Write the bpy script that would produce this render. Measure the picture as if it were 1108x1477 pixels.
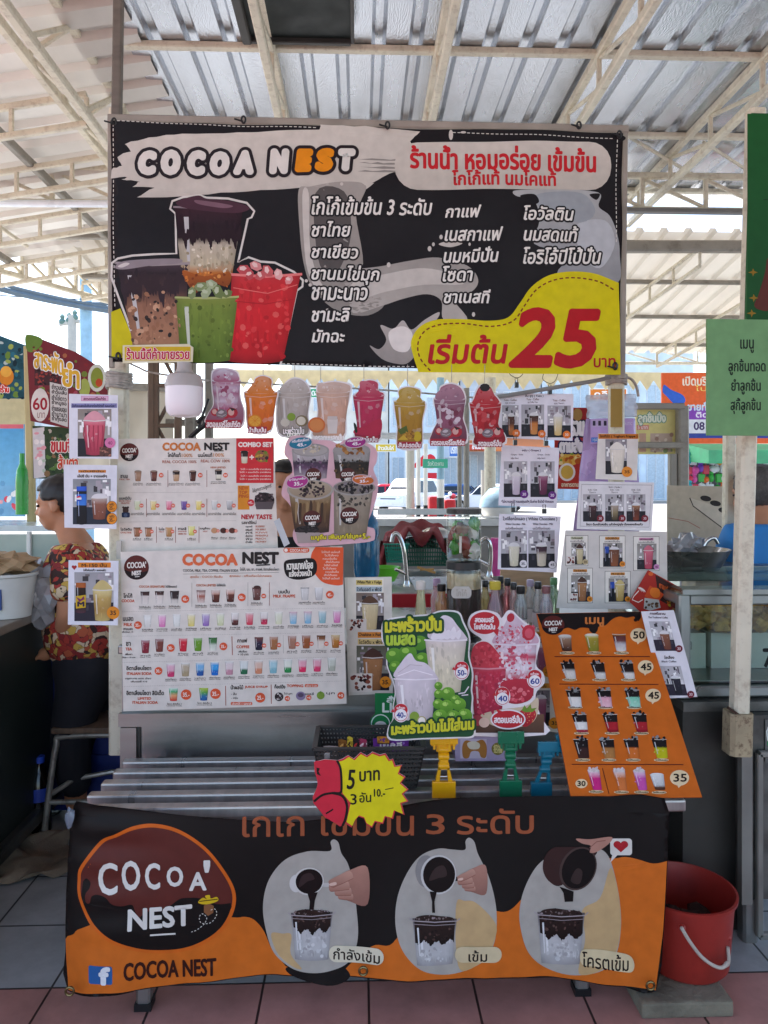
import bpy, bmesh, math, random
from mathutils import Vector, Matrix, geometry
random.seed(7)
sc = bpy.context.scene
for o in list(bpy.data.objects): bpy.data.objects.remove(o)
R = math.radians
# ---------------------------------------------------------------- camera
H, F, HOR, CX, YAW = 1.5, 1060.0, 697.0, 554.0, R(1.9)
cd = bpy.data.cameras.new('camera'); cam = bpy.data.objects.new('camera', cd); sc.collection.objects.link(cam)
cd.sensor_fit = 'VERTICAL'; cd.sensor_height = 36.0; cd.lens = 36.0*F/1477.0
cd.shift_y = -(738.5-HOR)/1477.0; cd.clip_start = 0.05; cd.clip_end = 2000
cam.location = (0, 0, H); cam.rotation_euler = (R(90), 0, -YAW); sc.camera = cam
# ---------------------------------------------------------------- sky, sun, exposure
SUN_EL, SUN_AZ = R(60), R(-28)          # azimuth from +Y towards +X
w = bpy.data.worlds.new('World'); sc.world = w; w.use_nodes = True
nt = w.node_tree; bg = nt.nodes['Background']
sky = nt.nodes.new('ShaderNodeTexSky'); sky.sky_type = 'NISHITA'; sky.sun_disc = False
sky.sun_elevation = SUN_EL; sky.sun_rotation = SUN_AZ; sky.air_density = 1.0; sky.dust_density = 2.0; sky.ozone_density = 1.0
nt.links.new(sky.outputs[0], bg.inputs[0]); bg.inputs[1].default_value = 0.15
sl = bpy.data.lights.new('sun', 'SUN'); sl.energy = 4.0; sl.angle = R(0.5); sl.color = (1, 0.97, 0.92)
so = bpy.data.objects.new('sun', sl); sc.collection.objects.link(so)
sd = Vector((math.sin(SUN_AZ)*math.cos(SUN_EL), math.cos(SUN_AZ)*math.cos(SUN_EL), math.sin(SUN_EL)))
so.rotation_euler = sd.to_track_quat('Z', 'Y').to_euler()
so.location = sd*40
sc.view_settings.view_transform = 'Standard'; sc.view_settings.look = 'None'
sc.view_settings.exposure = 1.85; sc.view_settings.gamma = 1.0; sc.view_settings.use_curve_mapping = False
sc.cycles.max_bounces = 10; sc.cycles.diffuse_bounces = 5
# ---------------------------------------------------------------- pixel -> place
CY_, SY_ = math.cos(YAW), math.sin(YAW)
CAM = Vector((0, 0, H))
def ray(px, py):
    dx, dz = (px-CX)/F, (HOR-py)/F
    return Vector((SY_+dx*CY_, CY_-dx*SY_, dz))
def at(px, py, Y):
    d = ray(px, py); return CAM + d*(Y/d.y)
def atz(px, py, z):
    d = ray(px, py); return CAM + d*((z-H)/d.z)
def ux(Y): return Y/F
class Plane:
    """an upright or leaning sheet in the place: point p, normal n (towards the viewer)"""
    def __init__(s, p, n): s.p = Vector(p); s.n = Vector(n).normalized()
    def hit(s, px, py):
        d = ray(px, py); return CAM + d*((s.p-CAM).dot(s.n)/d.dot(s.n))
def vplane(Y, rot=0, tilt=0, px=CX):
    n = Vector((math.sin(R(rot)), -math.cos(R(rot))*math.cos(R(tilt)), math.sin(R(tilt))))
    return Plane(at(px, HOR, Y), n)
# ---------------------------------------------------------------- colours, materials
def lin(c):
    c = c/255.0
    return c/12.92 if c <= 0.04045 else ((c+0.055)/1.055)**2.4
def rgb(h):
    if not isinstance(h, str): return tuple(h)
    h = h.lstrip('#'); h = ''.join(c*2 for c in h) if len(h) == 3 else h; return tuple(lin(int(h[i:i+2], 16)) for i in (0, 2, 4))
def mix(a, b, t):
    a, b = rgb(a), rgb(b); return tuple(x+(y-x)*t for x, y in zip(a, b))
_m = {}
def mat(name, col='#808080', rough=0.5, metal=0.0, var=0.15, scale=8.0, bump=0.0, bscale=60.0, spec=0.5, stretch=None, dirt=None, dscale=3.0, damt=0.5, trans=0.0, alpha=1.0, emit=0):
    if name in _m: return _m[name]
    m = bpy.data.materials.new(name); m.use_nodes = True; n = m.node_tree.nodes; L = m.node_tree.links
    b = n['Principled BSDF']; b.inputs['Roughness'].default_value = rough; b.inputs['Metallic'].default_value = metal
    b.inputs['Specular IOR Level'].default_value = spec
    tc = n.new('ShaderNodeTexCoord'); mp = n.new('ShaderNodeMapping'); L.new(tc.outputs['Object'], mp.inputs[0])
    if stretch: mp.inputs['Scale'].default_value = stretch
    ns = n.new('ShaderNodeTexNoise'); ns.inputs['Scale'].default_value = scale; ns.inputs['Detail'].default_value = 5; L.new(mp.outputs[0], ns.inputs['Vector'])
    mr = n.new('ShaderNodeMapRange'); mr.inputs[1].default_value = 0.3; mr.inputs[2].default_value = 0.7
    mr.inputs[3].default_value = 1-var; mr.inputs[4].default_value = 1+var*0.6; L.new(ns.outputs[0], mr.inputs[0])
    hs = n.new('ShaderNodeHueSaturation'); hs.inputs['Color'].default_value = (*rgb(col), 1); L.new(mr.outputs[0], hs.inputs['Value'])
    out = hs.outputs[0]
    if dirt:
        n2 = n.new('ShaderNodeTexNoise'); n2.inputs['Scale'].default_value = dscale; n2.inputs['Detail'].default_value = 8; n2.inputs['Roughness'].default_value = 0.7; L.new(tc.outputs['Object'], n2.inputs['Vector'])
        m2 = n.new('ShaderNodeMapRange'); m2.inputs[1].default_value = 0.5; m2.inputs[2].default_value = 0.68; m2.inputs[3].default_value = 0; m2.inputs[4].default_value = damt; L.new(n2.outputs[0], m2.inputs[0])
        mx = n.new('ShaderNodeMix'); mx.data_type = 'RGBA'; L.new(m2.outputs[0], mx.inputs[0]); L.new(out, mx.inputs[6]); mx.inputs[7].default_value = (*rgb(dirt), 1); out = mx.outputs[2]
    L.new(out, b.inputs['Base Color'])
    r2 = n.new('ShaderNodeMapRange'); r2.inputs[1].default_value = 0.3; r2.inputs[2].default_value = 0.7; r2.inputs[3].default_value = max(0.02, rough-0.1); r2.inputs[4].default_value = min(1, rough+0.1)
    L.new(ns.outputs[0], r2.inputs[0]); L.new(r2.outputs[0], b.inputs['Roughness'])
    if bump:
        nb = n.new('ShaderNodeTexNoise'); nb.inputs['Scale'].default_value = bscale; nb.inputs['Detail'].default_value = 3; L.new(mp.outputs[0], nb.inputs['Vector'])
        bp = n.new('ShaderNodeBump'); bp.inputs['Strength'].default_value = bump; bp.inputs['Distance'].default_value = 0.01; L.new(nb.outputs[0], bp.inputs['Height']); L.new(bp.outputs[0], b.inputs['Normal'])
    if trans: b.inputs['Transmission Weight'].default_value = trans
    if alpha < 1: b.inputs['Alpha'].default_value = alpha
    _m[name] = m; return m
def print_mat(name, rough, bump=0.06, thin=0.0, spec=0.35):
    """printed paper / vinyl: the printed colours are stored per face"""
    if name in _m: return _m[name]
    m = bpy.data.materials.new(name); m.use_nodes = True; n = m.node_tree.nodes; L = m.node_tree.links
    b = n['Principled BSDF']; b.inputs['Roughness'].default_value = rough; b.inputs['Specular IOR Level'].default_value = spec
    a = n.new('ShaderNodeVertexColor'); a.layer_name = 'Col'
    tc = n.new('ShaderNodeTexCoord'); ns = n.new('ShaderNodeTexNoise'); ns.inputs['Scale'].default_value = 25; ns.inputs['Detail'].default_value = 6; L.new(tc.outputs['Object'], ns.inputs['Vector'])
    mr = n.new('ShaderNodeMapRange'); mr.inputs[1].default_value = 0.3; mr.inputs[2].default_value = 0.7; mr.inputs[3].default_value = 0.9; mr.inputs[4].default_value = 1.05; L.new(ns.outputs[0], mr.inputs[0])
    hs = n.new('ShaderNodeHueSaturation'); L.new(a.outputs[0], hs.inputs['Color']); L.new(mr.outputs[0], hs.inputs['Value']); L.new(hs.outputs[0], b.inputs['Base Color'])
    nb = n.new('ShaderNodeTexNoise'); nb.inputs['Scale'].default_value = 9; nb.inputs['Detail'].default_value = 2; L.new(tc.outputs['Object'], nb.inputs['Vector'])
    bp = n.new('ShaderNodeBump'); bp.inputs['Strength'].default_value = bump; bp.inputs['Distance'].default_value = 0.02; L.new(nb.outputs[0], bp.inputs['Height']); L.new(bp.outputs[0], b.inputs['Normal'])
    if thin:
        tr = n.new('ShaderNodeBsdfTranslucent'); L.new(hs.outputs[0], tr.inputs[0]); ms = n.new('ShaderNodeMixShader'); ms.inputs[0].default_value = thin
        L.new(b.outputs[0], ms.inputs[1]); L.new(tr.outputs[0], ms.inputs[2]); L.new(ms.outputs[0], n['Material Output'].inputs[0])
    _m[name] = m; return m
def thin_glass(name, col, lo=.10, hi=.75):
    if name in _m: return _m[name]
    m = bpy.data.materials.new(name); m.use_nodes = True; n = m.node_tree.nodes; L = m.node_tree.links; n.remove(n['Principled BSDF'])
    t = n.new('ShaderNodeBsdfTransparent'); t.inputs[0].default_value = (*rgb(col), 1); g_ = n.new('ShaderNodeBsdfGlossy'); g_.inputs['Roughness'].default_value = .06
    w_ = n.new('ShaderNodeLayerWeight'); w_.inputs[0].default_value = .25; ns = n.new('ShaderNodeTexNoise'); ns.inputs['Scale'].default_value = 12
    r = n.new('ShaderNodeMapRange'); r.inputs[3].default_value = lo; r.inputs[4].default_value = hi; L.new(w_.outputs['Facing'], r.inputs[0]); ml = n.new('ShaderNodeMath'); ml.operation = 'MULTIPLY'; L.new(ns.outputs[0], ml.inputs[0]); L.new(r.outputs[0], ml.inputs[1])
    x = n.new('ShaderNodeMixShader'); L.new(ml.outputs[0], x.inputs[0]); L.new(t.outputs[0], x.inputs[1]); L.new(g_.outputs[0], x.inputs[2]); L.new(x.outputs[0], n['Material Output'].inputs[0]); _m[name] = m; return m
PAPER = print_mat('printed_card', 0.5, spec=0.2); VINYL = print_mat('printed_vinyl', 0.5, 0.12, spec=0.18); LAMI = print_mat('laminated_card', 0.42, spec=0.22)
# ---------------------------------------------------------------- things, parts
def tag(o, label=None, cat=None, group=None, kind=None):
    if label: o['label'] = label
    if cat: o['category'] = cat
    if group: o['group'] = group
    if kind: o['kind'] = kind
    return o
def empty(name, loc=(0, 0, 0), label=None, cat=None, group=None, rz=0):
    o = bpy.data.objects.new(name, None); sc.collection.objects.link(o); o.location = loc; o.rotation_euler = (0, 0, rz); o.empty_display_size = 0.1
    return tag(o, label, cat, group)
def link(name, me, parent=None, loc=None):
    o = bpy.data.objects.new(name, me); sc.collection.objects.link(o)
    if parent is not None: o.parent = parent
    if loc is not None: o.location = loc
    return o
class MB:
    """mesh builder in world coordinates"""
    def __init__(s): s.v = []; s.f = []; s.mi = []; s.cur = 0
    def add(s, vs, fs):
        b = len(s.v); s.v += [tuple(v) for v in vs]; s.f += [tuple(i+b for i in f) for f in fs]; s.mi += [s.cur]*len(fs); return s
    def box(s, a, b, bev=0.0):
        x0, y0, z0 = [min(p, q) for p, q in zip(a, b)]; x1, y1, z1 = [max(p, q) for p, q in zip(a, b)]
        if bev:
            bm = bmesh.new(); bmesh.ops.create_cube(bm, size=1)
            for v in bm.verts: v.co = ((x0+x1)/2+v.co.x*(x1-x0), (y0+y1)/2+v.co.y*(y1-y0), (z0+z1)/2+v.co.z*(z1-z0))
            bmesh.ops.bevel(bm, geom=bm.edges[:], offset=bev, segments=2, profile=0.6, affect='EDGES')
            return s.bm(bm)
        vs = [(x0,y0,z0),(x1,y0,z0),(x1,y1,z0),(x0,y1,z0),(x0,y0,z1),(x1,y0,z1),(x1,y1,z1),(x0,y1,z1)]
        return s.add(vs, [(0,3,2,1),(4,5,6,7),(0,1,5,4),(1,2,6,5),(2,3,7,6),(3,0,4,7)])
    def bm(s, bm, M=None):
        bm.verts.ensure_lookup_table(); bm.verts.index_update()
        vs = [(M @ v.co if M else v.co.copy()) for v in bm.verts]; fs = [[v.index for v in f.verts] for f in bm.faces]; bm.free(); return s.add(vs, fs)
    def bar(s, p, q, w, h=None, up=(0, 0, 1), bev=False):
        p, q = Vector(p), Vector(q); h = h or w; d = (q-p); d.normalize(); up = Vector(up)
        if abs(d.dot(up)) > 0.98: up = Vector((0, 1, 0))
        sx = d.cross(up).normalized(); u = sx.cross(d).normalized(); c = min(w, h)*0.16
        prof = [(-w/2+c,-h/2),(w/2-c,-h/2),(w/2,-h/2+c),(w/2,h/2-c),(w/2-c,h/2),(-w/2+c,h/2),(-w/2,h/2-c),(-w/2,-h/2+c)]
        vs = [e+sx*a+u*b for e in (p, q) for a, b in prof]
        fs = [(i, (i+1) % 8, 8+(i+1) % 8, 8+i) for i in range(8)]+[tuple(range(7, -1, -1)), tuple(range(8, 16))]
        return s.add(vs, fs)
    def tube(s, pts, r, n=8, caps=True, closed=False):
        pts = [Vector(p) for p in pts]; N = len(pts); rr = r if isinstance(r, (list, tuple)) else [r]*N; vs = []; nrm = None
        for i, p in enumerate(pts):
            if closed: d = pts[(i+1) % N]-pts[i-1]
            else: d = pts[min(i+1, N-1)]-pts[max(i-1, 0)]
            d.normalize()
            if nrm is None:
                a = Vector((0, 0, 1)) if abs(d.z) < 0.9 else Vector((1, 0, 0)); nrm = d.cross(a).normalized()
            else:
                nrm = (nrm - d*nrm.dot(d)); nrm.normalize()
            bi = d.cross(nrm)
            vs += [p+(nrm*math.cos(2*math.pi*k/n)+bi*math.sin(2*math.pi*k/n))*rr[i] for k in range(n)]
        fs = []
        for i in range(N if closed else N-1):
            j = (i+1) % N
            fs += [(i*n+k, i*n+(k+1) % n, j*n+(k+1) % n, j*n+k) for k in range(n)]
        if caps and not closed: fs += [tuple(range(n-1, -1, -1)), tuple((N-1)*n+k for k in range(n))]
        return s.add(vs, fs)
    def lathe(s, prof, c, n=24, axis=None, cap0=True, cap1=True):
        c = Vector(c); vs = [c+Vector((r*math.cos(2*math.pi*k/n), r*math.sin(2*math.pi*k/n), z)) for r, z in prof for k in range(n)]; m = len(prof)
        fs = [(i*n+k, i*n+(k+1) % n, (i+1)*n+(k+1) % n, (i+1)*n+k) for i in range(m-1) for k in range(n)]
        if cap0: fs.append(tuple(range(n-1, -1, -1)))
        if cap1: fs.append(tuple((m-1)*n+k for k in range(n)))
        return s.add(vs, fs)
    def prism(s, pts, off):
        """flat outline pts (3D, planar) pushed by vector off"""
        pts = [Vector(p) for p in pts]; off = Vector(off); n = len(pts); vs = pts+[p+off for p in pts]
        tri = geometry.tessellate_polygon([pts]); fs = [tuple(t) for t in tri]+[tuple(i+n for i in reversed(t)) for t in tri]
        fs += [(i, (i+1) % n, n+(i+1) % n, n+i) for i in range(n)]
        return s.add(vs, fs)
    def ball(s, c, r, seg=16, rings=10):
        rx, ry, rz = r if isinstance(r, (tuple, list)) else (r, r, r)
        prof = [(math.sin(math.pi*i/rings), -math.cos(math.pi*i/rings)) for i in range(rings+1)]
        c = Vector(c); vs = [c+Vector((a*rx*math.cos(2*math.pi*k/seg), a*ry*math.sin(2*math.pi*k/seg), b*rz)) for a, b in prof for k in range(seg)]
        fs = [(i*seg+k, i*seg+(k+1) % seg, (i+1)*seg+(k+1) % seg, (i+1)*seg+k) for i in range(rings) for k in range(seg)]
        return s.add(vs, fs)
    def build(s, name, m, parent=None, origin=None, smooth=False, label=None, cat=None, group=None, kind=None, recalc=True):
        if origin is None:
            if parent is not None: origin = Vector((0, 0, 0))
            else:
                xs, ys, zs = zip(*s.v); origin = Vector(((min(xs)+max(xs))/2, (min(ys)+max(ys))/2, min(zs)))
        pw = world_of(parent) if parent is not None else Vector((0, 0, 0))
        base = Vector(origin) if parent is None else pw
        me = bpy.data.meshes.new(name); me.from_pydata([tuple(Vector(v)-base) for v in s.v], [], s.f)
        for mm in (m if isinstance(m, (list, tuple)) else [m]): me.materials.append(mm)
        if any(s.mi): me.polygons.foreach_set('material_index', s.mi)
        if recalc:
            bm = bmesh.new(); bm.from_mesh(me); bmesh.ops.recalc_face_normals(bm, faces=bm.faces[:]); bm.to_mesh(me); bm.free()
        if smooth:
            me.polygons.foreach_set('use_smooth', [True]*len(me.polygons)); me.set_sharp_from_angle(angle=R(40))
        o = link(name, me, parent, base if parent is None else (0, 0, 0))
        return tag(o, label, cat, group, kind)
def world_of(o):
    p = Vector(o.location); q = o.parent
    while q is not None: p = p+Vector(q.location); q = q.parent
    return p
def copy_tree(o, parent=None):
    c = o.copy(); sc.collection.objects.link(c)
    if parent is not None: c.parent = parent
    for ch in [x for x in bpy.data.objects if x.parent == o]: copy_tree(ch, c)
    return c
# ---------------------------------------------------------------- printed artwork
_tc = {}
def text_mesh(s, bold=0.0, shear=0.0):
    k = (s, bold, shear)
    if k in _tc: return _tc[k]
    c = bpy.data.curves.new('lettering', 'FONT'); c.body = s; c.resolution_u = 3; c.offset = bold; c.shear = shear
    o = bpy.data.objects.new('lettering', c)
    me = bpy.data.meshes.new_from_object(o)
    vs = [(v.co.x, v.co.y) for v in me.vertices]; fs = [tuple(p.vertices) for p in me.polygons]
    par = list(range(len(vs)))
    def fnd(i):
        while par[i] != i: par[i] = par[par[i]]; i = par[i]
        return i
    for f in fs:
        r0 = fnd(f[0])
        for i in f[1:]: par[fnd(i)] = r0
    ids = {}; isl = [ids.setdefault(fnd(i), len(ids)) for i in range(len(vs))]
    bpy.data.objects.remove(o); bpy.data.curves.remove(c); bpy.data.meshes.remove(me)
    if not vs: vs = [(0, 0), (1, 0), (1, 1)]; fs = []; isl = [0, 0, 0]
    xs, ys = zip(*vs); _tc[k] = (vs, fs, isl, (min(xs), min(ys), max(xs), max(ys))); return _tc[k]
def smooth_path(pts, n=6, closed=True):
    out = []; N = len(pts)
    for i in range(N if closed else N-1):
        g = lambda j: pts[j % N] if closed else pts[max(0, min(N-1, j))]
        p0, p1, p2, p3 = g(i-1), g(i), g(i+1), g(i+2)
        for k in range(n):
            t = k/n
            out.append(tuple(0.5*(2*p1[a]+(p2[a]-p0[a])*t+(2*p0[a]-5*p1[a]+4*p2[a]-p3[a])*t*t+(3*p1[a]-p0[a]-3*p2[a]+p3[a])*t**3) for a in (0, 1)))
    if not closed: out.append(tuple(pts[-1]))
    return out
class Art:
    """printed sheet. Artwork coordinates (optionally scaled by T) are laid on plane pl; lv counts ink layers"""
    def __init__(s, pl, T=None, step=0.00022): s.pl = pl; s.T = T or (0, 0, 1); s.step = step; s.v = []; s.f = []; s.c = []; s.k = 0; s.gain = 1.0; s.rnd = random.Random(3)
    def P(s, p): return (s.T[0]+p[0]*s.T[2], s.T[1]+p[1]*s.T[2])
    def eps(s): s.k = (s.k+1) % 40; return s.k*0.012
    def raw(s, pts, lv, faces, cols):
        b = len(s.v); s.v += [(*s.P(p), lv) for p in pts]
        cols = [tuple(x*s.gain for x in c) for c in cols]
        for f in faces: s.f.append(tuple(i+b for i in f)); s.c.append([cols[i] for i in f])
    def poly(s, pts, col, lv=1, grad=None):
        lv += s.eps(); pts = [tuple(p) for p in pts]
        tri = geometry.tessellate_polygon([[Vector((x, y, 0)) for x, y in pts]])
        if grad:
            y0, y1 = min(p[1] for p in pts), max(p[1] for p in pts); cols = [mix(col, grad, (p[1]-y0)/max(1e-6, y1-y0)) for p in pts]
        else: cols = [rgb(col)]*len(pts)
        s.raw(pts, lv, tri, cols)
    def rect(s, x0, y0, x1, y1, col, lv=1, grad=None, r=0):
        if r:
            pts = []
            for cx, cy, a0 in ((x1-r, y0+r, -90), (x1-r, y1-r, 0), (x0+r, y1-r, 90), (x0+r, y0+r, 180)):
                pts += [(cx+r*math.cos(R(a0+18*i)), cy+r*math.sin(R(a0+18*i))) for i in range(6)]
        else: pts = [(x0, y0), (x1, y0), (x1, y1), (x0, y1)]
        s.poly(pts, col, lv, grad)
    def ell(s, cx, cy, rx, ry=None, col='#fff', lv=2, n=22, rot=0, grad=None):
        ry = ry or rx; c, q = math.cos(R(rot)), math.sin(R(rot))
        s.poly([(cx+rx*math.cos(t)*c-ry*math.sin(t)*q, cy+rx*math.cos(t)*q+ry*math.sin(t)*c) for t in [2*math.pi*i/n for i in range(n)]], col, lv, grad)
    def blob(s, pts, col, lv=1, grad=None, n=5): s.poly(smooth_path(pts, n), col, lv, grad)
    def line(s, pts, wd, col, lv=2, closed=False):
        """stroke"""
        N = len(pts); L_, R_ = [], []
        for i in range(N):
            a = pts[i-1] if (i > 0 or closed) else pts[i]; b = pts[(i+1) % N] if (i < N-1 or closed) else pts[i]
            dx, dy = b[0]-a[0], b[1]-a[1]; l = math.hypot(dx, dy) or 1; nx, ny = -dy/l*wd/2, dx/l*wd/2
            L_.append((pts[i][0]+nx, pts[i][1]+ny)); R_.append((pts[i][0]-nx, pts[i][1]-ny))
        lv += s.eps(); M = N if closed else N-1
        s.raw(L_+R_, lv, [(i, (i+1) % N, N+(i+1) % N, N+i) for i in range(M)], [rgb(col)]*(2*N))
    def dash(s, p, q, wd, col, lv=3, on=4, off=3):
        l = math.hypot(q[0]-p[0], q[1]-p[1]); n = int(l/(on+off)); d = ((q[0]-p[0])/l, (q[1]-p[1])/l)
        for i in range(n):
            a = i*(on+off); s.line([(p[0]+d[0]*a, p[1]+d[1]*a), (p[0]+d[0]*(a+on), p[1]+d[1]*(a+on))], wd, col, lv)
    def dashpath(s, pts, wd, col, lv=3, on=4, off=3):
        acc = 0; cur = []
        for a, b in zip(pts, pts[1:]):
            l = math.hypot(b[0]-a[0], b[1]-a[1]); n = max(1, int(l/0.8))
            for i in range(n):
                t = i/n; p = (a[0]+(b[0]-a[0])*t, a[1]+(b[1]-a[1])*t); acc += l/n
                if acc % (on+off) < on: cur.append(p)
                else:
                    if len(cur) > 1: s.line([cur[0], cur[-1]], wd, col, lv)
                    cur = []
    def tb(s, txt, x0, y0, x1, y1, col, lv=4, b=0, sh=0, ol=None, olw=0, sl=0, ol2=None, ol2w=0, bo=0.0):
        """lettering fitted into a box; b = extra stroke weight, ol/olw = outline, sl = slope of the line"""
        vs, fs, isl, (a0, b0, a1, b1) = text_mesh(txt, bo, sh)
        sx, sy = (x1-x0)/max(1e-6, a1-a0), (y1-y0)/max(1e-6, b1-b0)
        base = [(x0+(x-a0)*sx, y1-(y-b0)*sy+sl*(x-a0)*sx) for x, y in vs]
        def put(dx, dy, c, l):
            s.k = (s.k+3) % 40; e = l+s.k*0.012; bb = len(s.v)
            s.v += [(*s.P((p[0]+dx, p[1]+dy)), e+(isl[i] % 7)*0.04) for i, p in enumerate(base)]
            cc = rgb(c)
            for f in fs: s.f.append(tuple(i+bb for i in f)); s.c.append([cc]*len(f))
        def ring(r, c, l, n):
            for i in range(n): put(r*math.cos(2*math.pi*i/n), r*math.sin(2*math.pi*i/n), c, l)
        q = s.T[2]; N = lambda r: 32 if r*q > 5 else 20 if r*q > 2.5 else 12 if r > 2 else 8
        if ol2: ring(ol2w+olw+b, ol2, lv-2.2, N(ol2w+olw+b))
        if ol: ring(olw+b, ol, lv-1.1, N(olw+b))
        if ol and b*q > 3: ring((olw+b)*.6, ol, lv-1.1, 16)
        if b*q > 2.5: ring(b*.55, col, lv, 12)
        if b: ring(b, col, lv, N(b) if b > 1 else 4)
        put(0, 0, col, lv+0.5)
    def tx(s, txt, x, y, h, col, lv=4, al='l', **kw):
        """lettering with its own proportions: h = em height"""
        vs, fs, isl, (a0, b0, a1, b1) = text_mesh(txt, kw.get('bo', 0.0), kw.get('sh', 0)); wd = (a1-a0)*h
        x = x-wd/2 if al == 'c' else x-wd if al == 'r' else x
        s.tb(txt, x, y-b1*h, x+wd, y-b0*h, col, lv, **kw)
    def cup(s, cx, y0, wd, ht, stops, lv=2, taper=0.74, rim='#d8d4d0', hi=True, skew=0, foam=None, ice=0):
        """printed picture of a plastic cup: stops = (fraction, colour) down the body"""
        stops = sorted(stops); rows = []; K = max(6, len(stops)*2)
        ts = sorted(set([t for t, _ in stops]+[i/K for i in range(K+1)]))
        def ca(t):
            for (ta, c1), (tb_, c2) in zip(stops, stops[1:]):
                if ta <= t <= tb_: return mix(c1, c2, (t-ta)/max(1e-6, tb_-ta))
            return rgb(stops[-1][1] if t > stops[-1][0] else stops[0][1])
        pts, cols = [], []; US = ((-1, .72), (-.9, .86), (-.7, 1.0), (-.4, 1.08), (-.1, 1.02), (.2, 1.04), (.6, 1.0), (.88, .84), (1, .7)); M = len(US)
        for t in ts:
            hw = wd/2*(1-(1-taper)*t); c = ca(t)
            for u, sh in US:
                pts.append((cx+u*hw+skew*t, y0+ht*t+(ht*0.035*(1-u*u) if t > 0.98 else 0))); cols.append(tuple(min(1, x*sh) for x in c))
        fs = [(i*M+k, i*M+k+1, i*M+k+M+1, i*M+k+M) for i in range(len(ts)-1) for k in range(M-1)]
        s.raw(pts, lv+s.eps(), fs, cols)
        if wd*s.T[2] > 15:
            for i in range(int(min(70, wd*s.T[2]*.8))):
                t0 = s.rnd.uniform(.03, .85); t1 = min(.97, t0+s.rnd.uniform(.04, .2)); u = s.rnd.uniform(-.85, .85); hw = wd/2*(1-(1-taper)*t0); c = ca((t0+t1)/2); k = s.rnd.uniform(.78, 1.25); c = tuple(min(1, x*k) for x in c); x = cx+u*hw+skew*t0; w_ = wd*s.rnd.uniform(.01, .035); y_ = y0+ht*t0; h_ = ht*(t1-t0)
                s.poly([(x-w_*.4, y_), (x+w_*.5, y_+h_*.1), (x+w_, y_+h_*.5), (x+w_*.3, y_+h_), (x-w_*.5, y_+h_*.8), (x-w_, y_+h_*.4)], c, lv+.55)
        if foam: s.ell(cx, y0-ht*0.02, wd*0.46, ht*0.09, foam, lv+0.9, 14)
        if rim: s.line([(cx-wd*0.52, y0), (cx, y0+ht*0.025), (cx+wd*0.52, y0)], max(ht*0.03, 0.5), rim, lv+1.3)
        if hi:
            h0 = mix(ca(0.3), '#ffffff', 0.5)
            s.poly([(cx-wd*0.36+skew*.15, y0+ht*0.15), (cx-wd*0.29+skew*.15, y0+ht*0.15), (cx-wd*0.25+skew*.8, y0+ht*0.8), (cx-wd*0.29+skew*.8, y0+ht*0.8)], h0, lv+1)
        for i in range(ice):
            x, y = cx+s.rnd.uniform(-.34, .34)*wd, y0+s.rnd.uniform(.1, .8)*ht; q = wd*s.rnd.uniform(.05, .11); a = s.rnd.uniform(0, 360)
            s.ell(x, y, q, q*0.7, mix(ca((y-y0)/ht), '#ffffff', s.rnd.uniform(.04, .22)), lv+1, 5, a)
    clip = None
    def inside(s, x, y):
        q, r, n = s.clip, False, len(s.clip)
        for i in range(n):
            (xa, ya), (xb, yb) = q[i], q[i-1]
            if (ya > y) != (yb > y) and x < (xb-xa)*(y-ya)/(yb-ya)+xa: r = not r
        return r
    def specks(s, x0, y0, x1, y1, n, cols, r0, r1, lv=3, k=7, inside=None):
        i = 0
        while i < n:
            i += 1; x, y = s.rnd.uniform(x0, x1), s.rnd.uniform(y0, y1)
            if inside and not inside(x, y): continue
            if s.clip and not (s.inside(x-r1, y-r1) and s.inside(x+r1, y-r1) and s.inside(x, y+r1)): continue
            r = s.rnd.uniform(r0, r1); s.ell(x, y, r, r*s.rnd.uniform(.5, 1), s.rnd.choice(cols), lv, k, s.rnd.uniform(0, 180))
    def photo(s, x0, y0, x1, y1, stops, lv=2, cw=0.42, cy=(0.38, 0.92), cx=0.5, bgc='#8f8a8c', foam=None, table='#26242b', lid=True):
        """printed snapshot of a drink on a dark counter with kitchen clutter behind it"""
        wd, ht = x1-x0, y1-y0; s.rect(x0, y0, x1, y1, bgc, lv, mix(bgc, '#ffffff', 0.25))
        for i in range(26):
            a = x0+wd*s.rnd.uniform(0, .9); b = y0+ht*s.rnd.uniform(0, .55); ww = wd*s.rnd.uniform(.04, .16); hh = ht*s.rnd.uniform(.04, .2); g = s.rnd.choice(['#3a383c', '#d8d4d6', '#efecec', '#6d6668', '#a79fa6', '#f5f3f2', '#58525a', '#8d7f88'])
            s.rect(a, b, min(x1, a+ww), min(y0+ht*.68, b+hh), g, lv+0.5)
        s.rect(x0, y0+ht*0.62, x1, y1, table, lv+1.2)
        for i in range(4):
            a = x0+wd*s.rnd.uniform(0, .85); s.rect(a, y0+ht*s.rnd.uniform(.64, .72), a+wd*.1, y0+ht*s.rnd.uniform(.74, .8), '#3c3a44', lv+1.8)
        c0 = x0+wd*cx
        if lid: s.ell(c0, y0+ht*cy[0], wd*cw*.5, ht*.1, '#d9d6d8', lv+2.2, 14)
        if foam: s.blob([(c0-wd*cw*.45, y0+ht*cy[0]), (c0-wd*cw*.3, y0+ht*(cy[0]-.13)), (c0, y0+ht*(cy[0]-.2)), (c0+wd*cw*.32, y0+ht*(cy[0]-.12)), (c0+wd*cw*.45, y0+ht*cy[0])], foam, lv+2.8)
        s.cup(c0, y0+ht*cy[0], wd*cw, ht*(cy[1]-cy[0]), stops, lv+3.4, ice=3)
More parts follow.
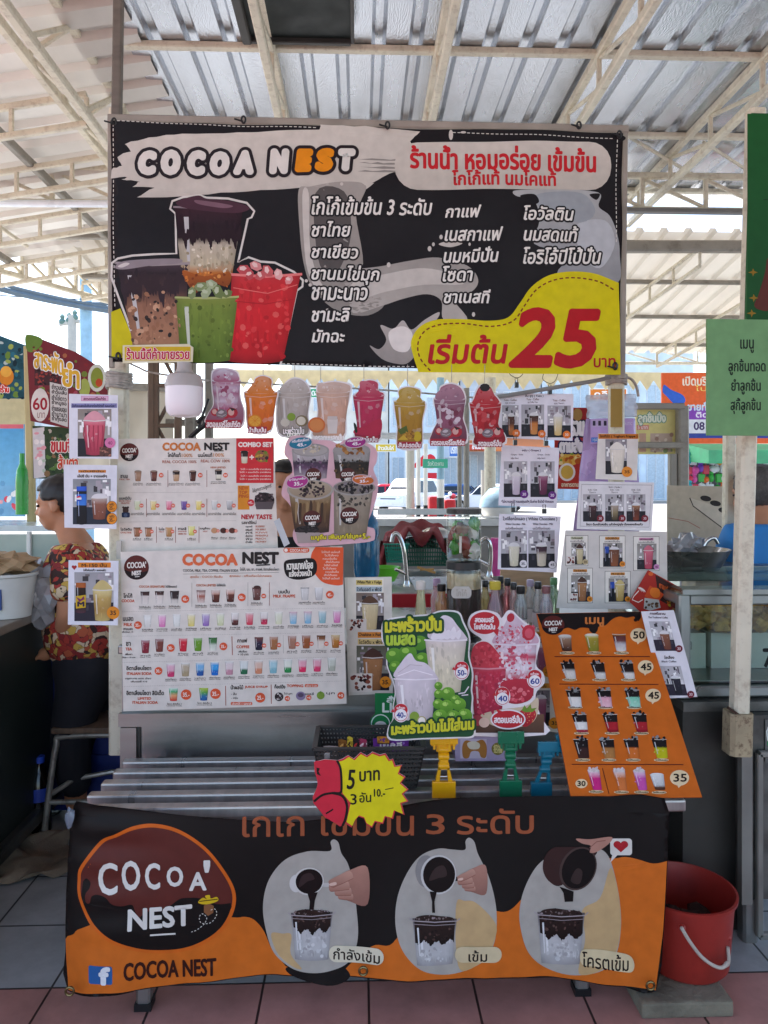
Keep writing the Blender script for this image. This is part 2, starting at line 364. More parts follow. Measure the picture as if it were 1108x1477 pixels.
    def build(s, name, outline, m=PAPER, thick=0.004, base='#e9e6e0', side=None, parent=None, label=None, cat=None, group=None, deform=None, maxedge=None, smooth=False, back='#cfcac2'):
        """outline in artwork coordinates; the card's front face is ink layer 0"""
        out = [s.P(p) for p in outline]; n = len(out)
        v, f, c = [], [], []
        tri = geometry.tessellate_polygon([[Vector((x, y, 0)) for x, y in out]])
        v += [(x, y, 0) for x, y in out]; f += [tuple(t) for t in tri]; bc = rgb(base); c += [[bc]*3 for _ in tri]
        b = len(v); v += [(x, y, 'b') for x, y in out]; bk = rgb(back); f += [tuple(reversed([i+b for i in t])) for t in tri]; c += [[bk]*3 for _ in tri]
        sc_ = rgb(side or base)
        for i in range(n): f.append((i, (i+1) % n, b+(i+1) % n, b+i)); c.append([sc_]*4)
        b = len(v); v += s.v; f += [tuple(i+b for i in q) for q in s.f]; c += s.c
        if maxedge: v, f, c = split_long(v, f, c, maxedge)
        P3 = []
        for px, py, l in v:
            off = -thick if l == 'b' else l*s.step
            p = s.pl.hit(px, py)+s.pl.n*off
            if deform: p = deform(px, py, p)
            P3.append(p)
        xs, ys, zs = [p.x for p in P3], [p.y for p in P3], [p.z for p in P3]
        org = Vector(((min(xs)+max(xs))/2, (min(ys)+max(ys))/2, min(zs))) if parent is None else world_of(parent)
        me = bpy.data.meshes.new(name); me.from_pydata([tuple(p-org) for p in P3], [], f); me.materials.append(m)
        ca = me.color_attributes.new('Col', 'FLOAT_COLOR', 'CORNER')
        flat = []
        for q in c:
            for col in q: flat += [col[0], col[1], col[2], 1.0]
        ca.data.foreach_set('color', flat)
        # all printed faces look out of the sheet
        if smooth: me.polygons.foreach_set('use_smooth', [True]*len(me.polygons))
        o = link(name, me, parent, org if parent is None else (0, 0, 0))
        return tag(o, label, cat, group)
def split_long(v, f, c, L):
    v = list(v); out_f, out_c = [], []; stack = []
    for q, cc in zip(f, c):
        if len(q) == 4: stack += [((q[0], q[1], q[2]), [cc[0], cc[1], cc[2]]), ((q[0], q[2], q[3]), [cc[0], cc[2], cc[3]])]
        else: stack.append((q, cc))
    cache = {}
    while stack:
        q, cc = stack.pop(); e = [math.hypot(v[q[i]][0]-v[q[(i+1) % 3]][0], v[q[i]][1]-v[q[(i+1) % 3]][1]) for i in range(3)]
        k = e.index(max(e))
        if e[k] <= L: out_f.append(q); out_c.append(cc); continue
        a, b_, d = q[k], q[(k+1) % 3], q[(k+2) % 3]; ca, cb, cd_ = cc[k], cc[(k+1) % 3], cc[(k+2) % 3]
        key = (min(a, b_), max(a, b_))
        if key not in cache:
            la, lb = v[a][2], v[b_][2]
            cache[key] = len(v); v.append(((v[a][0]+v[b_][0])/2, (v[a][1]+v[b_][1])/2, la if (la == 'b' or lb == 'b') and la == lb else (0 if (la == 'b' or lb == 'b') else (la+lb)/2)))
        m_ = cache[key]; cm = tuple((x+y)/2 for x, y in zip(ca, cb))
        stack += [((a, m_, d), [ca, cm, cd_]), ((m_, b_, d), [cm, cb, cd_])]
    return v, out_f, out_c
# ================================================================ SETTING
def tile_material():
    m = bpy.data.materials.new('floor_tiles'); m.use_nodes = True; n = m.node_tree.nodes; L = m.node_tree.links; b = n['Principled BSDF']
    g = n.new('ShaderNodeNewGeometry'); mp = n.new('ShaderNodeMapping'); L.new(g.outputs['Position'], mp.inputs[0])
    x0 = at(532, 1440, 2.14).x; mp.inputs['Location'].default_value = (-x0+0.314*20, -2.216+0.314*20, 0)
    br = n.new('ShaderNodeTexBrick'); br.offset = 0; br.squash = 1; br.inputs['Scale'].default_value = 1; br.inputs['Mortar Size'].default_value = 0.004; br.inputs['Mortar Smooth'].default_value = 0.2
    br.inputs['Brick Width'].default_value = 0.314; br.inputs['Row Height'].default_value = 0.314; L.new(mp.outputs[0], br.inputs['Vector'])
    br.inputs['Color1'].default_value = (1, 1, 1, 1); br.inputs['Color2'].default_value = (0.82, 0.82, 0.82, 1); br.inputs['Mortar'].default_value = (0.1, 0.1, 0.1, 1); br.inputs['Bias'].default_value = -0.2
    sep = n.new('ShaderNodeSeparateXYZ'); L.new(g.outputs['Position'], sep.inputs[0])
    lt = n.new('ShaderNodeMath'); lt.operation = 'LESS_THAN'; lt.inputs[1].default_value = 2.216; L.new(sep.outputs[1], lt.inputs[0])
    ns = n.new('ShaderNodeTexNoise'); ns.inputs['Scale'].default_value = 5; ns.inputs['Detail'].default_value = 9; ns.inputs['Roughness'].default_value = 0.65; L.new(g.outputs['Position'], ns.inputs['Vector'])
    mx = n.new('ShaderNodeMix'); mx.data_type = 'RGBA'; L.new(lt.outputs[0], mx.inputs[0]); mx.inputs[6].default_value = (*rgb('#b2b6b8'), 1); mx.inputs[7].default_value = (*rgb('#c68f86'), 1)
    mu = n.new('ShaderNodeMix'); mu.data_type = 'RGBA'; mu.blend_type = 'MULTIPLY'; mu.inputs[0].default_value = 1; L.new(mx.outputs[2], mu.inputs[6]); L.new(br.outputs[0], mu.inputs[7])
    mr = n.new('ShaderNodeMapRange'); mr.inputs[1].default_value = 0.3; mr.inputs[2].default_value = 0.7; mr.inputs[3].default_value = 0.66; mr.inputs[4].default_value = 1.06; L.new(ns.outputs[0], mr.inputs[0])
    hs = n.new('ShaderNodeHueSaturation'); L.new(mu.outputs[2], hs.inputs['Color']); L.new(mr.outputs[0], hs.inputs['Value']); L.new(hs.outputs[0], b.inputs['Base Color'])
    b.inputs['Roughness'].default_value = 0.4
    bp = n.new('ShaderNodeBump'); bp.inputs['Strength'].default_value = 0.5; bp.inputs['Distance'].default_value = 0.003; L.new(br.outputs[1], bp.inputs['Height']); bp.invert = True; L.new(bp.outputs[0], b.inputs['Normal'])
    return m
MB().add([(-400, -400, -0.012), (400, -400, -0.012), (400, 600, -0.012), (-400, 600, -0.012)], [(0, 1, 2, 3)]).build('ground', mat('packed_ground', '#8b8985', 0.9, var=0.25, scale=0.4), kind='structure', origin=(0, 0, 0))
MB().add([(-9, -7, 0), (9, -7, 0), (9, 9, 0), (-9, 9, 0)], [(0, 1, 2, 3)]).build('market_floor', tile_material(), kind='structure', origin=(0, 0, 0))
MB().add([(-60, 10.2, -0.008), (60, 10.2, -0.008), (60, 56, -0.008), (-60, 56, -0.008)], [(0, 1, 2, 3)]).build('road', mat('asphalt', '#7d7b78', 0.85, var=0.2, scale=1.2, bump=0.2, bscale=40), kind='structure', origin=(0, 0, 0))
MB().box((-60, 56, -0.01), (60, 59, 0.13), 0.02).build('pavement', mat('pavement_concrete', '#a9a49a', 0.85, scale=2), kind='structure')

# ---- roofs
def foil_mat():
    m = mat('roof_foil', '#c3c8d0', 0.22, 0.94, var=0.12, scale=9, bump=0.3, bscale=140, stretch=(1, 0.25, 1))
    return m
FOIL = foil_mat()
STEEL_CREAM = mat('cream_painted_steel', '#d8d0ba', 0.5, var=0.14, scale=6, dirt='#7a5a3c', dscale=26, damt=0.4)
STEEL_GREY = mat('grey_painted_steel', '#8d877c', 0.5, var=0.15, dirt='#4f4337', dscale=7)
DARKSTEEL = mat('dark_steel', '#3c3a38', 0.5, 0.3, var=0.2)
def pale_sheet(name, col, tr):
    m = mat(name, col, 0.5, var=0.1, scale=1.5, stretch=(4, 0.5, 1))
    n = m.node_tree.nodes; L = m.node_tree.links; t = n.new('ShaderNodeBsdfTranslucent'); t.inputs[0].default_value = (*rgb(col), 1)
    ms = n.new('ShaderNodeMixShader'); ms.inputs[0].default_value = tr; L.new(n['Principled BSDF'].outputs[0], ms.inputs[1]); L.new(t.outputs[0], ms.inputs[2]); L.new(ms.outputs[0], n['Material Output'].inputs[0]); return m
PALE = pale_sheet('pale_roof_sheet', '#d8d0c2', 0.10)
def corrugated(mb, o, u, v, lu, lv_, pitch=0.25, rw=0.075, rh=0.035, up=Vector((0, 0, 1)), segs=1):
    """sheet from o: profile runs along u (length lu), ribs run along v (length lv_)"""
    o, u, v = Vector(o), Vector(u).normalized(), Vector(v).normalized(); prof = []; x = 0.0
    while x < lu:
        prof += [(x, 0), (x+pitch-rw-0.02, 0), (x+pitch-rw, rh), (x+pitch-0.02, rh)]; x += pitch
    prof.append((x, 0)); n = len(prof); vs = []
    for k in range(segs+1): vs += [o+u*a+up*b+v*(lv_*k/segs) for a, b in prof]
    fs = [(k*n+i, k*n+i+1, (k+1)*n+i+1, (k+1)*n+i) for k in range(segs) for i in range(n-1)]
    return mb.add(vs, fs)
ZR = H+2.44
def truss_between(name, p, q, drop, parent, w=0.032, n=6, diag=True, vert=True, mat_=None):
    """open web girder: upper chord p-q, lower chord drop below it"""
    mb = MB(); p, q = Vector(p), Vector(q); d = Vector((0, 0, -drop)); mb.bar(p, q, w); mb.bar(p+d, q+d, w)
    for i in range(n+1):
        a = p+(q-p)*(i/n)
        if vert: mb.bar(a+Vector((0, 0, -w/2)), a+d+Vector((0, 0, w/2)), w*.7)
        if diag and i < n:
            b_ = p+(q-p)*((i+1)/n)
            if i % 2 == 0 or vert: mb.bar(a+Vector((0, 0.004, -w/2)), b_+d+Vector((0, 0.004, w/2)), w*.55)
    return mb.build(name, mat_ or STEEL_CREAM, parent)
roof = empty('market_roof', (0.8, 0, ZR), 'corrugated silver foil lined market roof directly over the drink stall', 'roof')
mb = MB(); XL = at(88, 0, 3.68).x-0.02
corrugated(mb, (XL, -5.5, ZR), (1, 0, 0), (0, 1, 0), 8.4, 11.75, 0.205, 0.06, 0.032, segs=6)
mb.build('corrugated_sheet', FOIL, roof)
for px in (378, 645, 903, 1165):
    x = at(px, 0, 3.68).x
    mb = MB(); zt, zb = ZR-0.025, ZR-0.235
    mb.bar((x, -5.4, zt), (x, 6.2, zt), 0.045, 0.05); mb.bar((x, -5.4, zb), (x, 6.2, zb), 0.045, 0.05)
    y = -5.2; k = 0
    while y < 6.1:
        mb.bar((x, y, zt-.02), (x, y, zb+.02), 0.026); mb.bar((x+.006, y, zb+.02), (x+.006, min(6.15, y+0.62), zt-.02), 0.022); y += 0.62
    mb.build('rafter_truss', STEEL_CREAM, roof)
for y in (1.0, 2.15, 3.1, 4.1, 5.05, 6.0):
    MB().bar((XL, y, ZR-0.02), (XL+8.3, y, ZR-0.02), 0.05, 0.035).build('purlin', STEEL_CREAM, roof)
# valley truss on the left edge
x = XL-0.02; mb = MB(); x2 = x-0.22
for (xx, zz) in ((x, ZR-.03), (x2, ZR-.22), (x-.05, ZR-.33)):
    mb.bar((xx, -5.4, zz), (xx, 6.2, zz), 0.05)
y = -5.2
while y < 6.0:
    mb.bar((x, y, ZR-.05), (x2, y, ZR-.2), .026); mb.bar((x2, y, ZR-.2), (x-.05, y+.35, ZR-.31), .026); mb.bar((x-.05, y+.35, ZR-.31), (x, y+.7, ZR-.05), .026); y += 0.7
mb.build('valley_truss', STEEL_CREAM, roof)
# cross girder behind the banner
p, q = at(-120, 248, 5.5), at(1200, 252, 5.5); p.y = q.y = 5.5; p.z = q.z = H+2.33
truss_between('cross_girder', p, q, 0.26, roof, 0.045, 14)
mb = MB(); mb.bar(p+Vector((0, -.05, -.285)), q+Vector((0, -.05, -.285)), .06, .03); mb.build('gutter', mat('gutter_grey', '#74726e', .5), roof)
mb = MB(); mb.tube([at(-60, 293, 5.42), at(168, 294, 5.42)], 0.026, 10); mb.build('tube_lamp', mat('tube_lamp_glass', '#e8eef4', .3), roof)
# two thin sag rods by the right hand side
mb = MB()
for a, b in (((905, 196, 5.1), (1000, 252, 5.5)), ((1015, 205, 5.1), (1085, 250, 5.5))): mb.tube([at(*a), at(*b)], 0.012, 6)
mb.build('sag_rod', STEEL_CREAM, roof)
# left roof, ribs run across
lroof = empty('side_roof', (XL-2.5, 2, ZR-.3), 'pale corrugated side roof sloping away left of the silver roof', 'roof')
mb = MB(); sl_ = 0.17; xe = XL-5.2
u = Vector((0, 1, 0)); vdir = Vector((-1, 0, -sl_))
corrugated(mb, (XL+0.3, 1.0, ZR-0.02), u, vdir, 7.2, 5.2, 0.25, 0.09, 0.042)
ea, eb = at(-110, 318, 6.2), at(235, 394, 8.6); en = Vector((-(eb.y-ea.y), eb.x-ea.x, 0)).normalized()
bm = bmesh.new(); vv = [bm.verts.new(v) for v in mb.v]
for f in mb.f: bm.faces.new([vv[i] for i in f])
bmesh.ops.bisect_plane(bm, geom=bm.verts[:]+bm.edges[:]+bm.faces[:], plane_co=ea, plane_no=en, clear_outer=True); mb = MB().bm(bm)
def eave_y(x): return ea.y+(eb.y-ea.y)*(x-ea.x)/(eb.x-ea.x)
mb.build('corrugated_sheet', pale_sheet('beige_roof_sheet', '#cfc9c0', 0.05), lroof)
for dxx in (0.75, 1.7, 2.7, 3.7):
    MB().bar((XL-dxx, 1.0, ZR-.13-dxx*sl_), (XL-dxx, eave_y(XL-dxx)-.05, ZR-.13-dxx*sl_), .05, .06).build('purlin', STEEL_GREY, lroof)
for y in (4.35, 5.1, 5.9, 6.8, 7.6):
    xe = max(XL-4.7, ea.x+(eb.x-ea.x)*(y-ea.y)/(eb.y-ea.y)); a = Vector((XL-.1, y, ZR-.17)); b_ = Vector((xe, y, ZR-.17+(xe-XL)*sl_))
    truss_between('rafter_truss', a, b_, .17, lroof, .036, 7, diag=False)
# eave girder running off to the right, further back on the left
a, b_ = at(-110, 318, 6.2), at(235, 394, 8.6); b_.z = a.z
truss_between('eave_girder', a, b_, .24, lroof, .05, 9)
for k in range(3):
    a2, b2 = at(-40+k*70, 300+k*22, 6.0+k*.7), at(40+k*70, 356+k*16, 6.4+k*.7)
    MB().bar(a2, b2, .03).build('brace', STEEL_CREAM, lroof)
# far pale roof beyond the girder
froof = empty('far_roof', (1, 8, 3), 'bright pale roof behind the banner sloping down to the street', 'roof')
mb = MB(); z0, z1, y0, y1 = H+2.24, H+1.72, 6.45, 9.6
vd = Vector((0, y1-y0, z1-z0)); corrugated(mb, (-2.75, y0, z0), (1, 0, 0), vd, 9.1, vd.length, 0.22, 0.07, .035)
mb.build('corrugated_sheet', PALE, froof)
for k, yy in enumerate((6.6, 7.4, 8.3, 9.2)):
    zz = z0+(z1-z0)*(yy-y0)/(y1-y0)-.03; MB().bar((-2.75, yy, zz), (6.2, yy, zz), .05, .04).build('purlin', STEEL_GREY, froof)
MB().bar(at(400, 356, 6.6), at(1150, 356, 6.6), .09, .1).build('main_beam', STEEL_GREY, froof)
for k in range(6):
    xx = -2.4+k*1.25; a = Vector((xx+.5, 6.6, z0-.09)); b_ = Vector((xx, 9.4, z1-.04)); truss_between('rafter_truss', a, b_, .17, froof, .032, 7, diag=False)
truss_between('end_girder', at(230, 500, 9.7), at(1180, 503, 9.7), .2, froof, .04, 16)
# scalloped awning fringe
fr = MB(); Yf = 9.9; pa, pb = at(300, 533, Yf), at(1100, 538, Yf); n = 40
for i in range(n):
    a = pa+(pb-pa)*(i/n); b_ = pa+(pb-pa)*((i+1)/n); m_ = (a+b_)/2
    fr.prism([a, b_, b_+Vector((0, 0, -.11)), m_+Vector((0, 0, -.25)), a+Vector((0, 0, -.11))], (0, .01, 0))
fr.build('awning_fringe', mat('cream_awning', '#dccfa8', .7), label='cream scalloped awning fringe along the far roof edge', cat='awning')
# dark panel under the roof
pn = MB(); z = ZR-.03; c = [atz(352, -30, z), atz(508, -30, z), atz(506, 53, z), atz(362, 50, z)]
gp = empty('roof_panel', (c[0]+c[2])/2, 'dark green panel fixed under the silver roof by a rafter', 'panel')
pn.prism([c[0]+Vector((0, -1.2, 0)), c[1]+Vector((0, -1.2, 0)), c[2], c[3]], (0, 0, -.02)); pn.build('sheet', mat('dark_green_panel', '#0d1511', .6, var=.3), gp)
fm = MB(); fm.bar(c[3]+Vector((0, 0, -.03)), c[2]+Vector((0, 0, -.03)), .03); fm.bar(c[3]+Vector((-.02, 0, -.03)), c[3]+Vector((-.02, -1.6, -.03)), .05); fm.bar(c[2]+Vector((.01, 0, -.03)), c[2]+Vector((.01, -1.6, -.03)), .02)
fm.build('edge_frame', DARKSTEEL, gp)

# ================================================================ STREET
def pole(name, px, Y, ptop, pbot, r, m, label, cat='pole', grp=None, px2=None, bands=None, mb2=None):
    a, b_ = at(px, pbot, Y), at(px2 or px, ptop, Y); o = None
    if bands:
        root = empty(name, a, label, cat, grp); n = len(bands)
        for i, (bm_, t0, t1) in enumerate(bands): MB().tube([a+(b_-a)*t0, a+(b_-a)*t1], r, 12).build('band' if i else 'shaft', bm_, root, smooth=True)
        return root
    return MB().tube([a, b_], r, 12).build(name, m, smooth=True, label=label, cat=cat, group=grp)
CONC = mat('pole_concrete', '#b4b2a8', .8, scale=4)
WHITE = mat('white_paint', '#e4e2dc', .45, var=.06); BLACKP = mat('black_plastic', '#161618', .4); YEL = mat('yellow_paint', '#d8a826', .5); REDP = mat('red_plastic', '#c0202c', .4)
BLUEP = mat('pale_blue_paint', '#8fb4c8', .5)
def g(px, Y): return HOR+H*F/Y
# utility poles with wires, upper left
up = empty('utility_pole', at(125, g(0, 14), 14), 'tall pale blue utility pole behind the left stall signs', 'pole')
MB().tube([at(128, g(0, 14), 14), at(123, 350, 14)], .11, 12).build('shaft', BLUEP, up, smooth=True)
up2 = empty('utility_pole', at(104, g(0, 20), 20), 'thin utility pole with a crossarm of insulators, far left', 'pole')
MB().tube([at(105, g(0, 20), 20), at(104, 455, 20)], .11, 12).build('shaft', CONC, up2, smooth=True)
MB().bar(at(86, 468, 20), at(122, 462, 20), .09).build('crossarm', CONC, up2)
for px, py in ((90, 464), (100, 462), (108, 458), (120, 457)):
    p = at(px, py, 20); MB().lathe([(.03, -.1), (.09, -.02), (.09, .03), (.05, .08), (.07, .14), (.03, .2)], p, 10).build('insulator', mat('insulator_green', '#5d7f78', .3), up2, smooth=True)
wires = []
for k, (y0, y1, s, r) in enumerate(((392, 446, 4, .03), (397, 449, 7, .045), (402, 452, 5, .03), (385, 440, 14, .02), (421, 432, 3, .012), (380, 436, 20, .015))):
    pts = [at(-60+230*t, y0+(y1-y0)*t+s*math.sin(math.pi*t), 13.8) for t in [i/12 for i in range(13)]]
    wires.append(MB().tube(pts, r, 6).build('power_line', mat('cable_grey', '#5b6a74', .6), label=['sagging grey cable, topmost of the thick bundle before the pole', 'thickest grey cable in the bundle crossing the tall pole', 'lower grey cable of the bundle crossing the tall pole', 'thin cable drooping above the thick bundle', 'hair thin wire crossing the sky below the bundle', 'slack thin cable looping above all the others'][k], cat='power line', group='cables in the sky left of the banner'))
# bollards and posts seen under the banner
pole('street_post', 592, 9.5, 590, g(0, 9.5), .055, CONC, 'beige concrete post with yellow black stripes at its foot, before the cars', 'post', bands=[(CONC, .37, 1), (YEL, 0, .12), (BLACKP, .12, .2), (YEL, .2, .29), (BLACKP, .29, .37)])
for px, lab in ((603.5, 'left one of two black and white poles near the white car'), (614, 'right one of two black and white poles near the white car')):
    pole('striped_pole', px, 9.0, 640, g(0, 9), .027, WHITE, lab, 'pole', 'striped poles at the roadside', bands=[(WHITE, .62, 1), (BLACKP, 0, .2), (WHITE, .2, .36), (BLACKP, .36, .62)])
pole('blue_pole', 635.5, 8.8, 545, g(0, 8.8), .045, BLUEP, 'pale blue pole carrying the green street sign', 'pole', bands=[(BLUEP, .56, 1), (WHITE, .48, .56), (BLACKP, .40, .48), (WHITE, 0, .40)])
pole('grey_pole', 663, 7.2, 610, g(0, 7.2), .022, STEEL_GREY, 'thin grey pole under the red shake cutouts', 'pole')
pole('grey_pole', 673, 7.0, 560, g(0, 7), .028, STEEL_GREY, 'thicker grey pole beside the strawberry cutout', 'pole')
pole('cream_pillar', 707, 7.6, 545, g(0, 7.6), .06, STEEL_CREAM, 'cream steel pillar behind the left edge of the menu sheets', 'pillar')
pole('concrete_stump', 701, 10.1, 678, g(0, 10.1), .07, CONC, 'short concrete stump post before the right white car', 'post')
bar_ = empty('barrier', at(637, g(0, 9.4), 9.4), 'red plastic road barrier standing between the poles', 'barrier')
p = at(637, g(0, 9.4), 9.4); MB().box(p+Vector((-.17, -.12, 0)), p+Vector((-.03, .12, 1.34)), .03).build('panel', REDP, bar_); MB().box(p+Vector((.03, -.12, 0)), p+Vector((.17, .12, 1.3)), .03).build('panel', REDP, bar_); MB().box(p+Vector((-.2, -.15, .45)), p+Vector((.2, .15, .58)), .02).build('base_bar', WHITE, bar_)
pl = vplane(8.7); a = Art(pl); a.tb('วัดหัวตะพาน', 617, 665, 640, 672, '#e8f4ee', 2); a.build('street_sign', [(610, 662), (646, 662), (646, 675), (610, 675)], PAPER, .02, '#4fb596', label='small green street name sign on the pale blue pole', cat='sign')
# rails / fence at the edge of the market
for (q0, q1, Y, w_, lab) in (((545, 738), (720, 738), 6.0, .05, 'thick pale rail just above the sink, crossing the street view'), ((540, 630), (720, 632), 7.9, .05, 'pale rail crossing the view behind the street sign'), ((545, 626), (720, 627), 6.5, .025, 'thin pale rail right under the shake cutouts')):
    MB().bar(at(*q0, Y), at(*q1, Y), w_).build('rail', mat('white_rail', '#cfd3d4', .5), label=lab, cat='rail', group='rails at the market edge')
# ---- vehicles
GLASSC = mat('car_glass', '#20282e', .08, var=.05); TYRE = mat('tyre_rubber', '#161616', .8); RIM = mat('wheel_alloy', '#9a9c9e', .3, .8); LAMP = mat('headlamp', '#dfe4e8', .1)
def car(name, px, Y, length, paint, label, facing=1, suv=False, rz=0, cat='car'):
    gp_ = at(px, g(0, Y), Y); gp_.z = 0; root = empty(name, gp_, label, cat, rz=rz)
    L_, W, Hh = length, 1.8, 1.75 if suv else 1.45; hb = .95 if suv else .85
    side = [(-L_/2, .35), (-L_/2+.02, .7), (-L_/2+.12, hb-.05), (-L_*.44, hb), (-L_*.2, hb+.04), (-L_*.08, Hh-.06), (L_*.05, Hh), (L_*.28, Hh-.03), (L_*.42, hb+.12), (L_/2-.04, hb-.02), (L_/2, .6), (L_/2-.02, .32)]
    if suv: side = [(-L_/2, .4), (-L_/2+.02, .8), (-L_/2+.15, hb), (-L_*.24, hb+.1), (-L_*.12, Hh-.08), (0, Hh), (L_*.3, Hh), (L_*.43, Hh-.1), (L_/2-.03, hb), (L_/2, .6), (L_/2-.02, .38)]
    prof = smooth_path([(x*facing, z) for x, z in side]+[(L_*.4*facing, .25), (-L_*.4*facing, .25)], 4); n = len(prof)
    vs = []; secs = [(-W/2, .93), (-W/2+.06, 1), (W/2-.06, 1), (W/2, .93)]
    for yy, k in secs:
        for x, z in prof:
            inn = max(0, (z-hb)/(Hh-hb))*.2; yv = yy*(1-inn*1.0); vs.append((x*(.99 if k < 1 else 1), yv, z if k == 1 else .3+(z-.3)*.97))
    mbx = MB(); fs = [(s_*n+i, s_*n+(i+1) % n, (s_+1)*n+(i+1) % n, (s_+1)*n+i) for s_ in range(3) for i in range(n)]
    tri = geometry.tessellate_polygon([[Vector((x, z, 0)) for x, z in prof]]); fs += [tuple(t) for t in tri]+[tuple(i+3*n for i in reversed(t)) for t in tri]
    o_ = world_of(root); mbx.add([Vector(v)+o_ for v in vs], fs); b = mbx.build('body', paint, root, smooth=True)
    def V(x, y, z): return o_+Vector((x*facing, y, z))
    for sgn in (-1, 1):
        wy = sgn*(W/2-.12)
        win = MB(); top = Hh-.12; win.prism([V(-L_*.17, sgn*(W/2-.0), hb+.06), V(-L_*.08, sgn*(W/2-.17), top), V(.02*L_, sgn*(W/2-.17), top), V(.02*L_, sgn*(W/2-.0), hb+.06)], (0, sgn*.015, 0)); win.build('window', GLASSC, root)
        win = MB(); win.prism([V(.04*L_, sgn*(W/2-.0), hb+.06), V(.04*L_, sgn*(W/2-.17), top), V(L_*.27, sgn*(W/2-.17), top), V(L_*.34, sgn*(W/2-.0), hb+.08)], (0, sgn*.015, 0)); win.build('window', GLASSC, root)
        for wx in (-L_*.31, L_*.31):
            t = MB(); c_ = V(wx, 0, .32); t.tube([c_+Vector((0, wy-.1*sgn, 0)), c_+Vector((0, wy+.13*sgn, 0))], .32, 20); wo = t.build('wheel', TYRE, root, smooth=True)
            t = MB(); t.tube([c_+Vector((0, wy+.12*sgn, 0)), c_+Vector((0, wy+.14*sgn, 0))], .19, 16); t.build('rim', RIM, wo, smooth=True)
        t = MB(); t.ball(V(-L_/2+.1, sgn*(W/2-.28), .74), (.14, .22, .1)); t.build('headlight', LAMP, root, smooth=True)
    t = MB(); t.prism([V(-L_*.225, -W*.4, hb+.08), V(-L_*.225, W*.4, hb+.08), V(-L_*.11, W*.36, Hh-.12), V(-L_*.11, -W*.36, Hh-.12)], (-.03*facing, 0, .02)); t.build('windscreen', GLASSC, root)
    t = MB(); t.box(V(-L_/2-.015, -.45, .5), V(-L_/2+.08, .45, .72)); t.build('grille', mat('dark_grille', '#26282a', .4), root)
    t = MB(); t.box(V(-L_/2-.03, -.26, .36), V(-L_/2+.05, .26, .47)); t.build('number_plate', WHITE, root)
    return root
WPAINT = mat('white_car_paint', '#e2e4e6', .2, var=.04); RPAINT = mat('red_car_paint', '#b8142e', .2, var=.08)
car('parked_car', 552, 43, 4.3, RPAINT, 'red car half hidden behind the four cup cutout', 1)
car('parked_car', 592, 40, 4.9, WPAINT, 'white off road car facing left behind the striped post', 1, True, R(58))
car('parked_car', 704, 39, 4.5, WPAINT, 'white hatchback partly behind the grape drink sheet', 1, False, R(-15))
car('parked_car', 626, 48, 4.6, mat('silver_car_paint', '#b9bdc2', .2, .4), 'silver car passing far beyond the striped poles', 1)
mo = empty('motorcycle', at(654, g(0, 38), 38), 'dark motorcycle with red tank beside the red barrier', 'motorcycle', rz=R(65)); c_ = world_of(mo); c_.z = 0; mo.location = c_
for dx in (-.6, .6):
    t = MB(); t.tube([c_+Vector((dx+.27*math.cos(a), 0, .3+.27*math.sin(a))) for a in [i*math.pi/8 for i in range(16)]], .06, 8, closed=True); t.build('wheel', TYRE, mo, smooth=True)
t = MB(); t.box(c_+Vector((-.35, -.15, .35)), c_+Vector((.3, .15, .62)), .05); t.build('engine', BLACKP, mo)
t = MB(); t.ball(c_+Vector((-.1, 0, .82)), (.3, .16, .14)); t.build('tank', REDP, mo, smooth=True)
t = MB(); t.box(c_+Vector((.1, -.14, .74)), c_+Vector((.75, .14, .86)), .04); t.build('seat', BLACKP, mo)
t = MB(); t.tube([c_+Vector((-.62, 0, .3)), c_+Vector((-.42, 0, 1.05)), c_+Vector((-.36, 0, 1.1))], .035); t.tube([c_+Vector((-.36, -.36, 1.1)), c_+Vector((-.4, 0, 1.07)), c_+Vector((-.36, .36, 1.1))], .022); t.build('handlebar', DARKSTEEL, mo)
t = MB(); t.ball(c_+Vector((-.55, 0, .95)), .11); t.build('headlight', LAMP, mo, smooth=True)
# ---- buildings across the road
def building(name, px0, px1, Y, ptop, depth, wallm, label, floors=2, cols=4, cat='shophouse', awn=None, winm=mat('building_glass', '#b4c4ce', .15)):
    a, b_ = at(px0, HOR, Y), at(px1, HOR, Y); zt = at((px0+px1)/2, ptop, Y).z; x0, x1 = a.x, b_.x; root = empty(name, ((x0+x1)/2, Y, 0), label, cat)
    MB().box((x0, Y, 0), (x1, Y+depth, zt)).build('wall', wallm, root)
    MB().box((x0-.15, Y-.35, zt), (x1+.15, Y+depth+.2, zt+.25)).build('roof', mat('roof_slab', '#b7b2a8', .7), root)
    fh = zt/floors; cw = (x1-x0)/cols
    for f_ in range(floors):
        for c2 in range(cols):
            wx = x0+cw*(c2+.14); ww = cw*.72; wz = fh*f_+(.15 if f_ == 0 else fh*.28); wh = fh*(.72 if f_ == 0 else .5)
            fr_ = MB(); d = .06
            for q0, q1 in (((wx, wz), (wx+ww, wz+d)), ((wx, wz+wh-d), (wx+ww, wz+wh)), ((wx, wz+d), (wx+d, wz+wh-d)), ((wx+ww-d, wz+d), (wx+ww, wz+wh-d)), ((wx+ww/2-d/2, wz+d), (wx+ww/2+d/2, wz+wh-d))): fr_.box((q0[0], Y-.07, q0[1]), (q1[0], Y-.003, q1[1]))
            w_ = fr_.build('window', mat('window_frame', '#d5d8d8', .5), root)
            MB().box((wx+d, Y-.03, wz+d), (wx+ww-d, Y-.004, wz+wh-d)).build('pane', winm, w_)
    if awn:
        m_ = MB(); z = fh*.8; m_.prism([(x0, Y-.08, z+1.2), (x0, Y-4.0, z), (x0, Y-4.0, z-.15), (x0, Y-.08, z+1.0)], (x1-x0, 0, 0)); m_.build('awning', awn, root)
    return root
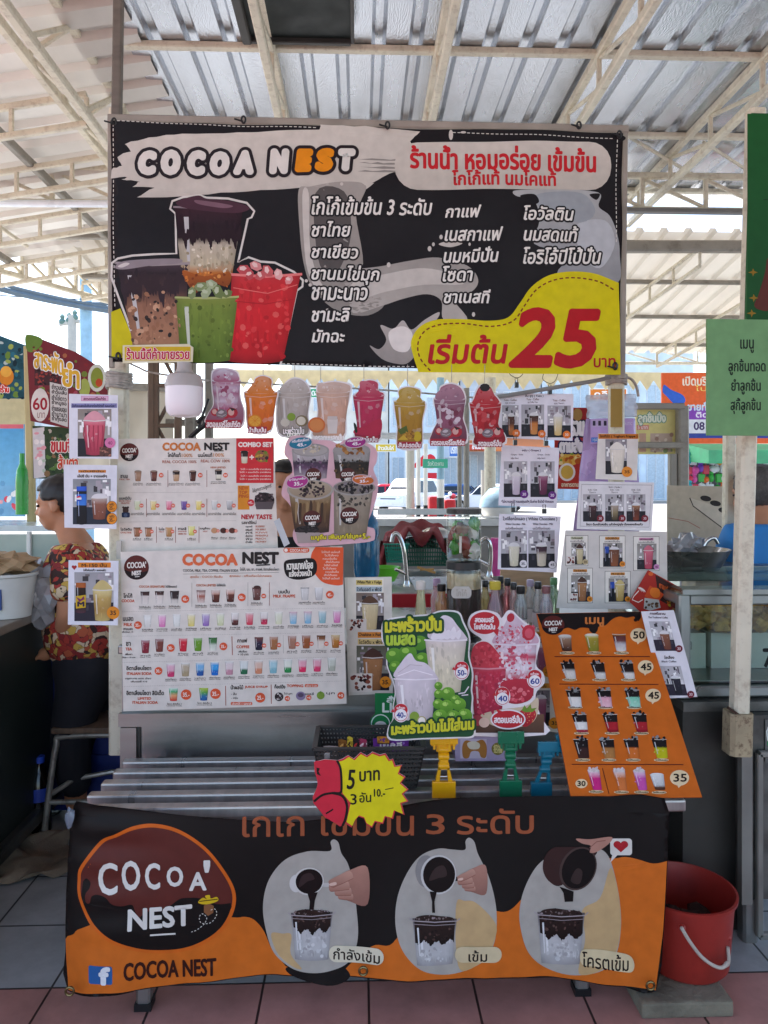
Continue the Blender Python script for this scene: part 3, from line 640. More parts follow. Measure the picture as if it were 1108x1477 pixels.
BLUEW = mat('pale_blue_wall', '#d2dfe8', .7, scale=1); CREAMW = mat('cream_wall', '#ddd8cc', .75, scale=1); GREYW = mat('light_grey_wall', '#b9c0c6', .75, scale=1)
building('shophouse', 420, 560, 62, 420, 8, CREAMW, 'cream shophouse across the road behind the hanging shake cutouts', 3, 5)
building('shophouse', 562, 662, 61.5, 470, 8, BLUEW, 'pale blue shophouse across the road behind the street sign', 3, 4)
building('shophouse', 664, 780, 62, 545, 8, GREYW, 'low grey shophouse with an orange awning across the road', 2, 4, awn=mat('orange_awning', '#d0763a', .6))
building('shophouse', 782, 1000, 62.4, 440, 8, BLUEW, 'wide pale blue building across the road behind the purple bag', 3, 6)
building('shophouse', -60, 60, 64, 600, 8, GREYW, 'grey shophouse far behind the blue food banner', 2, 4)
pl = vplane(57); a = Art(pl)
a.poly([(590, 677), (612, 655), (612, 672)], '#d8303a', 2); a.blob([(614, 662), (620, 655), (628, 660), (629, 674), (614, 674)], '#d8303a', 2); a.rect(612, 682, 632, 693, '#d8303a', 2)
a.build('shop_sign', [(584, 648), (638, 648), (638, 698), (584, 698)], PAPER, .1, '#dfe6ea', label='white shop sign with big red letters across the road', cat='sign')

for x0, y0, x1, y1, Y, c, t, l in ((541, 640, 572, 652, 58, '#d8b83a', 'ข้าวมันไก่', 'yellow shop sign across the road left of the white red sign'), (648, 636, 664, 660, 58.5, '#4a78c0', 'บริการ', 'small blue upright shop sign beside the street sign pole'), (676, 640, 712, 650, 58, '#c84a3a', 'ร้านอาหาร', 'red shop sign over the orange awning across the road'), (430, 560, 470, 574, 58, '#3a9a6a', 'ตลาดสด', 'green market sign across the road behind the hanging cutouts'), (850, 560, 905, 578, 58.5, '#d8782a', 'คลินิก', 'orange clinic sign across the road behind the lilac bag')):
    a = Art(vplane(Y)); w_, h_ = x1-x0, y1-y0; a.rect(x0+w_*.03, y0+h_*.08, x1-w_*.03, y1-h_*.08, c, 1); a.tb(t, x0+w_*.14, y0+h_*.24, x1-w_*.14, y1-h_*.24, '#f4f0e6', 3, b=.3)
    a.build('shop_sign', [(x0, y0), (x1, y0), (x1, y1), (x0, y1)], PAPER, .1, '#e6e4de', label=l, cat='sign', group='shop signs across the road')
car('parked_car', 664, 46, 4.4, mat('blue_car_paint', '#3a5a8a', .2, .3), 'blue hatchback seen between the two grey poles', -1, False, R(10))
# ================================================================ NEIGHBOUR STALLS, KITCHEN
STEEL = mat('brushed_stainless', '#9a9a97', 0.36, 0.85, var=0.10, scale=2, stretch=(1, 1, 9), bump=0.03, bscale=30, dirt='#5a5a56', dscale=2.5, damt=.3)
STEELD = mat('dull_stainless', '#6f706c', 0.42, 0.75, var=0.3, scale=2.5, stretch=(1, 1, 6), dirt='#2c2a26', dscale=3, damt=.5)
CHROME = mat('chrome', '#c8c8c6', 0.15, 1.0, var=0.05)
CASEG = thin_glass('case_pane', '#e6efec', .06, .8)
CLEAR = thin_glass('clear_glass', '#f2f6f4')
CREAMTARP = mat('cream_tarp', '#cfc6b4', 0.7, var=0.12, scale=2, bump=.2, bscale=6)
# ---- left stalls: hoardings
def hoarding(name, Y, rot, outline, base, draw, label, post=None, px=None):
    pl = vplane(Y, rot, 0, px or outline[0][0]); a = Art(pl); a.clip = outline; draw(a); return a.build(name, outline, VINYL, .02, base, label=label, cat='banner')
def d1(a):
    a.rect(-10, 575, 36, 612, '#d2c9a0', 1); a.specks(0, 490, 38, 575, 70, ['#1f4a57', '#6f8f3c', '#2d6f86', '#9fb05a', '#17303c', '#b9c9c9'], 2, 6, 2)
    a.ell(9, 543, 11, 13, '#e08a2c', 3); a.ell(9, 536, 8, 8, '#f0b24a', 4); a.ell(4, 560, 8, 6, '#c9342a', 3); a.tb('ยำร้าน', -5, 556, 13, 566, '#d83028', 5, b=.6, ol='#ffffff', olw=.8)
hoarding('food_banner', 4.6, 12, [(-40, 470), (0, 484), (37, 498), (38, 586), (37, 594), (-40, 588)], '#2a5a6a', d1, 'blue and green food banner of the neighbouring stall at the far left', px=10)
def d2(a):
    a.blob([(38, 483), (60, 488), (58, 500), (46, 508), (38, 503)], '#6b8a3a', 1); a.specks(45, 500, 152, 620, 120, ['#8a2a30', '#6a1f2a', '#a8485a', '#5a3a2a', '#7a8a3a', '#b06a4a'], 1.5, 5, 1)
    a.ell(140, 545, 13, 20, '#d9dccf', 2); a.ell(140, 545, 9, 15, '#8f9a3c', 3); a.ell(143, 552, 5, 6, '#c8502a', 4); a.ell(122, 560, 8, 14, '#a9b45a', 3)
    a.tb('สาระพัด', 50, 500, 91, 530, '#e9b53a', 6, b=.8, ol='#ffffff', olw=1.2, ol2='#5a1a22', ol2w=.8, sl=.28); a.tb('ยำ', 91, 522, 114, 556, '#e9b53a', 6, b=1.2, ol='#ffffff', olw=1.4, ol2='#5a1a22', ol2w=.9, sl=.2)
    a.rect(50, 532, 86, 556, '#4a2a2e', 2); a.specks(52, 534, 84, 554, 40, ['#8a3a3a', '#2a1a1e', '#a8443a'], 1, 3, 3)
    a.ell(58, 584, 13, 24, '#e8ddd6', 5); a.tb('60', 48, 574, 68, 591, '#a82030', 6, b=.5); a.tb('บาท', 54, 595, 65, 603, '#8a4a4a', 6)
    a.poly([(72, 551), (98, 557), (98, 616), (73, 608)], '#d6cfca', 4)
    for i, s in enumerate(('ยำรวมมิตร', 'ยำวุ้นเส้น', 'ยำไข่ดาว', 'ยำหมูยอ', 'ยำแซลมอน', 'ยำมาม่า', 'ยำกุ้งสด')): a.tb(s, 75, 554+i*7.6, 96, 561+i*7.8, '#3a2a2a', 5, b=.25, sl=.12)
hoarding('food_banner', 4.2, 10, [(38, 482), (60, 489), (110, 508), (148, 532), (155, 552), (155, 618), (99, 618), (44, 607)], '#7d2c34', d2, 'dark red slanting food banner with the big yellow heading and 60 disc', px=60)
def d3(a):
    a.poly([(47, 618), (64, 616), (66, 688), (49, 690)], '#d9cfcf', 1); a.specks(48, 620, 64, 686, 24, ['#e8a0a8', '#f3e6e2', '#b8c4b0'], 2, 5, 2); a.specks(66, 620, 110, 690, 70, ['#2c3f2a', '#5b7a3c', '#3a4a30', '#8a6a4a', '#c0b0a0'], 2, 6, 2)
    a.tb('ขนมจีน', 74, 631, 112, 652, '#c8303a', 6, b=.8, ol='#f0e6d8', olw=1); a.tb('ส้มตำ', 84, 656, 112, 676, '#d8503a', 6, b=.6, ol='#f0e6d8', olw=1)
hoarding('food_banner', 4.3, 10, [(47, 614), (112, 617), (112, 692), (48, 690)], '#39482f', d3, 'dark green lower banner with red lettering under the red banner', px=60)
st = MB(); st.bar(at(41, 500, 4.55), at(46, 760, 4.55), .045); st.build('stall_post', mat('bamboo_pole', '#b8a678', .7), label='pale wooden post between the two left food banners', cat='post')
bs = Art(vplane(5.2)); bs.rect(0, 596, 34, 618, '#d86a78', 1); bs.rect(0, 618, 34, 700, '#5aa0d0', 1, '#7ab8dc'); bs.specks(0, 690, 40, 745, 14, ['#e85a6a', '#f0f0f0', '#e8a8b0', '#6aa0c8'], 3, 8, 2)
bs.build('plastic_sheet', [(-60, 594), (35, 596), (36, 745), (-60, 745)], VINYL, .01, '#7fb4d8', label='light blue plastic sheet hanging behind the left stall post', cat='sheet')
gb = MB(); p = at(32, 742, 4.4); gb.lathe([(.035, 0), (.035, .2), (.03, .26), (.014, .3), (.014, .36)], p, 12); gb.build('bottle', mat('green_bottle', '#2f9a3c', .25), smooth=True, label='tall green sauce bottle on the left glass case', cat='bottle')
# glass food case, left, behind the woman
gc = empty('glass_case', at(30, 800, 4.3), 'low glass food case with pale frame left of the seated woman', 'food case')
A0, A1 = at(-90, 752, 4.6), at(160, 737, 4.6); z_ = A0.z
MB().box((A0.x, 4.1, z_-.03), (A1.x, 4.75, z_)).build('top', mat('pale_case_top', '#c8d4d6', .25), gc)
MB().box((A0.x, 4.08, z_-.26), (A1.x, 4.10, z_-.045)).build('glass_front', mat('case_glass', '#9fb0a6', .08, var=.1), gc)
for i in range(5): xx = A0.x+(A1.x-A0.x)*i/4; MB().bar((xx, 4.07, z_-.28), (xx, 4.07, z_-.03), .022).build('frame_bar', WHITE, gc)
MB().box((A0.x, 4.05, z_-.72), (A1.x, 4.75, z_-.29)).build('base', mat('brown_board', '#6b4a36', .7, var=.25, stretch=(1, 1, 8)), gc)
# left steel counter
xr = at(48, 885, 3.1).x; lc = empty('steel_counter', (xr-.5, 2.7, 0), 'dark stainless counter of the left neighbour stall, seen end on', 'counter')
MB().box((xr-1.4, 1.75, .93), (xr+.02, 3.5, .965), .006).build('worktop', mat('worn_worktop', '#8c8378', .4, .4, var=.3, dirt='#3a322a'), lc)
MB().box((xr-1.38, 1.8, .12), (xr-.02, 3.45, .928)).build('body', mat('dark_counter_side', '#3b423e', .45, .4, var=.3, scale=2, dirt='#1c1c1a'), lc)
MB().bar((xr, 1.8, .1), (xr, 3.45, .1), .05).build('foot_rail', STEELD, lc)
bk = empty('bucket', at(12, 868, 3.0), 'white plastic tub with blue print on the left counter', 'tub'); p = world_of(bk); p.z = .967; bk.location = p
MB().lathe([(.085, 0), (.105, .16), (.112, .165), (.112, .175), (.1, .175), (.082, .01)], p, 24, cap1=False).build('shell', mat('white_tub', '#d0cfca', .4), bk, smooth=True)
MB().box(p+Vector((-.05, -.104, .04)), p+Vector((.02, -.094, .12))).build('print', mat('blue_print', '#2f4f8a', .5), bk)
p2 = at(45, 868, 3.15); p2.z = .966; MB().lathe([(.03, 0), (.042, .085), (.04, .085), (.028, .005)], p2+Vector((0, .02, .09)), 16, cap1=False).build('plastic_cup', mat('lime_plastic', '#6cc41e', .35), smooth=True, label='bright lime plastic cup above the white tub', cat='cup')
bg_ = MB()
rd = random.Random(5)
def crumple(mb, c, r, n, seed):
    rd = random.Random(seed); bm = bmesh.new(); bmesh.ops.create_icosphere(bm, subdivisions=n, radius=1)
    for v in bm.verts:
        k = 1+rd.uniform(-.28, .22); v.co = Vector((v.co.x*r[0]*k, v.co.y*r[1]*k, v.co.z*r[2]*k))+Vector(c)
    mb.bm(bm)
crumple(bg_, at(55, 855, 3.1), (.09, .08, .13), 3, 2); bg_.build('plastic_bag', mat('milky_bag', '#b8b8bc', .2, trans=.4), label='crumpled clear plastic bag with purple stripes hanging off the left counter', cat='bag')
t = MB(); crumple(t, at(8, 812, 3.05)+Vector((0, 0, 0)), (.12, .1, .05), 3, 8); t.build('paper_wrap', mat('brown_paper', '#a78a68', .8), label='crumpled brown paper lying on the white tub', cat='paper')
# cooler box, stool, bottles, rag
cb = empty('cooler_box', at(115, 1150, 3.45), 'dark blue cooler box behind the metal stool', 'cooler box'); a = at(64, 940, 3.35); b_ = at(215, 940, 3.35)
BLUEC = mat('navy_plastic', '#1c2f74', .4, var=.15)
MB().box((a.x, 3.35, .02), (b_.x, 3.85, .66), .03).build('body', BLUEC, cb); MB().box((a.x-.02, 3.33, .665), (b_.x+.02, 3.87, .745), .02).build('lid', BLUEC, cb)
for zz in (.25, .42): MB().box((a.x+.03, 3.335, zz), (b_.x-.03, 3.348, zz+.03)).build('ridge', BLUEC, cb)
s0 = at(120, 1180, 3.25); s0.z = 0; sx0, sx1 = at(76, 1035, 3.12).x, at(215, 1035, 3.12).x; so_ = empty('metal_stool', ((sx0+sx1)/2, 3.25, 0), 'worn stool with wooden seat and bent tube legs beside the stall post', 'stool')
MB().box((sx0, 3.1, .455), (sx1, 3.42, .48), .006).build('seat', mat('dark_wood_seat', '#6a5544', .6, var=.35, stretch=(8, 1, 1), dirt='#2e241c', dscale=8), so_)
TUBEM = mat('stool_tube', '#a8a49c', .35, .6, dirt='#4a3c30', dscale=20, damt=.6)
for yy in (3.12, 3.4):
    pts = smooth_path([(sx0-.035, 0.02), (sx0-.015, .2), (sx0+.015, .4), (sx0+.05, .44), (sx1-.05, .44), (sx1-.015, .4), (sx1+.03, .02)], 5, False)
    MB().tube([(x, yy, z) for x, z in pts], .013, 10).build('leg', TUBEM, so_, smooth=True)
    for xx in (sx0-.036, sx1+.031): MB().tube([(xx, yy, 0), (xx, yy, .05)], .018, 10).build('foot', BLACKP, so_, smooth=True)
MB().tube([(sx0-.005, 3.12, .2), (sx0+.06, 3.2, .23), (sx0+.2, 3.26, .235), (sx1, 3.26, .235)], .011, 8).build('stretcher', TUBEM, so_, smooth=True)
MB().tube([(sx0-.01, 3.12, .165), (sx1, 3.12, .165)], .011, 8).build('stretcher', TUBEM, so_, smooth=True)
def pet(px, pyb, Y, h, liquid, label, cap='#2a4fc0', lab='#3048a8', grp=None, z=None):
    p = at(px, pyb, Y)
    if z is not None: p.z = z
    root = empty('bottle', p, label, 'bottle', grp); r = h*.15
    MB().lathe([(r*.9, 0), (r, h*.04), (r, h*.3), (r*.93, h*.4), (r, h*.5), (r, h*.62), (r*.55, h*.8), (r*.35, h*.88), (r*.35, h*.93)], p, 16).build('body', liquid, root, smooth=True)
    MB().lathe([(r*.42, h*.92), (r*.42, h), (r*.1, h)], p, 12).build('cap', mat('cap'+cap, cap, .4), root, smooth=True)
    MB().lathe([(r*1.02, h*.45), (r*1.02, h*.62)], p, 16, cap0=False, cap1=False).build('label_band', mat('band'+lab, lab, .4), root, smooth=True)
COLA = mat('cola', '#120a08', .1); CLR = mat('pet_clear', '#9aa8a4', .08, trans=.6)
pet(57, 1146, 3.2, .33, COLA, 'dark cola bottle with blue cap standing by the left counter', z=0); pet(72, 1130, 3.4, .38, CLR, 'clear water bottle with blue cap behind the cola bottle', lab='#4a8a4a', z=0); pet(48, 1075, 3.42, .46, CLR, 'tallest clear bottle close to the left counter side', '#8ab0b8', '#8aa0a8', z=.0)
# floor rag: crumpled cloth sheet
t = MB(); N = 40; p0 = atz(20, 1235, 0)
vs = []; rd = random.Random(11)
def ragz(u, v): return .02+.018*math.sin(9*u+3*math.sin(4*v))+.014*math.sin(13*v+5*u)+.012*math.sin(23*u-11*v)+.03*max(0, math.sin(3.1*u+1)*math.sin(2.6*v+.5))
for i in range(N+1):
    for j in range(N+1):
        u, v = i/N, j/N; e = .03*math.sin(7*v)+.02*math.sin(17*v); e2 = .03*math.sin(6*u+1)
        vs.append((p0.x-.32+.55*u+e, p0.y-.2+.42*v+e2, max(.004, ragz(u, v))))
t.add(vs, [(i*(N+1)+j, (i+1)*(N+1)+j, (i+1)*(N+1)+j+1, i*(N+1)+j+1) for i in range(N) for j in range(N)])
t.build('floor_rag', mat('brown_rag', '#7d7060', .9, var=.35, scale=12, bump=.4, bscale=200), smooth=True, label='crumpled brown rag lying on the tiles by the left counter', cat='rag')

# ---- lattice tower + tarp + loops between post and menu board
t = MB(); pl_ = [at(183, 556, 6.2), at(250, 560, 6.2), at(250, 760, 6.2), at(183, 760, 6.2)]
tp = empty('tarp_wall', pl_[2], 'cream tarpaulin wall behind the white bulb', 'tarpaulin')
vs = []; n = 14
for i in range(n+1):
    for j in range(n+1):
        x = pl_[0].x-.6+(pl_[1].x-pl_[0].x+.6)*i/n; z = pl_[0].z+(pl_[2].z-pl_[0].z)*j/n; vs.append((x, 6.2+.03*math.sin(i*1.3+j*.4)+.02*math.sin(j*.9), z))
t.add(vs, [(i*(n+1)+j, (i+1)*(n+1)+j, (i+1)*(n+1)+j+1, i*(n+1)+j+1) for i in range(n) for j in range(n)]); t.build('sheet', CREAMTARP, tp, smooth=True)
MB().bar(at(120, 556, 6.15), at(252, 560, 6.15), .06).build('top_bar', STEEL_GREY, tp)
lt_ = empty('lattice_post', at(235, g(0, 5.4), 5.4), 'brown lattice steel post behind the white bulb', 'post'); RUST = mat('brown_steel', '#6a5546', .6, .2, var=.25)
for px, r in ((219, .05), (226, .035), (257, .05)): MB().bar(at(px, 430, 5.4), at(px, g(0, 5.4), 5.4), r).build('upright', RUST, lt_)
t = MB()
for k, y in enumerate(range(440, 900, 58)):
    t.bar(at(226, y, 5.4), at(257, y, 5.4), .03); t.bar(at(226, y, 5.42) if k % 2 else at(257, y, 5.42), at(257, y+58, 5.42) if k % 2 else at(226, y+58, 5.42), .025)
t.build('lacing', RUST, lt_)
t = MB(); t.bar(at(275, 520, 5.6), at(275, 700, 5.6), .08); t.bar(at(302, 520, 5.7), at(302, 700, 5.7), .06); t.bar(at(240, 609, 5.6), at(330, 612, 5.6), .05); t.build('steel_stand', STEEL_GREY, label='grey steel frame standing behind the first shake cutout', cat='stand')
t = MB(); t.tube([at(301, 575, 3.2), at(292, 600, 3.2), at(285, 622, 3.2)], .006, 6); t.tube([at(*p, 3.2) for p in smooth_path([(285, 610), (294, 602), (296, 612), (287, 620), (278, 628), (274, 632)], 5, False)], .011, 6); t.build('black_clip_cord', BLACKP, label='black cord loop and clip hanging over the upper menu board', cat='cord')
# ---- glass panelled kitchen: sink bench
STEEL0 = STEEL; STEEL = mat('sink_steel', '#d2d4d4', .3, .7, var=.1, scale=6)
sb_ = empty('sink_bench', at(640, g(0, 3.9), 3.9), 'stainless sink bench with two bowls and red front edge inside the stall', 'sink bench')
x0, x1 = at(520, 840, 3.65).x, at(735, 840, 3.65).x; zt = .96
t = MB(); t.box((x0, 3.62, zt-.03), (x1, 3.72, zt)); t.box((x0, 4.25, zt-.03), (x1, 4.6, zt)); t.box((x0, 3.72, zt-.03), (x0+.28, 4.25, zt)); t.box((x0+.62, 3.72, zt-.03), (x0+.7, 4.25, zt)); t.box((x1-.06, 3.72, zt-.03), (x1, 4.25, zt)); t.build('top', STEEL, sb_)
for a_, b__ in ((x0+.28, x0+.62), (x0+.7, x1-.06)):
    t = MB(); t.add([(a_, 3.72, zt-.002), (b__, 3.72, zt-.002), (b__, 4.25, zt-.002), (a_, 4.25, zt-.002), (a_+.03, 3.76, zt-.18), (b__-.03, 3.76, zt-.18), (b__-.03, 4.21, zt-.18), (a_+.03, 4.21, zt-.18)], [(0, 1, 5, 4), (1, 2, 6, 5), (2, 3, 7, 6), (3, 0, 4, 7), (4, 5, 6, 7)]); t.build('bowl', STEEL, sb_, recalc=False)
t = MB(); t.box((x0, 3.60, zt-.07), (x1, 3.617, zt-.005)); t.build('edge_trim', REDP, sb_)
t = MB(); t.box((x0+.02, 3.66, .02), (x1-.02, 4.55, zt-.19)); t.build('cabinet', mat('dark_cabinet', '#46423e', .5, .3), sb_)  # cabinet below the bowls, plain dark grey-brown base colour
STEEL = STEEL0
def sp3(pts, Y): return [at(x, y, Y) for x, y in smooth_path(pts, 6, False)]
def faucet2(pts, Y, r, label):
    p3 = sp3(pts, Y); root = empty('faucet', p3[0], label, 'tap'); MB().tube(p3, r, 10).build('spout', CHROME, root, smooth=True); MB().lathe([(r*1.7, 0), (r*1.6, .012), (r*1.1, .03)], p3[0], 14).build('base', CHROME, root, smooth=True)
    MB().tube([p3[0]+Vector((0, 0, .06)), p3[0]+Vector((-.06, -.02, .09))], .008, 8).build('handle', CHROME, root, smooth=True)
faucet2([(587, 846), (585, 815), (582, 790), (575, 772), (568, 771), (565, 782)], 3.68, .011, 'tall curved tap in front of the teal basket')
faucet2([(706, 832), (708, 800), (706, 783), (700, 777), (693, 782)], 3.9, .012, 'curved chrome tap right of the glass jars')
# ledge at the back of the kitchen
t = MB(); a, b_ = at(430, 748, 5.1), at(735, 748, 5.1); t.box((a.x, 5.05, a.z-.05), (b_.x, 5.4, a.z)); t.build('ledge', mat('white_ledge', '#d8d8d4', .5), label='white ledge running behind the sink bench', cat='ledge')
t = MB(); t.box((a.x, 5.1, 0), (b_.x, 5.35, a.z-.055)); t.build('low_wall', mat('grey_low_wall', '#8f8c86', .7), label='grey low partition under the white ledge behind the sink', cat='partition')
# baskets
def basket(name, cx, ytop, ybot, wpx, Y, depth, m, label, taper=.88, rows=6, colsn=16):
    p = at(cx, ybot, Y); wd, ht = wpx*Y/F, (ybot-ytop)*Y/F; root = empty(name, p, label, 'basket'); t = MB()
    def C(u, v, k): s_ = taper+(1-taper)*k; return p+Vector((u*wd/2*s_, depth/2+v*depth/2*s_, k*ht))
    cor = [(-1, -1), (1, -1), (1, 1), (-1, 1)]
    for k in range(rows+1):
        for i in range(4): t.bar(C(*cor[i], k/rows), C(*cor[(i+1) % 4], k/rows), .006 if k < rows else .016, .008)
    for i in range(4):
        q0, q1 = cor[i], cor[(i+1) % 4]; nn = colsn if i % 2 == 0 else colsn//2
        for j in range(nn+1):
            f_ = j/nn; u, v = q0[0]+(q1[0]-q0[0])*f_, q0[1]+(q1[1]-q0[1])*f_; t.bar(C(u, v, 0), C(u, v, 1), .006)
    t.build('mesh_wall', m, root); t = MB(); t.prism([C(-1, -1, 0.01), C(1, -1, 0.01), C(1, 1, 0.01), C(-1, 1, 0.01)], (0, 0, .006)); t.build('base', m, root); return root
GREENB = mat('dark_green_plastic', '#12604a', .4); TEALB = mat('teal_plastic', '#1a8a76', .4)
basket('dish_basket', 617, 778, 816, 62, 4.3, .3, GREENB, 'large dark green dish basket under the maroon towel'); basket('small_basket', 572, 785, 811, 34, 4.1, .16, TEALB, 'small round teal basket left of the dish basket', .8, 5, 10)
for px, py, r, l in ((597, 778, .07, 'small steel bowl at the left in the dish basket'), (628, 770, .1, 'largest upturned steel bowl lying on top in the dish basket'), (612, 784, .08, 'middle steel bowl low in the dish basket')):
    t = MB(); t.lathe([(r, 0), (r*.96, r*.2), (r*.8, r*.45), (r*.5, r*.6), (.001, r*.64)], at(px, py+6, 4.4), 20, cap0=False); t.build('metal_bowl', mat('bowl_steel', '#a8a6a0', .3, .8), smooth=True, label=l, cat='bowl', group='steel bowls in the dish basket')
t = MB(); top = [(548, 800), (556, 772), (575, 756), (600, 751), (625, 753), (645, 766), (646, 778)]
path = smooth_path(top, 6, False); vs = []; n = len(path); m_ = 9
for j in range(m_):
    for i, (x, y) in enumerate(path):
        q = at(x, y, 4.15+.05*j); q.z += .012*math.sin(i*.9+j*1.1)+.02*math.sin(j*.8)-(.012*(m_-1-j))*(1+.4*math.sin(i*.7)); vs.append(q)
t.add(vs, [(j*n+i, j*n+i+1, (j+1)*n+i+1, (j+1)*n+i) for j in range(m_-1) for i in range(n-1)])
o = t.build('towel', mat('maroon_towel', '#7c2c30', .95, var=.3, scale=14, bump=.5, bscale=150), smooth=True, label='maroon towel draped over the dish basket', cat='towel'); sm = o.modifiers.new('thick', 'SOLIDIFY'); sm.thickness = .012
t = MB(); vs = []
for j in range(10):
    for i in range(7):
        q = at(549+i*2.2-j*.9, 780+j*6.2, 4.14); q.y += .02*math.sin(i*1.4+j*.3); vs.append(q)
t.add(vs, [(j*7+i, j*7+i+1, (j+1)*7+i+1, (j+1)*7+i) for j in range(9) for i in range(6)]); t.build('fold', mat('maroon_towel'), o, smooth=True)
t = MB(); p = at(556, 838, 3.85); t.lathe([(.05, 0), (.075, .05), (.08, .075), (.074, .075), (.048, .006)], p, 24, cap1=False); t.build('bowl', mat('lime_bowl', '#62c224', .35), smooth=True, label='bright green plastic bowl left of the tall tap', cat='bowl')
wj = empty('water_jug', at(529, 832, 3.2), 'blue water jug behind the flavour cards', 'jug'); p = world_of(wj)
MB().lathe([(.05, 0), (.056, .02), (.056, .15), (.05, .17), (.056, .19), (.052, .24), (.03, .27), (.03, .3)], p, 20).build('body', mat('blue_jug', '#1f6a96', .15, trans=.3), wj, smooth=True); MB().lathe([(.034, .295), (.034, .32)], p, 16).build('cap', WHITE, wj, smooth=True)
t = MB(); p = at(716, 830, 4.3); t.lathe([(.03, 0), (.034, .12), (.034, .22), (.03, .22)], p, 14); t.build('tumbler', mat('pink_plastic', '#e85aa8', .35), smooth=True, label='pink plastic tumbler standing by the chrome tap', cat='tumbler')
t = MB(); t.bar(at(602, 818, 3.9), at(628, 826, 3.9), .012); t.bar(at(606, 822, 3.92), at(626, 821, 3.92), .01); t.build('wooden_stick', mat('pale_wood', '#c89a5a', .7), label='pair of wooden sticks lying on the sink edge', cat='stick')
cl = empty('covered_dish', at(718, 744, 5.15), 'covered white dish on the white ledge by the sheets', 'dish'); p = world_of(cl)
MB().lathe([(.1, 0), (.13, .04), (.13, .06)], p, 20).build('base', WHITE, cl, smooth=True); MB().lathe([(.13, .062), (.12, .12), (.06, .19), (.02, .2)], p, 20).build('lid', mat('blue_lid', '#9ab8cc', .3), cl, smooth=True)
cr_ = MB(); p = at(765, 850, 3.7); cr_.box(p+Vector((-.15, 0, -.05)), p+Vector((.12, .02, .1))); cr_.build('wooden_board', mat('plywood', '#c9a884', .7, stretch=(1, 1, 9)), label='pale wooden board behind the syrup bottles', cat='board')
# ---- right neighbour: post, boards, counter, glass case
pr = empty('stall_post', at(1058, 1085, 2.32), 'leaning cream steel post with a rusty sleeve, right of the stall', 'post')
pA, pB = at(1090, 160, 2.3), at(1066, 1035, 2.32); MB().bar(pA, pB, .05, .05, up=(0, 1, 0)).build('shaft', STEEL_CREAM, pr)
MB().bar(at(1064.5, 1026, 2.32), at(1063, 1086, 2.32), .074, .074, up=(0, 1, 0)).build('sleeve', mat('rusty_sleeve', '#a8987a', .75, var=.3, dirt='#4a2818', dscale=45, damt=.95), pr)
t = MB(); t.bar(at(1067, 1030, 2.3), at(1065, 1033, 2.3), .085, .02, up=(0, 1, 0)); t.build('weld', mat('burnt_rust', '#3a2418', .85), pr)
a = Art(vplane(2.22)); a.rect(1078, 164, 1200, 462, '#1d5a2a', 1, '#164a22')
a.blob([(1108, 372), (1103, 395), (1094, 425), (1088, 440), (1096, 447), (1112, 444), (1120, 400)], '#5a2a22', 2); a.line([(1101, 288), (1130, 287)], 1.2, '#143018', 2)
for x, y in ((1085, 393), (1083, 452), (1086, 430)): a.poly([(x-6, y), (x, y-2), (x+1, y-6), (x+3, y-2), (x+8, y), (x+3, y+1.5), (x+1, y+6), (x, y+1.5)], '#8a6a1c', 2)
a.build('shop_banner', [(1084, 163), (1200, 166), (1200, 466), (1076, 462)], VINYL, .01, '#1d5a2a', label='tall dark green banner cut off by the right picture edge', cat='banner')
a = Art(vplane(2.2))
for s, b4 in (('เมนู', (1068, 490, 1087, 509)), ('ลูกชิ้นทอด', (1051, 518, 1104, 541)), ('ยำลูกชิ้น', (1055, 546, 1097, 569)), ('สุกี้ลูกชิ้น', (1054, 574, 1097, 597))): a.tb(s, *b4, '#1c2a1e', 3, b=.35)
a.build('menu_board', [(1020, 460), (1180, 462), (1180, 629), (1020, 628)], PAPER, .008, '#6f9a68', label='light green meatball menu board hung on the cream post', cat='menu board')
t = MB(); t.bar(at(1052, 628, 3.6), at(1050, 830, 3.6), .05); t.build('thin_post', STEEL_CREAM, label='thin cream post just behind the leaning right post', cat='post')
# right counter with glass show case
ca = empty('glass_show_case', at(1050, 1004, 2.5), 'stainless glass show case of fried snacks on the right counter', 'show case')
xa, xb = at(985, 1000, 2.45).x, at(985, 1000, 2.45).x+1.1; z0 = at(990, 1005, 2.45).z; z1 = at(990, 858, 2.45).z; yb = 3.05
FR = mat('case_frame', '#8f9694', .35, .7, var=.2)
for (x, y) in ((xa, 2.45), (xb, 2.45), (xa, yb), (xb, yb)): MB().bar((x, y, z0), (x, y, z1), .04).build('upright', FR, ca)
for z in (z0+.02, z1-.015):
    for p_, q_ in (((xa+.02, 2.45, z), (xb-.02, 2.45, z)), ((xa, 2.47, z), (xa, yb-.02, z)), ((xa+.02, yb, z), (xb-.02, yb, z))): MB().bar(p_, q_, .036).build('rail', FR, ca)
MB().box((xa-.015, 2.42, z1+.006), (xb, yb+.03, z1+.02)).build('glass_top', CASEG, ca); MB().box((xa-.015, 2.415, z1+.006), (xb, 2.419, z1+.022)).build('top_edge', FR, ca)

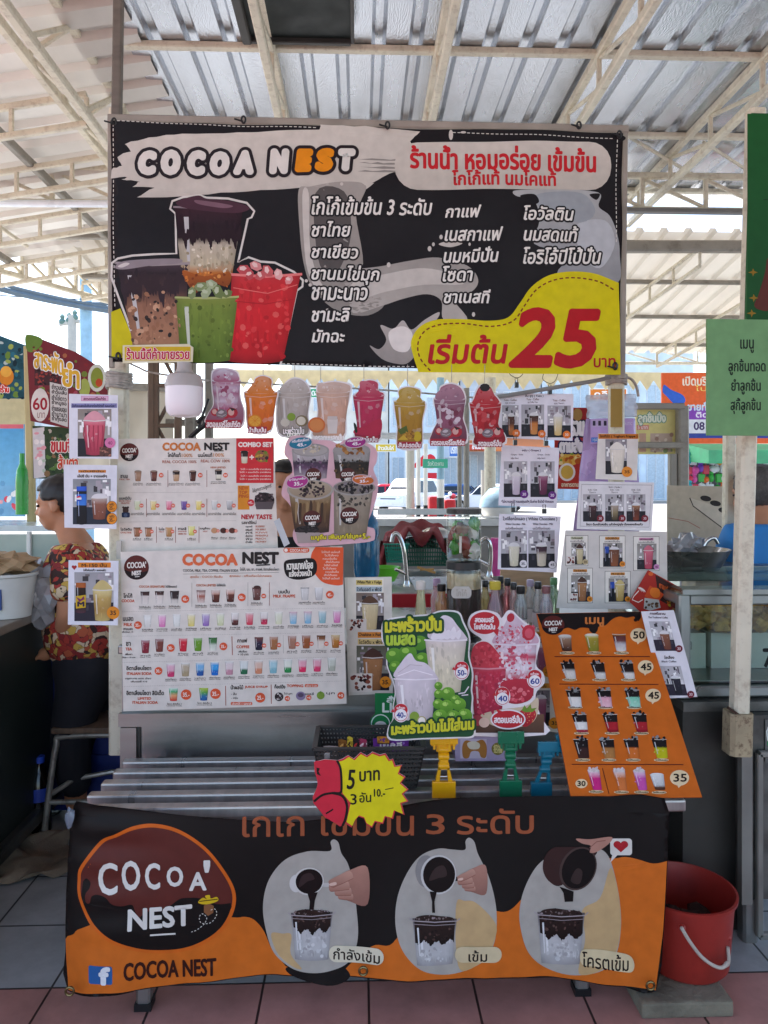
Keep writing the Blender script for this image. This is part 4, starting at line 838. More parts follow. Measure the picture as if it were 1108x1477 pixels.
MB().box((xa+.022, 2.449, z0+.045), (xb-.022, 2.453, z1-.04)).build('glass_front', CASEG, ca); MB().box((xa-.002, 2.475, z0+.045), (xa+.002, yb-.025, z1-.04)).build('glass_side', CASEG, ca)
MB().box((xa+.03, 2.47, z0+.045), (xb-.03, yb-.03, z0+.05)).build('shelf', STEEL, ca)
MB().box((xa+.04, yb-.04, z0+.052), (xb-.04, yb-.03, z1-.05)).build('back_lining', mat('white_lining', '#d4d6d0', .6), ca)
FRY = mat('fried_batter', '#cfa45c', .6, var=.5, scale=30, bump=.6, bscale=80)
rd = random.Random(4)
for k in range(4):
    t = MB(); bx = xa+.1+k*.14
    for i in range(30): crumple(t, (bx+rd.uniform(-.055, .055), 2.68+rd.uniform(-.12, .14), z0+.205+rd.uniform(0, .075)), (.034, .034, .028), 2, k*20+i)
    t.build('fried_snack', FRY, label=['heap of fried snacks nearest the case corner', 'second heap of fried snacks in the case, left of the post', 'heap of fried snacks hidden partly by the leaning post', 'fried snack heap at the picture edge, right of the post'][k], cat='fried food', group='fried snacks in the show case')
    t = MB(); t.box((bx-.06, 2.62, z0+.052), (bx+.06, 2.9, z0+.18)); t.build('snack_tray', mat('paper_tray', '#d6d6ce', .6), label=['white tray nearest the case corner', 'second white tray in the case, left of the post', 'white tray behind the leaning post', 'white tray at the picture edge, right of the post'][k], cat='tray', group='trays in the show case')
rc = empty('steel_counter', (xb-.4, 2.6, 0), 'dark stainless counter with panel doors under the glass show case', 'counter')
xs = at(1084, 1100, 2.3).x
MB().box((xa-.02, 2.4, z0-.035), (xb+.1, 3.2, z0-.004)).build('worktop', STEELD, rc)
MB().box((xs, 2.36, .14), (xb+.1, 2.4, z0-.037)).build('front_panel', STEELD, rc)
MB().box((xs-.015, 2.33, .14), (xs+.02, 2.358, z0-.04)).build('edge_strip', mat('pale_edge', '#8a8a84', .4, .5), rc)
t = MB(); zA, zB = at(1092, 1385, 2.3).z+.05, at(1092, 1095, 2.3).z
for p_, q_ in (((xs+.05, zB), (xs+.5, zB)), ((xs+.05, zA), (xs+.5, zA)), ((xs+.05, zA), (xs+.05, zB))): t.bar((p_[0], 2.345, p_[1]), (q_[0], 2.345, q_[1]), .02)
t.build('panel_moulding', mat('pale_edge'), rc)
MB().bar((xs+.03, 2.38, 0), (xs+.03, 2.38, .14), .05).build('leg', STEEL, rc); MB().bar((xs+.03, 3.1, 0), (xs+.03, 3.1, .14), .05).build('leg', STEEL, rc)
sw = MB(); sw.box((at(985, 1100, 2.42).x, 2.42, .005), (at(1086, 1100, 2.42).x, 3.2, z0-.037)); sw.build('side_panel', mat('dark_panel', '#454440', .45, .4, var=.35, scale=2.5, dirt='#141310', dscale=2), rc)
a = Art(vplane(2.355)); a.line([(1112, 1040), (1106, 1055), (1108, 1070), (1116, 1076)], 2, '#d8e4dc', 2); a.ell(1110, 1072, 3.5, 5, '#3a9a5a', 2); a.tb('7', 1101, 936, 1116, 962, '#15181a', 2, b=1)
a.build('sticker', [(1104, 1038), (1125, 1038), (1125, 1100), (1104, 1100)], PAPER, .001, '#6b6c68', label='white and green sticker on the right steel counter', cat='sticker')
# wok, tap, bag on the right
wk = MB(); p = at(990, 828, 3.25); wk.lathe([(.06, 0), (.14, .05), (.18, .12), (.19, .135), (.185, .135), (.13, .06), (.05, .012)], p+Vector((0, 0, -.02)), 28, cap1=False); wk.build('wok', mat('wok_steel', '#8f8d88', .25, .85), smooth=True, label='steel wok standing behind the glass show case', cat='wok')
faucet2([(1012, 812), (1014, 792), (1020, 780), (1030, 776), (1036, 784)], 3.4, .01, 'small curved tap behind the steel wok')
t = MB(); a, b_ = at(940, 830, 3.2), at(1200, 830, 3.2); t.box((a.x, 3.2, z1-.02), (b_.x, 3.8, z1+.01)); t.build('back_shelf', STEEL, label='steel shelf behind the show case carrying the wok', cat='shelf')
bn = MB(); crumple(bn, at(990, 795, 3.45), (.1, .08, .08), 3, 21); bn.build('plastic_bag', mat('milky_bag'), label='clear plastic bag of food behind the steel wok', cat='bag')
a = Art(vplane(4.0)); a.poly([(995, 718), (1050, 735), (1058, 765), (1045, 764), (998, 728)], '#cfc4b0', 1); a.line([(995, 718), (1000, 730), (1048, 766)], 1.4, '#3a342e', 2)
for x, y in ((1018, 719), (1032, 726), (1044, 736)): a.ell(x, y, 8, 4, '#2e2a28', 3, rot=10)
a.line([(964, 747), (992, 752), (1010, 762)], .8, '#a04a40', 2)
a.build('canvas_screen', [(963, 700), (1062, 702), (1062, 812), (963, 812)], PAPER, .01, '#bfb29c', label='beige screen with a steamer picture behind the wok', cat='screen')
# shop beyond: yellow food sign, orange banner, toy shop
a = Art(vplane(4.8)); a.rect(919, 590, 978, 655, '#ddd08a', 1); a.tb('ลูกชิ้นปิ้ง', 921, 595, 960, 613, '#e8ead8', 4, b=.8, ol='#5a9a8a', olw=1); a.rect(918, 613, 936, 620, '#d88a7a', 3); a.tb('5 บาท', 920, 614, 934, 619, '#fff', 5); a.rect(922, 625, 932, 652, '#c8a08a', 2); a.rect(938, 625, 970, 652, '#c0a898', 2); a.specks(938, 626, 970, 652, 20, ['#d8c8b8', '#a08070', '#8a9a6a'], 1, 4, 3)
a.build('snack_sign', [(918, 588), (982, 588), (982, 655), (918, 655)], PAPER, .03, '#d6c888', label='pale yellow snack sign in a steel frame behind the yogurt card', cat='sign')
t = MB(); t.bar(at(984, 586, 4.75), at(984, 800, 4.75), .07); t.bar(at(970, 655, 4.75), at(970, 800, 4.75), .05); t.bar(at(916, 586, 4.72), at(986, 586, 4.72), .04); t.bar(at(900, 642, 4.72), at(984, 642, 4.72), .04); t.build('cart_frame', STEEL_GREY, label='grey steel cart frame around the yellow snack sign', cat='frame')
a = Art(vplane(9.2)); a.rect(955, 540, 1120, 640, '#e8683a', 1); a.blob([(958, 555), (968, 562), (985, 570), (988, 580), (975, 584), (962, 572), (956, 565)], '#3a6ad8', 2); a.rect(955, 588, 1120, 606, '#8a4ab8', 2); a.rect(955, 605, 1120, 625, '#dcdde8', 3); a.rect(955, 625, 1120, 632, '#3a4a9a', 3)
a.tb('เปิดบริการ', 985, 543, 1040, 556, '#f8e8d8', 4, b=.5); a.tb('ขายทั่วไทย', 992, 580, 1045, 592, '#cfe0f8', 5, b=.6); a.tb('ติดต่อ', 1004, 593, 1040, 602, '#eae0f8', 5, b=.4); a.tb('08', 1001, 609, 1016, 620, '#4a3a6a', 5, b=.5); a.tb('โปร', 1003, 556, 1030, 564, '#ffe27a', 5)
a.build('advert_banner', [(955, 538), (1130, 536), (1130, 634), (955, 634)], VINYL, .03, '#e8683a', label='orange and blue advert banner with 08 beyond the green menu board', cat='banner')
ts = empty('toy_stall', at(1030, 705, 8.2), 'colourful toy stall with a green awning far behind the right post', 'stall'); a = at(986, 640, 8.2); b_ = at(1200, 640, 8.2)
MB().prism([(a.x, 8.2, a.z), (a.x, 7.6, a.z-.1), (a.x, 7.6, a.z-.24), (a.x, 8.2, a.z-.2)], (b_.x-a.x, 0, 0)).build('awning', mat('green_awning', '#5ac08a', .6), ts)
MB().box((a.x, 8.25, 0), (b_.x, 8.3, a.z-.2)).build('back_wall', mat('dark_toy_wall', '#7a7280', .8), ts); MB().box((a.x, 7.9, 0), (b_.x, 8.24, .8)).build('table', mat('toy_table', '#8a7a6a', .7), ts)
rd = random.Random(9); TOY = ['#e03a5a', '#f0a020', '#3ab84a', '#3a6ae0', '#e85ab0', '#f0e050', '#8a4ad0', '#30b8c8', '#f07030', '#e8e8f0']
for i in range(64):
    px, py = 985+(i % 16)*8.5+rd.uniform(-2, 2), 664+(i//16)*13+rd.uniform(-2, 2); p = at(px, py, 8.05); c = rd.choice(TOY); t = MB(); s_ = rd.uniform(.035, .055)
    if i % 3 == 0: t.ball(p, s_*.9, 10, 8)
    elif i % 3 == 1: t.ball(p, (s_*.7, s_*.5, s_*.9), 10, 8); t.ball(p+Vector((0, 0, s_*1.2)), s_*.55, 10, 8)
    else: t.box(p+Vector((-s_*.7, -.02, -s_)), p+Vector((s_*.7, .02, s_)), .01)
    t.tube([p+Vector((0, 0, s_*.8)), p+Vector((0, 0, s_*2.2))], .004, 5)
    t.build('toy', mat('toy'+c, c, .4), label='small bright toy in plastic hanging in the toy stall', cat='toy', group='toys hanging in the toy stall', smooth=i % 3 < 2)
# ---- people
def skin_body(name, joints, edges, m, parent, res=.012, smooth_it=4):
    me = bpy.data.meshes.new(name); ks = list(joints); me.from_pydata([joints[k][0] for k in ks], [(ks.index(a), ks.index(b)) for a, b in edges], [])
    ob = bpy.data.objects.new(name, me); sc.collection.objects.link(ob)
    md = ob.modifiers.new('skin', 'SKIN'); md.use_smooth_shade = True
    for i, k in enumerate(ks):
        r = joints[k][1]; r = (r, r) if not isinstance(r, tuple) else r; me.skin_vertices[0].data[i].radius = r; me.skin_vertices[0].data[i].use_root = (i == 0)
    sd_ = ob.modifiers.new('sub', 'SUBSURF'); sd_.levels = 2; sd_.render_levels = 2
    bpy.context.view_layer.update(); dg = bpy.context.evaluated_depsgraph_get(); m2 = bpy.data.meshes.new_from_object(ob.evaluated_get(dg)); bpy.data.objects.remove(ob); return m2
def remesh_join(meshes, vox, name):
    bm = bmesh.new()
    for m_ in meshes: bm.from_mesh(m_)
    me = bpy.data.meshes.new(name); bm.to_mesh(me); bm.free(); ob = bpy.data.objects.new(name, me); sc.collection.objects.link(ob)
    r = ob.modifiers.new('r', 'REMESH'); r.mode = 'VOXEL'; r.voxel_size = vox; r.use_smooth_shade = True
    s_ = ob.modifiers.new('s', 'SMOOTH'); s_.factor = .5; s_.iterations = 4
    bpy.context.view_layer.update(); dg = bpy.context.evaluated_depsgraph_get(); m2 = bpy.data.meshes.new_from_object(ob.evaluated_get(dg)); bpy.data.objects.remove(ob); m2.polygons.foreach_set('use_smooth', [True]*len(m2.polygons)); return m2
def head_mesh(c, hh, yaw, pitch=0):
    """a head hh tall facing +X before yaw: skull, face, nose, lips, chin, ears"""
    mb = MB(); s = hh/.23
    mb.ball((-.012, 0, .03), (.094, .076, .085), 24, 16); mb.ball((.022, 0, -.03), (.066, .06, .088), 24, 16); mb.ball((.05, 0, -.085), (.03, .034, .026)); mb.ball((.086, 0, -.012), (.014, .013, .026)); mb.ball((.098, 0, -.027), (.015, .017, .012))
    mb.ball((.08, 0, -.058), (.016, .026, .008)); mb.ball((.078, 0, -.07), (.015, .023, .008)); mb.ball((.07, 0, .022), (.022, .055, .012))
    for sg in (-1, 1): mb.ball((-.01, sg*.077, -.01), (.02, .01, .032)); mb.ball((.055, sg*.038, -.035), (.026, .022, .024))
    M = Matrix.Translation(Vector(c)) @ Matrix.Rotation(yaw, 4, 'Z') @ Matrix.Rotation(pitch, 4, 'Y') @ Matrix.Scale(s, 4)
    me = bpy.data.meshes.new('head'); me.from_pydata([tuple(M @ Vector(v)) for v in mb.v], [], mb.f); return me, M
def hand_mesh(w, d, side, n_):
    """palm and five curled fingers from wrist w along d"""
    mb = MB(); w, d = Vector(w), Vector(d).normalized(); side = Vector(side).normalized(); n_ = Vector(n_).normalized()
    mb.tube([w, w+d*.03, w+d*.075], [.024, .032, .03], 10)
    for i, L_ in enumerate((.066, .075, .07, .055)):
        o_ = w+d*.07+side*(-.027+.018*i); mb.tube([o_, o_+d*L_*.45, o_+d*L_*.75+n_*.012, o_+d*L_+n_*.03], [.0095, .009, .0085, .006], 8)
    o_ = w+d*.02-side*.03; mb.tube([o_, o_+d*.03-side*.022, o_+d*.062-side*.024+n_*.01], [.012, .0105, .007], 8)
    me = bpy.data.meshes.new('hand'); me.from_pydata([tuple(v) for v in mb.v], [], mb.f); return me
def to_child(me, name, m, parent):
    pw = world_of(parent)
    for v in me.vertices: v.co -= pw
    me.name = name; me.materials.clear(); me.materials.append(m); return link(name, me, parent, (0, 0, 0))
SKIN = mat('skin', '#b9805f', .55, var=.12, scale=14); HAIR = mat('dark_hair', '#1d1a19', .5, var=.3, scale=40, stretch=(3, 3, 1)); GHAIR = mat('grey_hair', '#55524f', .6, var=.4, scale=60, bump=.4, bscale=160)
def hair_cap(M, parent, m, seed, back=.0, low=-.06):
    mb = MB(); bm = bmesh.new(); bmesh.ops.create_icosphere(bm, subdivisions=4, radius=1)
    rd = random.Random(seed); kill = []
    for v in bm.verts:
        x, y, z = v.co; k = 1+.02*math.sin(14*x+9*z)+.025*math.sin(23*y+11*z)+rd.uniform(-.012, .012); v.co = Vector((-.016+x*.106*k, y*.088*k, .034+z*.098*k))
    for v in bm.verts:
        x, y, z = v.co
        if (x > .052 and z < .068) or (x > -.022 and z < .012) or z < low: kill.append(v)
    bmesh.ops.delete(bm, geom=kill, context='VERTS'); mb.bm(bm, M); o = mb.build('hair', m, parent, smooth=True); q = o.modifiers.new('s', 'SOLIDIFY'); q.thickness = .008; return o
def person(label, base, J, E_, head, hands, skinm, clothes, hairm, seed, low=-.06):
    root = empty('person', base, label, 'person'); hm, M = head_mesh(*head); parts = [skin_body('body', J, E_, None, None), hm]+[hand_mesh(*h) for h in hands]
    b = remesh_join(parts, .009, 'body'); to_child(b, 'body', skinm, root)
    for nm, jj, ee, m_ in clothes:
        c = skin_body(nm, jj, ee, None, None); to_child(c, nm, m_, root)
    hair_cap(M, root, hairm, seed, low=low)
    e = MB()
    for sg in (-1, 1): e.ball(M @ Vector((.078, sg*.032, .003)), (.008, .009, .006), 10, 6)
    e.build('eyes', mat('dark_eye', '#1a1412', .2), root, smooth=True); return root
# woman at the left, facing left, hand on the cooler box
def floral():
    m = mat('floral_shirt', '#8a3a34', .8); n = m.node_tree.nodes; L = m.node_tree.links; tc = n.new('ShaderNodeTexCoord'); wv = n.new('ShaderNodeTexNoise'); wv.inputs['Scale'].default_value = 16; L.new(tc.outputs['Object'], wv.inputs['Vector'])
    vm = n.new('ShaderNodeVectorMath'); vm.operation = 'SCALE'; vm.inputs['Scale'].default_value = .09; L.new(wv.outputs['Color'], vm.inputs[0]); ad = n.new('ShaderNodeVectorMath'); L.new(tc.outputs['Object'], ad.inputs[0]); L.new(vm.outputs[0], ad.inputs[1])
    vo = n.new('ShaderNodeTexVoronoi'); vo.inputs['Scale'].default_value = 40; L.new(ad.outputs[0], vo.inputs['Vector']); sp = n.new('ShaderNodeSeparateColor'); L.new(vo.outputs['Color'], sp.inputs[0])
    cr = n.new('ShaderNodeValToRGB'); cr.color_ramp.interpolation = 'CONSTANT'; e = cr.color_ramp.elements; e[0].color = (*rgb('#a8382e'), 1); e[1].position = .3; e[1].color = (*rgb('#c8a24a'), 1)
    for p_, c in ((.48, '#8a2a2a'), (.62, '#d8c0a0'), (.75, '#3a2420'), (.88, '#b85a3a')): q = e.new(p_); q.color = (*rgb(c), 1)
    L.new(sp.outputs[0], cr.inputs[0]); v2 = n.new('ShaderNodeTexVoronoi'); v2.feature = 'DISTANCE_TO_EDGE'; v2.inputs['Scale'].default_value = 40; L.new(ad.outputs[0], v2.inputs['Vector'])
    mr = n.new('ShaderNodeMapRange'); mr.inputs[1].default_value = 0.01; mr.inputs[2].default_value = .035; L.new(v2.outputs[0], mr.inputs[0]); mx = n.new('ShaderNodeMix'); mx.data_type = 'RGBA'; L.new(mr.outputs[0], mx.inputs[0]); mx.inputs[6].default_value = (*rgb('#2e1a18'), 1); L.new(cr.outputs[0], mx.inputs[7]); L.new(mx.outputs[2], n['Principled BSDF'].inputs['Base Color']); return m
Yw = 3.2
def W_(px, py, dy=0): return tuple(at(px, py, Yw+dy))
J = {'pelvis': (W_(128, 965, .05), .115), 'waist': (W_(125, 900, .05), .105), 'chest': (W_(120, 830, .05), .115), 'neckb': (W_(112, 785, .05), .075), 'neck': (W_(98, 762, .04), .055), 'head': (W_(88, 735, .04), .06),
     'sl': (W_(104, 810, -.08), .065), 'el': (W_(98, 886, -.12), .047), 'wl': (W_(82, 936, -.02), .03), 'sr': (W_(120, 808, .2), .062), 'er': (W_(75, 860, .26), .045), 'wr': (W_(55, 862, .2), .03),
     'hl': (W_(120, 985, -.03), .095), 'kl': (W_(100, 1060, -.0), .07), 'fl': (W_(112, 1172, .1), .045), 'hr': (W_(134, 985, .16), .095), 'kr': (W_(118, 1062, .2), .07), 'fr': (W_(120, 1168, .22), .045)}
E_ = [('pelvis', 'waist'), ('waist', 'chest'), ('chest', 'neckb'), ('neckb', 'neck'), ('neck', 'head'), ('chest', 'sl'), ('sl', 'el'), ('el', 'wl'), ('chest', 'sr'), ('sr', 'er'), ('er', 'wr'), ('pelvis', 'hl'), ('hl', 'kl'), ('kl', 'fl'), ('pelvis', 'hr'), ('hr', 'kr'), ('kr', 'fr')]
S = {'w0': (W_(128, 968, .05), .2), 'waist': (W_(124, 890, .05), .185), 'chest': (W_(118, 825, .05), .18), 'nb': (W_(112, 788, .05), .095), 'sl': (W_(102, 806, -.09), .085), 'el': (W_(96, 872, -.13), .075), 'sr': (W_(122, 806, .2), .08), 'er': (W_(90, 850, .25), .07)}
SE = [('w0', 'waist'), ('waist', 'chest'), ('chest', 'nb'), ('chest', 'sl'), ('sl', 'el'), ('chest', 'sr'), ('sr', 'er')]
T = {'p': (W_(128, 975, .05), .165), 'w': (W_(127, 910, .05), .16), 'hl': (W_(120, 988, -.03), .115), 'kl': (W_(100, 1062, 0), .09), 'fl': (W_(111, 1150, .09), .07), 'hr': (W_(134, 988, .16), .115), 'kr': (W_(118, 1064, .2), .09), 'fr': (W_(120, 1150, .21), .07)}
TE = [('p', 'w'), ('p', 'hl'), ('hl', 'kl'), ('kl', 'fl'), ('p', 'hr'), ('hr', 'kr'), ('kr', 'fr')]
wr = Vector(J['wl'][0]); bz = at(110, 1170, 3.3); bz.z = 0
person('woman in a red floral shirt facing left, resting a hand on the cooler box', bz, J, E_, (at(85, 727, Yw+.04), .225, R(180), R(8)), [(wr, (-.8, .15, -.35), (0, -1, 0), (0, 0, -1)), (J['wr'][0], (-1, -.1, -.1), (0, 1, .2), (0, 0, -1))], SKIN, [('shirt', S, SE, floral()), ('trousers', T, TE, mat('dark_trousers', '#1a1a22', .85))], HAIR, 5)
# man at the right, back turned, blue polo
Ym = 3.45
def N_(px, py, dy=0): return tuple(at(px, py, Ym+dy))
J = {'pelvis': (N_(1112, 960), .12), 'waist': (N_(1110, 880), .11), 'chest': (N_(1108, 800), .13), 'neckb': (N_(1104, 752), .08), 'neck': (N_(1098, 738, .02), .062), 'head': (N_(1094, 715, .03), .065), 'sl': (N_(1062, 785), .075), 'el': (N_(1050, 850, .1), .05), 'wl': (N_(1062, 880, .32), .034), 'sr': (N_(1154, 785), .075), 'er': (N_(1166, 850, .1), .05), 'wr': (N_(1150, 880, .32), .034), 'hl': (N_(1085, 985), .1), 'kl': (N_(1082, 1065), .075), 'fl': (N_(1082, 1150), .05), 'hr': (N_(1140, 985), .1), 'kr': (N_(1142, 1065), .075), 'fr': (N_(1142, 1150), .05)}
S = {'w0': (N_(1111, 940), .2), 'waist': (N_(1108, 870), .2), 'chest': (N_(1106, 800), .23), 'nb': (N_(1102, 756), .11), 'sl': (N_(1058, 783), .125), 'el': (N_(1044, 836, .05), .11), 'sr': (N_(1153, 783), .1), 'er': (N_(1166, 832, .05), .088)}
T = {'p': (N_(1112, 960), .17), 'w': (N_(1111, 925), .15), 'hl': (N_(1085, 988), .115), 'kl': (N_(1082, 1065), .09), 'fl': (N_(1082, 1140), .07), 'hr': (N_(1140, 988), .115), 'kr': (N_(1142, 1065), .09), 'fr': (N_(1142, 1140), .07)}
bz = at(1110, 1150, Ym); bz.z = 0
person('grey haired man in a blue polo shirt with his back turned', bz, J, E_, (at(1088, 713, Ym+.03), .25, R(112), R(6)), [(J['wl'][0], (.3, .9, -.1), (1, 0, 0), (0, 0, -1)), (J['wr'][0], (-.3, .9, -.1), (1, 0, 0), (0, 0, -1))], SKIN, [('polo_shirt', S, SE, mat('blue_polo', '#2f7fc4', .8, var=.18, scale=9, bump=.2, bscale=12)), ('trousers', T, TE, mat('dark_trousers'))], GHAIR, 6)
# stall keeper half hidden behind the cup cutout
Yk = 3.5
def K_(px, py, dy=0): return tuple(at(px, py, Yk+dy))
J = {'pelvis': (K_(420, 960), .11), 'waist': (K_(420, 890), .10), 'chest': (K_(418, 800), .11), 'neckb': (K_(415, 752), .075), 'neck': (K_(412, 738), .055), 'head': (K_(412, 715), .06), 'sl': (K_(378, 785), .068), 'el': (K_(368, 850, .0), .047), 'wl': (K_(385, 890, -.18), .032), 'sr': (K_(460, 785), .068), 'er': (K_(470, 850), .047), 'wr': (K_(455, 890, -.18), .032), 'hl': (K_(398, 985), .095), 'kl': (K_(396, 1065), .07), 'fl': (K_(396, 1145), .045), 'hr': (K_(442, 985), .095), 'kr': (K_(444, 1065), .07), 'fr': (K_(444, 1145), .045)}
S = {'w0': (K_(420, 940), .19), 'waist': (K_(420, 870), .19), 'chest': (K_(418, 798), .2), 'nb': (K_(415, 756), .11), 'sl': (K_(379, 783), .11), 'el': (K_(368, 832), .075), 'sr': (K_(459, 783), .088), 'er': (K_(470, 832), .075)}
T = {'p': (K_(420, 960), .165), 'w': (K_(420, 925), .15), 'hl': (K_(398, 988), .115), 'kl': (K_(396, 1065), .09), 'fl': (K_(396, 1135), .065), 'hr': (K_(442, 988), .115), 'kr': (K_(444, 1065), .09), 'fr': (K_(444, 1135), .065)}
bz = at(420, 1145, Yk); bz.z = 0
person('person in a black top half hidden behind the four cup cutout', bz, J, E_, (at(412, 703, Yk), .235, R(-80), 0), [(J['wl'][0], (.5, -.6, -.3), (1, 0, 0), (0, 0, -1)), (J['wr'][0], (-.5, -.6, -.3), (1, 0, 0), (0, 0, -1))], SKIN, [('black_top', S, SE, mat('black_cloth', '#17171b', .85)), ('trousers', T, TE, mat('dark_trousers'))], HAIR, 8, low=-.03)
# ================================================================ THE DRINK STALL
P_ = lambda f: f
cart = empty('drink_cart', at(560, 1150, 2.6), 'stainless drink stall cart with a five rail front shelf', 'stall cart'); cp = world_of(cart); cp.z = 0; cart.location = cp
xl, xr_ = at(176, 1000, 2.6).x, at(992, 1000, 2.6).x
MB().box((xl, 2.6, .1), (xr_, 3.3, .90)).build('cabinet', STEEL, cart)
MB().box((xl-.01, 2.585, .905), (xr_+.01, 3.34, .935), .004).build('worktop', STEEL, cart)
MB().box((xl-.005, 2.576, .655), (xr_, 2.597, .70)).build('front_trim', STEEL, cart)
MB().box((xl, 2.58, .1), (xl+.055, 2.598, .65)).build('corner_trim', STEEL, cart)
MB().box((xl+.06, 2.592, .1), (xl+.066, 2.599, .65)).build('panel_seam', DARKSTEEL, cart)
zr = .574
RAILM = mat('rail_stainless', '#b3aca8', .36, .7, var=.2, scale=4, stretch=(10, 1, 1))
for k in range(5):
    Y = 2.135+k*.088; ye = [1158, 1137, 1121, 1108, 1096][k]; xs_ = [107, 128, 148, 165, 178][k]
    a = at(xs_, HOR+(H-zr)*F/Y, Y); b_ = at(986-k*2, 0, Y)
    t = MB(); t.box((a.x, Y-.019, zr-.034), (b_.x, Y+.019, zr), .006); t.build('shelf_rail', RAILM, cart)
for xx in (a.x+.08, a.x+.16, a.x+.95, a.x+1.5):
    MB().box((xx, 2.13, zr-.066), (xx+.03, 2.59, zr-.036)).build('cross_rail', STEEL, cart)
for px, pyb, Y in ((209, 1456, 2.13), (838, 1438, 2.15)):
    p = at(px, pyb, Y); MB().bar((p.x, Y, 0), (p.x, Y, zr-.067), .04).build('leg', STEEL, cart); MB().box((p.x-.024, Y-.024, 0), (p.x+.024, Y+.024, .02)).build('foot', BLACKP, cart)
t = MB(); t.bar((at(195, 1100, 2.5).x, 2.5, .1), (at(195, 1100, 2.5).x, 2.5, zr-.07), .03); t.build('leg', STEEL, cart)
t = MB(); t.box((xl+.03, 2.63, .02), (xr_-.03, 3.28, .098)); t.build('plinth', DARKSTEEL, cart)
# posts that carry the big banner
pp = MB(); pp.bar(at(172, 1086, 2.66), at(172, 160, 2.66), .062, .05, up=(0, 1, 0)); pp.build('stall_post', STEEL_CREAM, label='cream square post at the left end of the drink stall', cat='post')
pp = MB(); pp.bar(at(889, 905, 2.7), at(889, 185, 2.7), .05, .05, up=(0, 1, 0)); pp.build('stall_post', STEEL_CREAM, label='cream square post behind the right end of the big banner', cat='post')
pt = MB(); pt.box(at(881, 616, 2.66), at(897, 561, 2.664)); pt.build('tape', mat('brown_tape', '#9a7a2e', .4), label='strip of brown tape stuck on the right banner post', cat='tape')
pp = MB(); pp.bar(at(168.5, 176, 2.6), at(172, -40, 2.6), .032, .032, up=(0, 1, 0)); pp.build('hanger_post', mat('weathered_grey_post', '#6f675e', .7, var=.3, scale=10, stretch=(1, 1, 3)), label='weathered grey post rising from the banner corner to the roof', cat='post')
# rope and bound cord
ROPE = mat('grey_rope', '#a8a098', .8, var=.3, scale=60)
t = MB()
for k in range(7): t.tube([at(172, 540+k*3.2, 2.66)+Vector((.042*math.cos(a), .042*math.sin(a), .004*math.sin(2*a+k))) for a in [i*math.pi/8 for i in range(16)]], .006, 6, closed=True)
t.tube(sp3([(185, 523), (200, 530), (222, 538), (300, 549)], 2.64), .004, 6); t.build('rope', ROPE, label='white cord wound round the left post below the banner', cat='rope', smooth=True)
t = MB()
for k in range(6): t.tube([at(889, 541+k*2.4, 2.7)+Vector((.036*math.cos(a), .036*math.sin(a), .003*math.sin(2*a+k))) for a in [i*math.pi/8 for i in range(16)]], .005, 6, closed=True)
t.tube(sp3([(902, 543), (912, 548), (918, 558), (921, 572)], 2.69), .005, 6); t.build('rope', ROPE, label='cord wound round the right post below the banner', cat='rope', smooth=True)
t = MB(); t.tube(sp3([(700, 575), (740, 569), (800, 559), (860, 549), (880, 544)], 2.64), .0075, 8); t.build('cord', mat('grey_cord', '#8a8886', .5), smooth=True, label='grey cord running up to the right banner post', cat='cord')
t = MB(); t.tube(sp3([(300, 549), (420, 556), (560, 563), (700, 575)], 2.66), .0035, 6); t.build('string', ROPE, smooth=True, label='thin string the shake cutouts hang from', cat='string')
# ---------------- the big banner
YB = 2.55; a = Art(vplane(YB), step=.0003); W1, BK = '#d2ccc2', '#1b181b'
a.T = (150, 160, .343)
def rag(pts, amp, seed, n=4):
    rd = random.Random(seed); out = []
    for (x0, y0), (x1, y1) in zip(pts, pts[1:]):
        for i in range(n): t_ = i/n; out.append((x0+(x1-x0)*t_+rd.uniform(-amp, amp), y0+(y1-y0)*t_+rd.uniform(-amp, amp)))
    out.append(pts[-1]); return out
a.poly(rag([(30, 245), (75, 230), (55, 195), (115, 170), (90, 140), (190, 112), (330, 98), (560, 88), (905, 82), (910, 58), (1100, 66), (1330, 82), (1290, 120), (1320, 190), (1280, 250), (1200, 262), (1090, 335), (1060, 345)], 3, 2)+rag([(1060, 345), (830, 328), (600, 335), (380, 352), (140, 362), (210, 322), (120, 318), (150, 296), (75, 290), (105, 278), (28, 284)], 3, 3), W1, 1, '#c4beb4')
for y in (205, 222, 240, 255): a.poly(rag([(1070, y), (1180, y-6), (1290, y-2)], 4, y)+[(1280, y+3), (1170, y+3)], '#8f8a84', 1.7)
a.poly(rag([(1130, 300), (1220, 262), (1290, 235), (1200, 300)], 4, 8), BK, 1.8)
a.dash((60, 48), (905, 72), 3.2, '#d8d4cc', 2, 12, 8); a.dash((44, 60), (40, 240), 3.2, '#d8d4cc', 2, 12, 8); a.dash((40, 290), (46, 830), 3.2, '#d8d4cc', 2, 12, 8)
for ch, x0, x1, y0, y1, c in (('C', 140, 226, 168, 272, 0), ('O', 236, 325, 165, 270, 0), ('C', 345, 430, 165, 270, 0), ('O', 440, 530, 168, 270, 0), ('A', 540, 632, 166, 270, 0), ('N', 692, 782, 162, 268, 0), ('E', 800, 882, 162, 262, 1), ('S', 884, 970, 160, 262, 1), ('T', 982, 1060, 162, 258, 0)):
    a.tb(ch, x0+15, y0+12, x1-13, y1-12, '#e58c16' if c else '#dcd8d0', 6, b=12, sh=.12, ol='#241c20', olw=14)
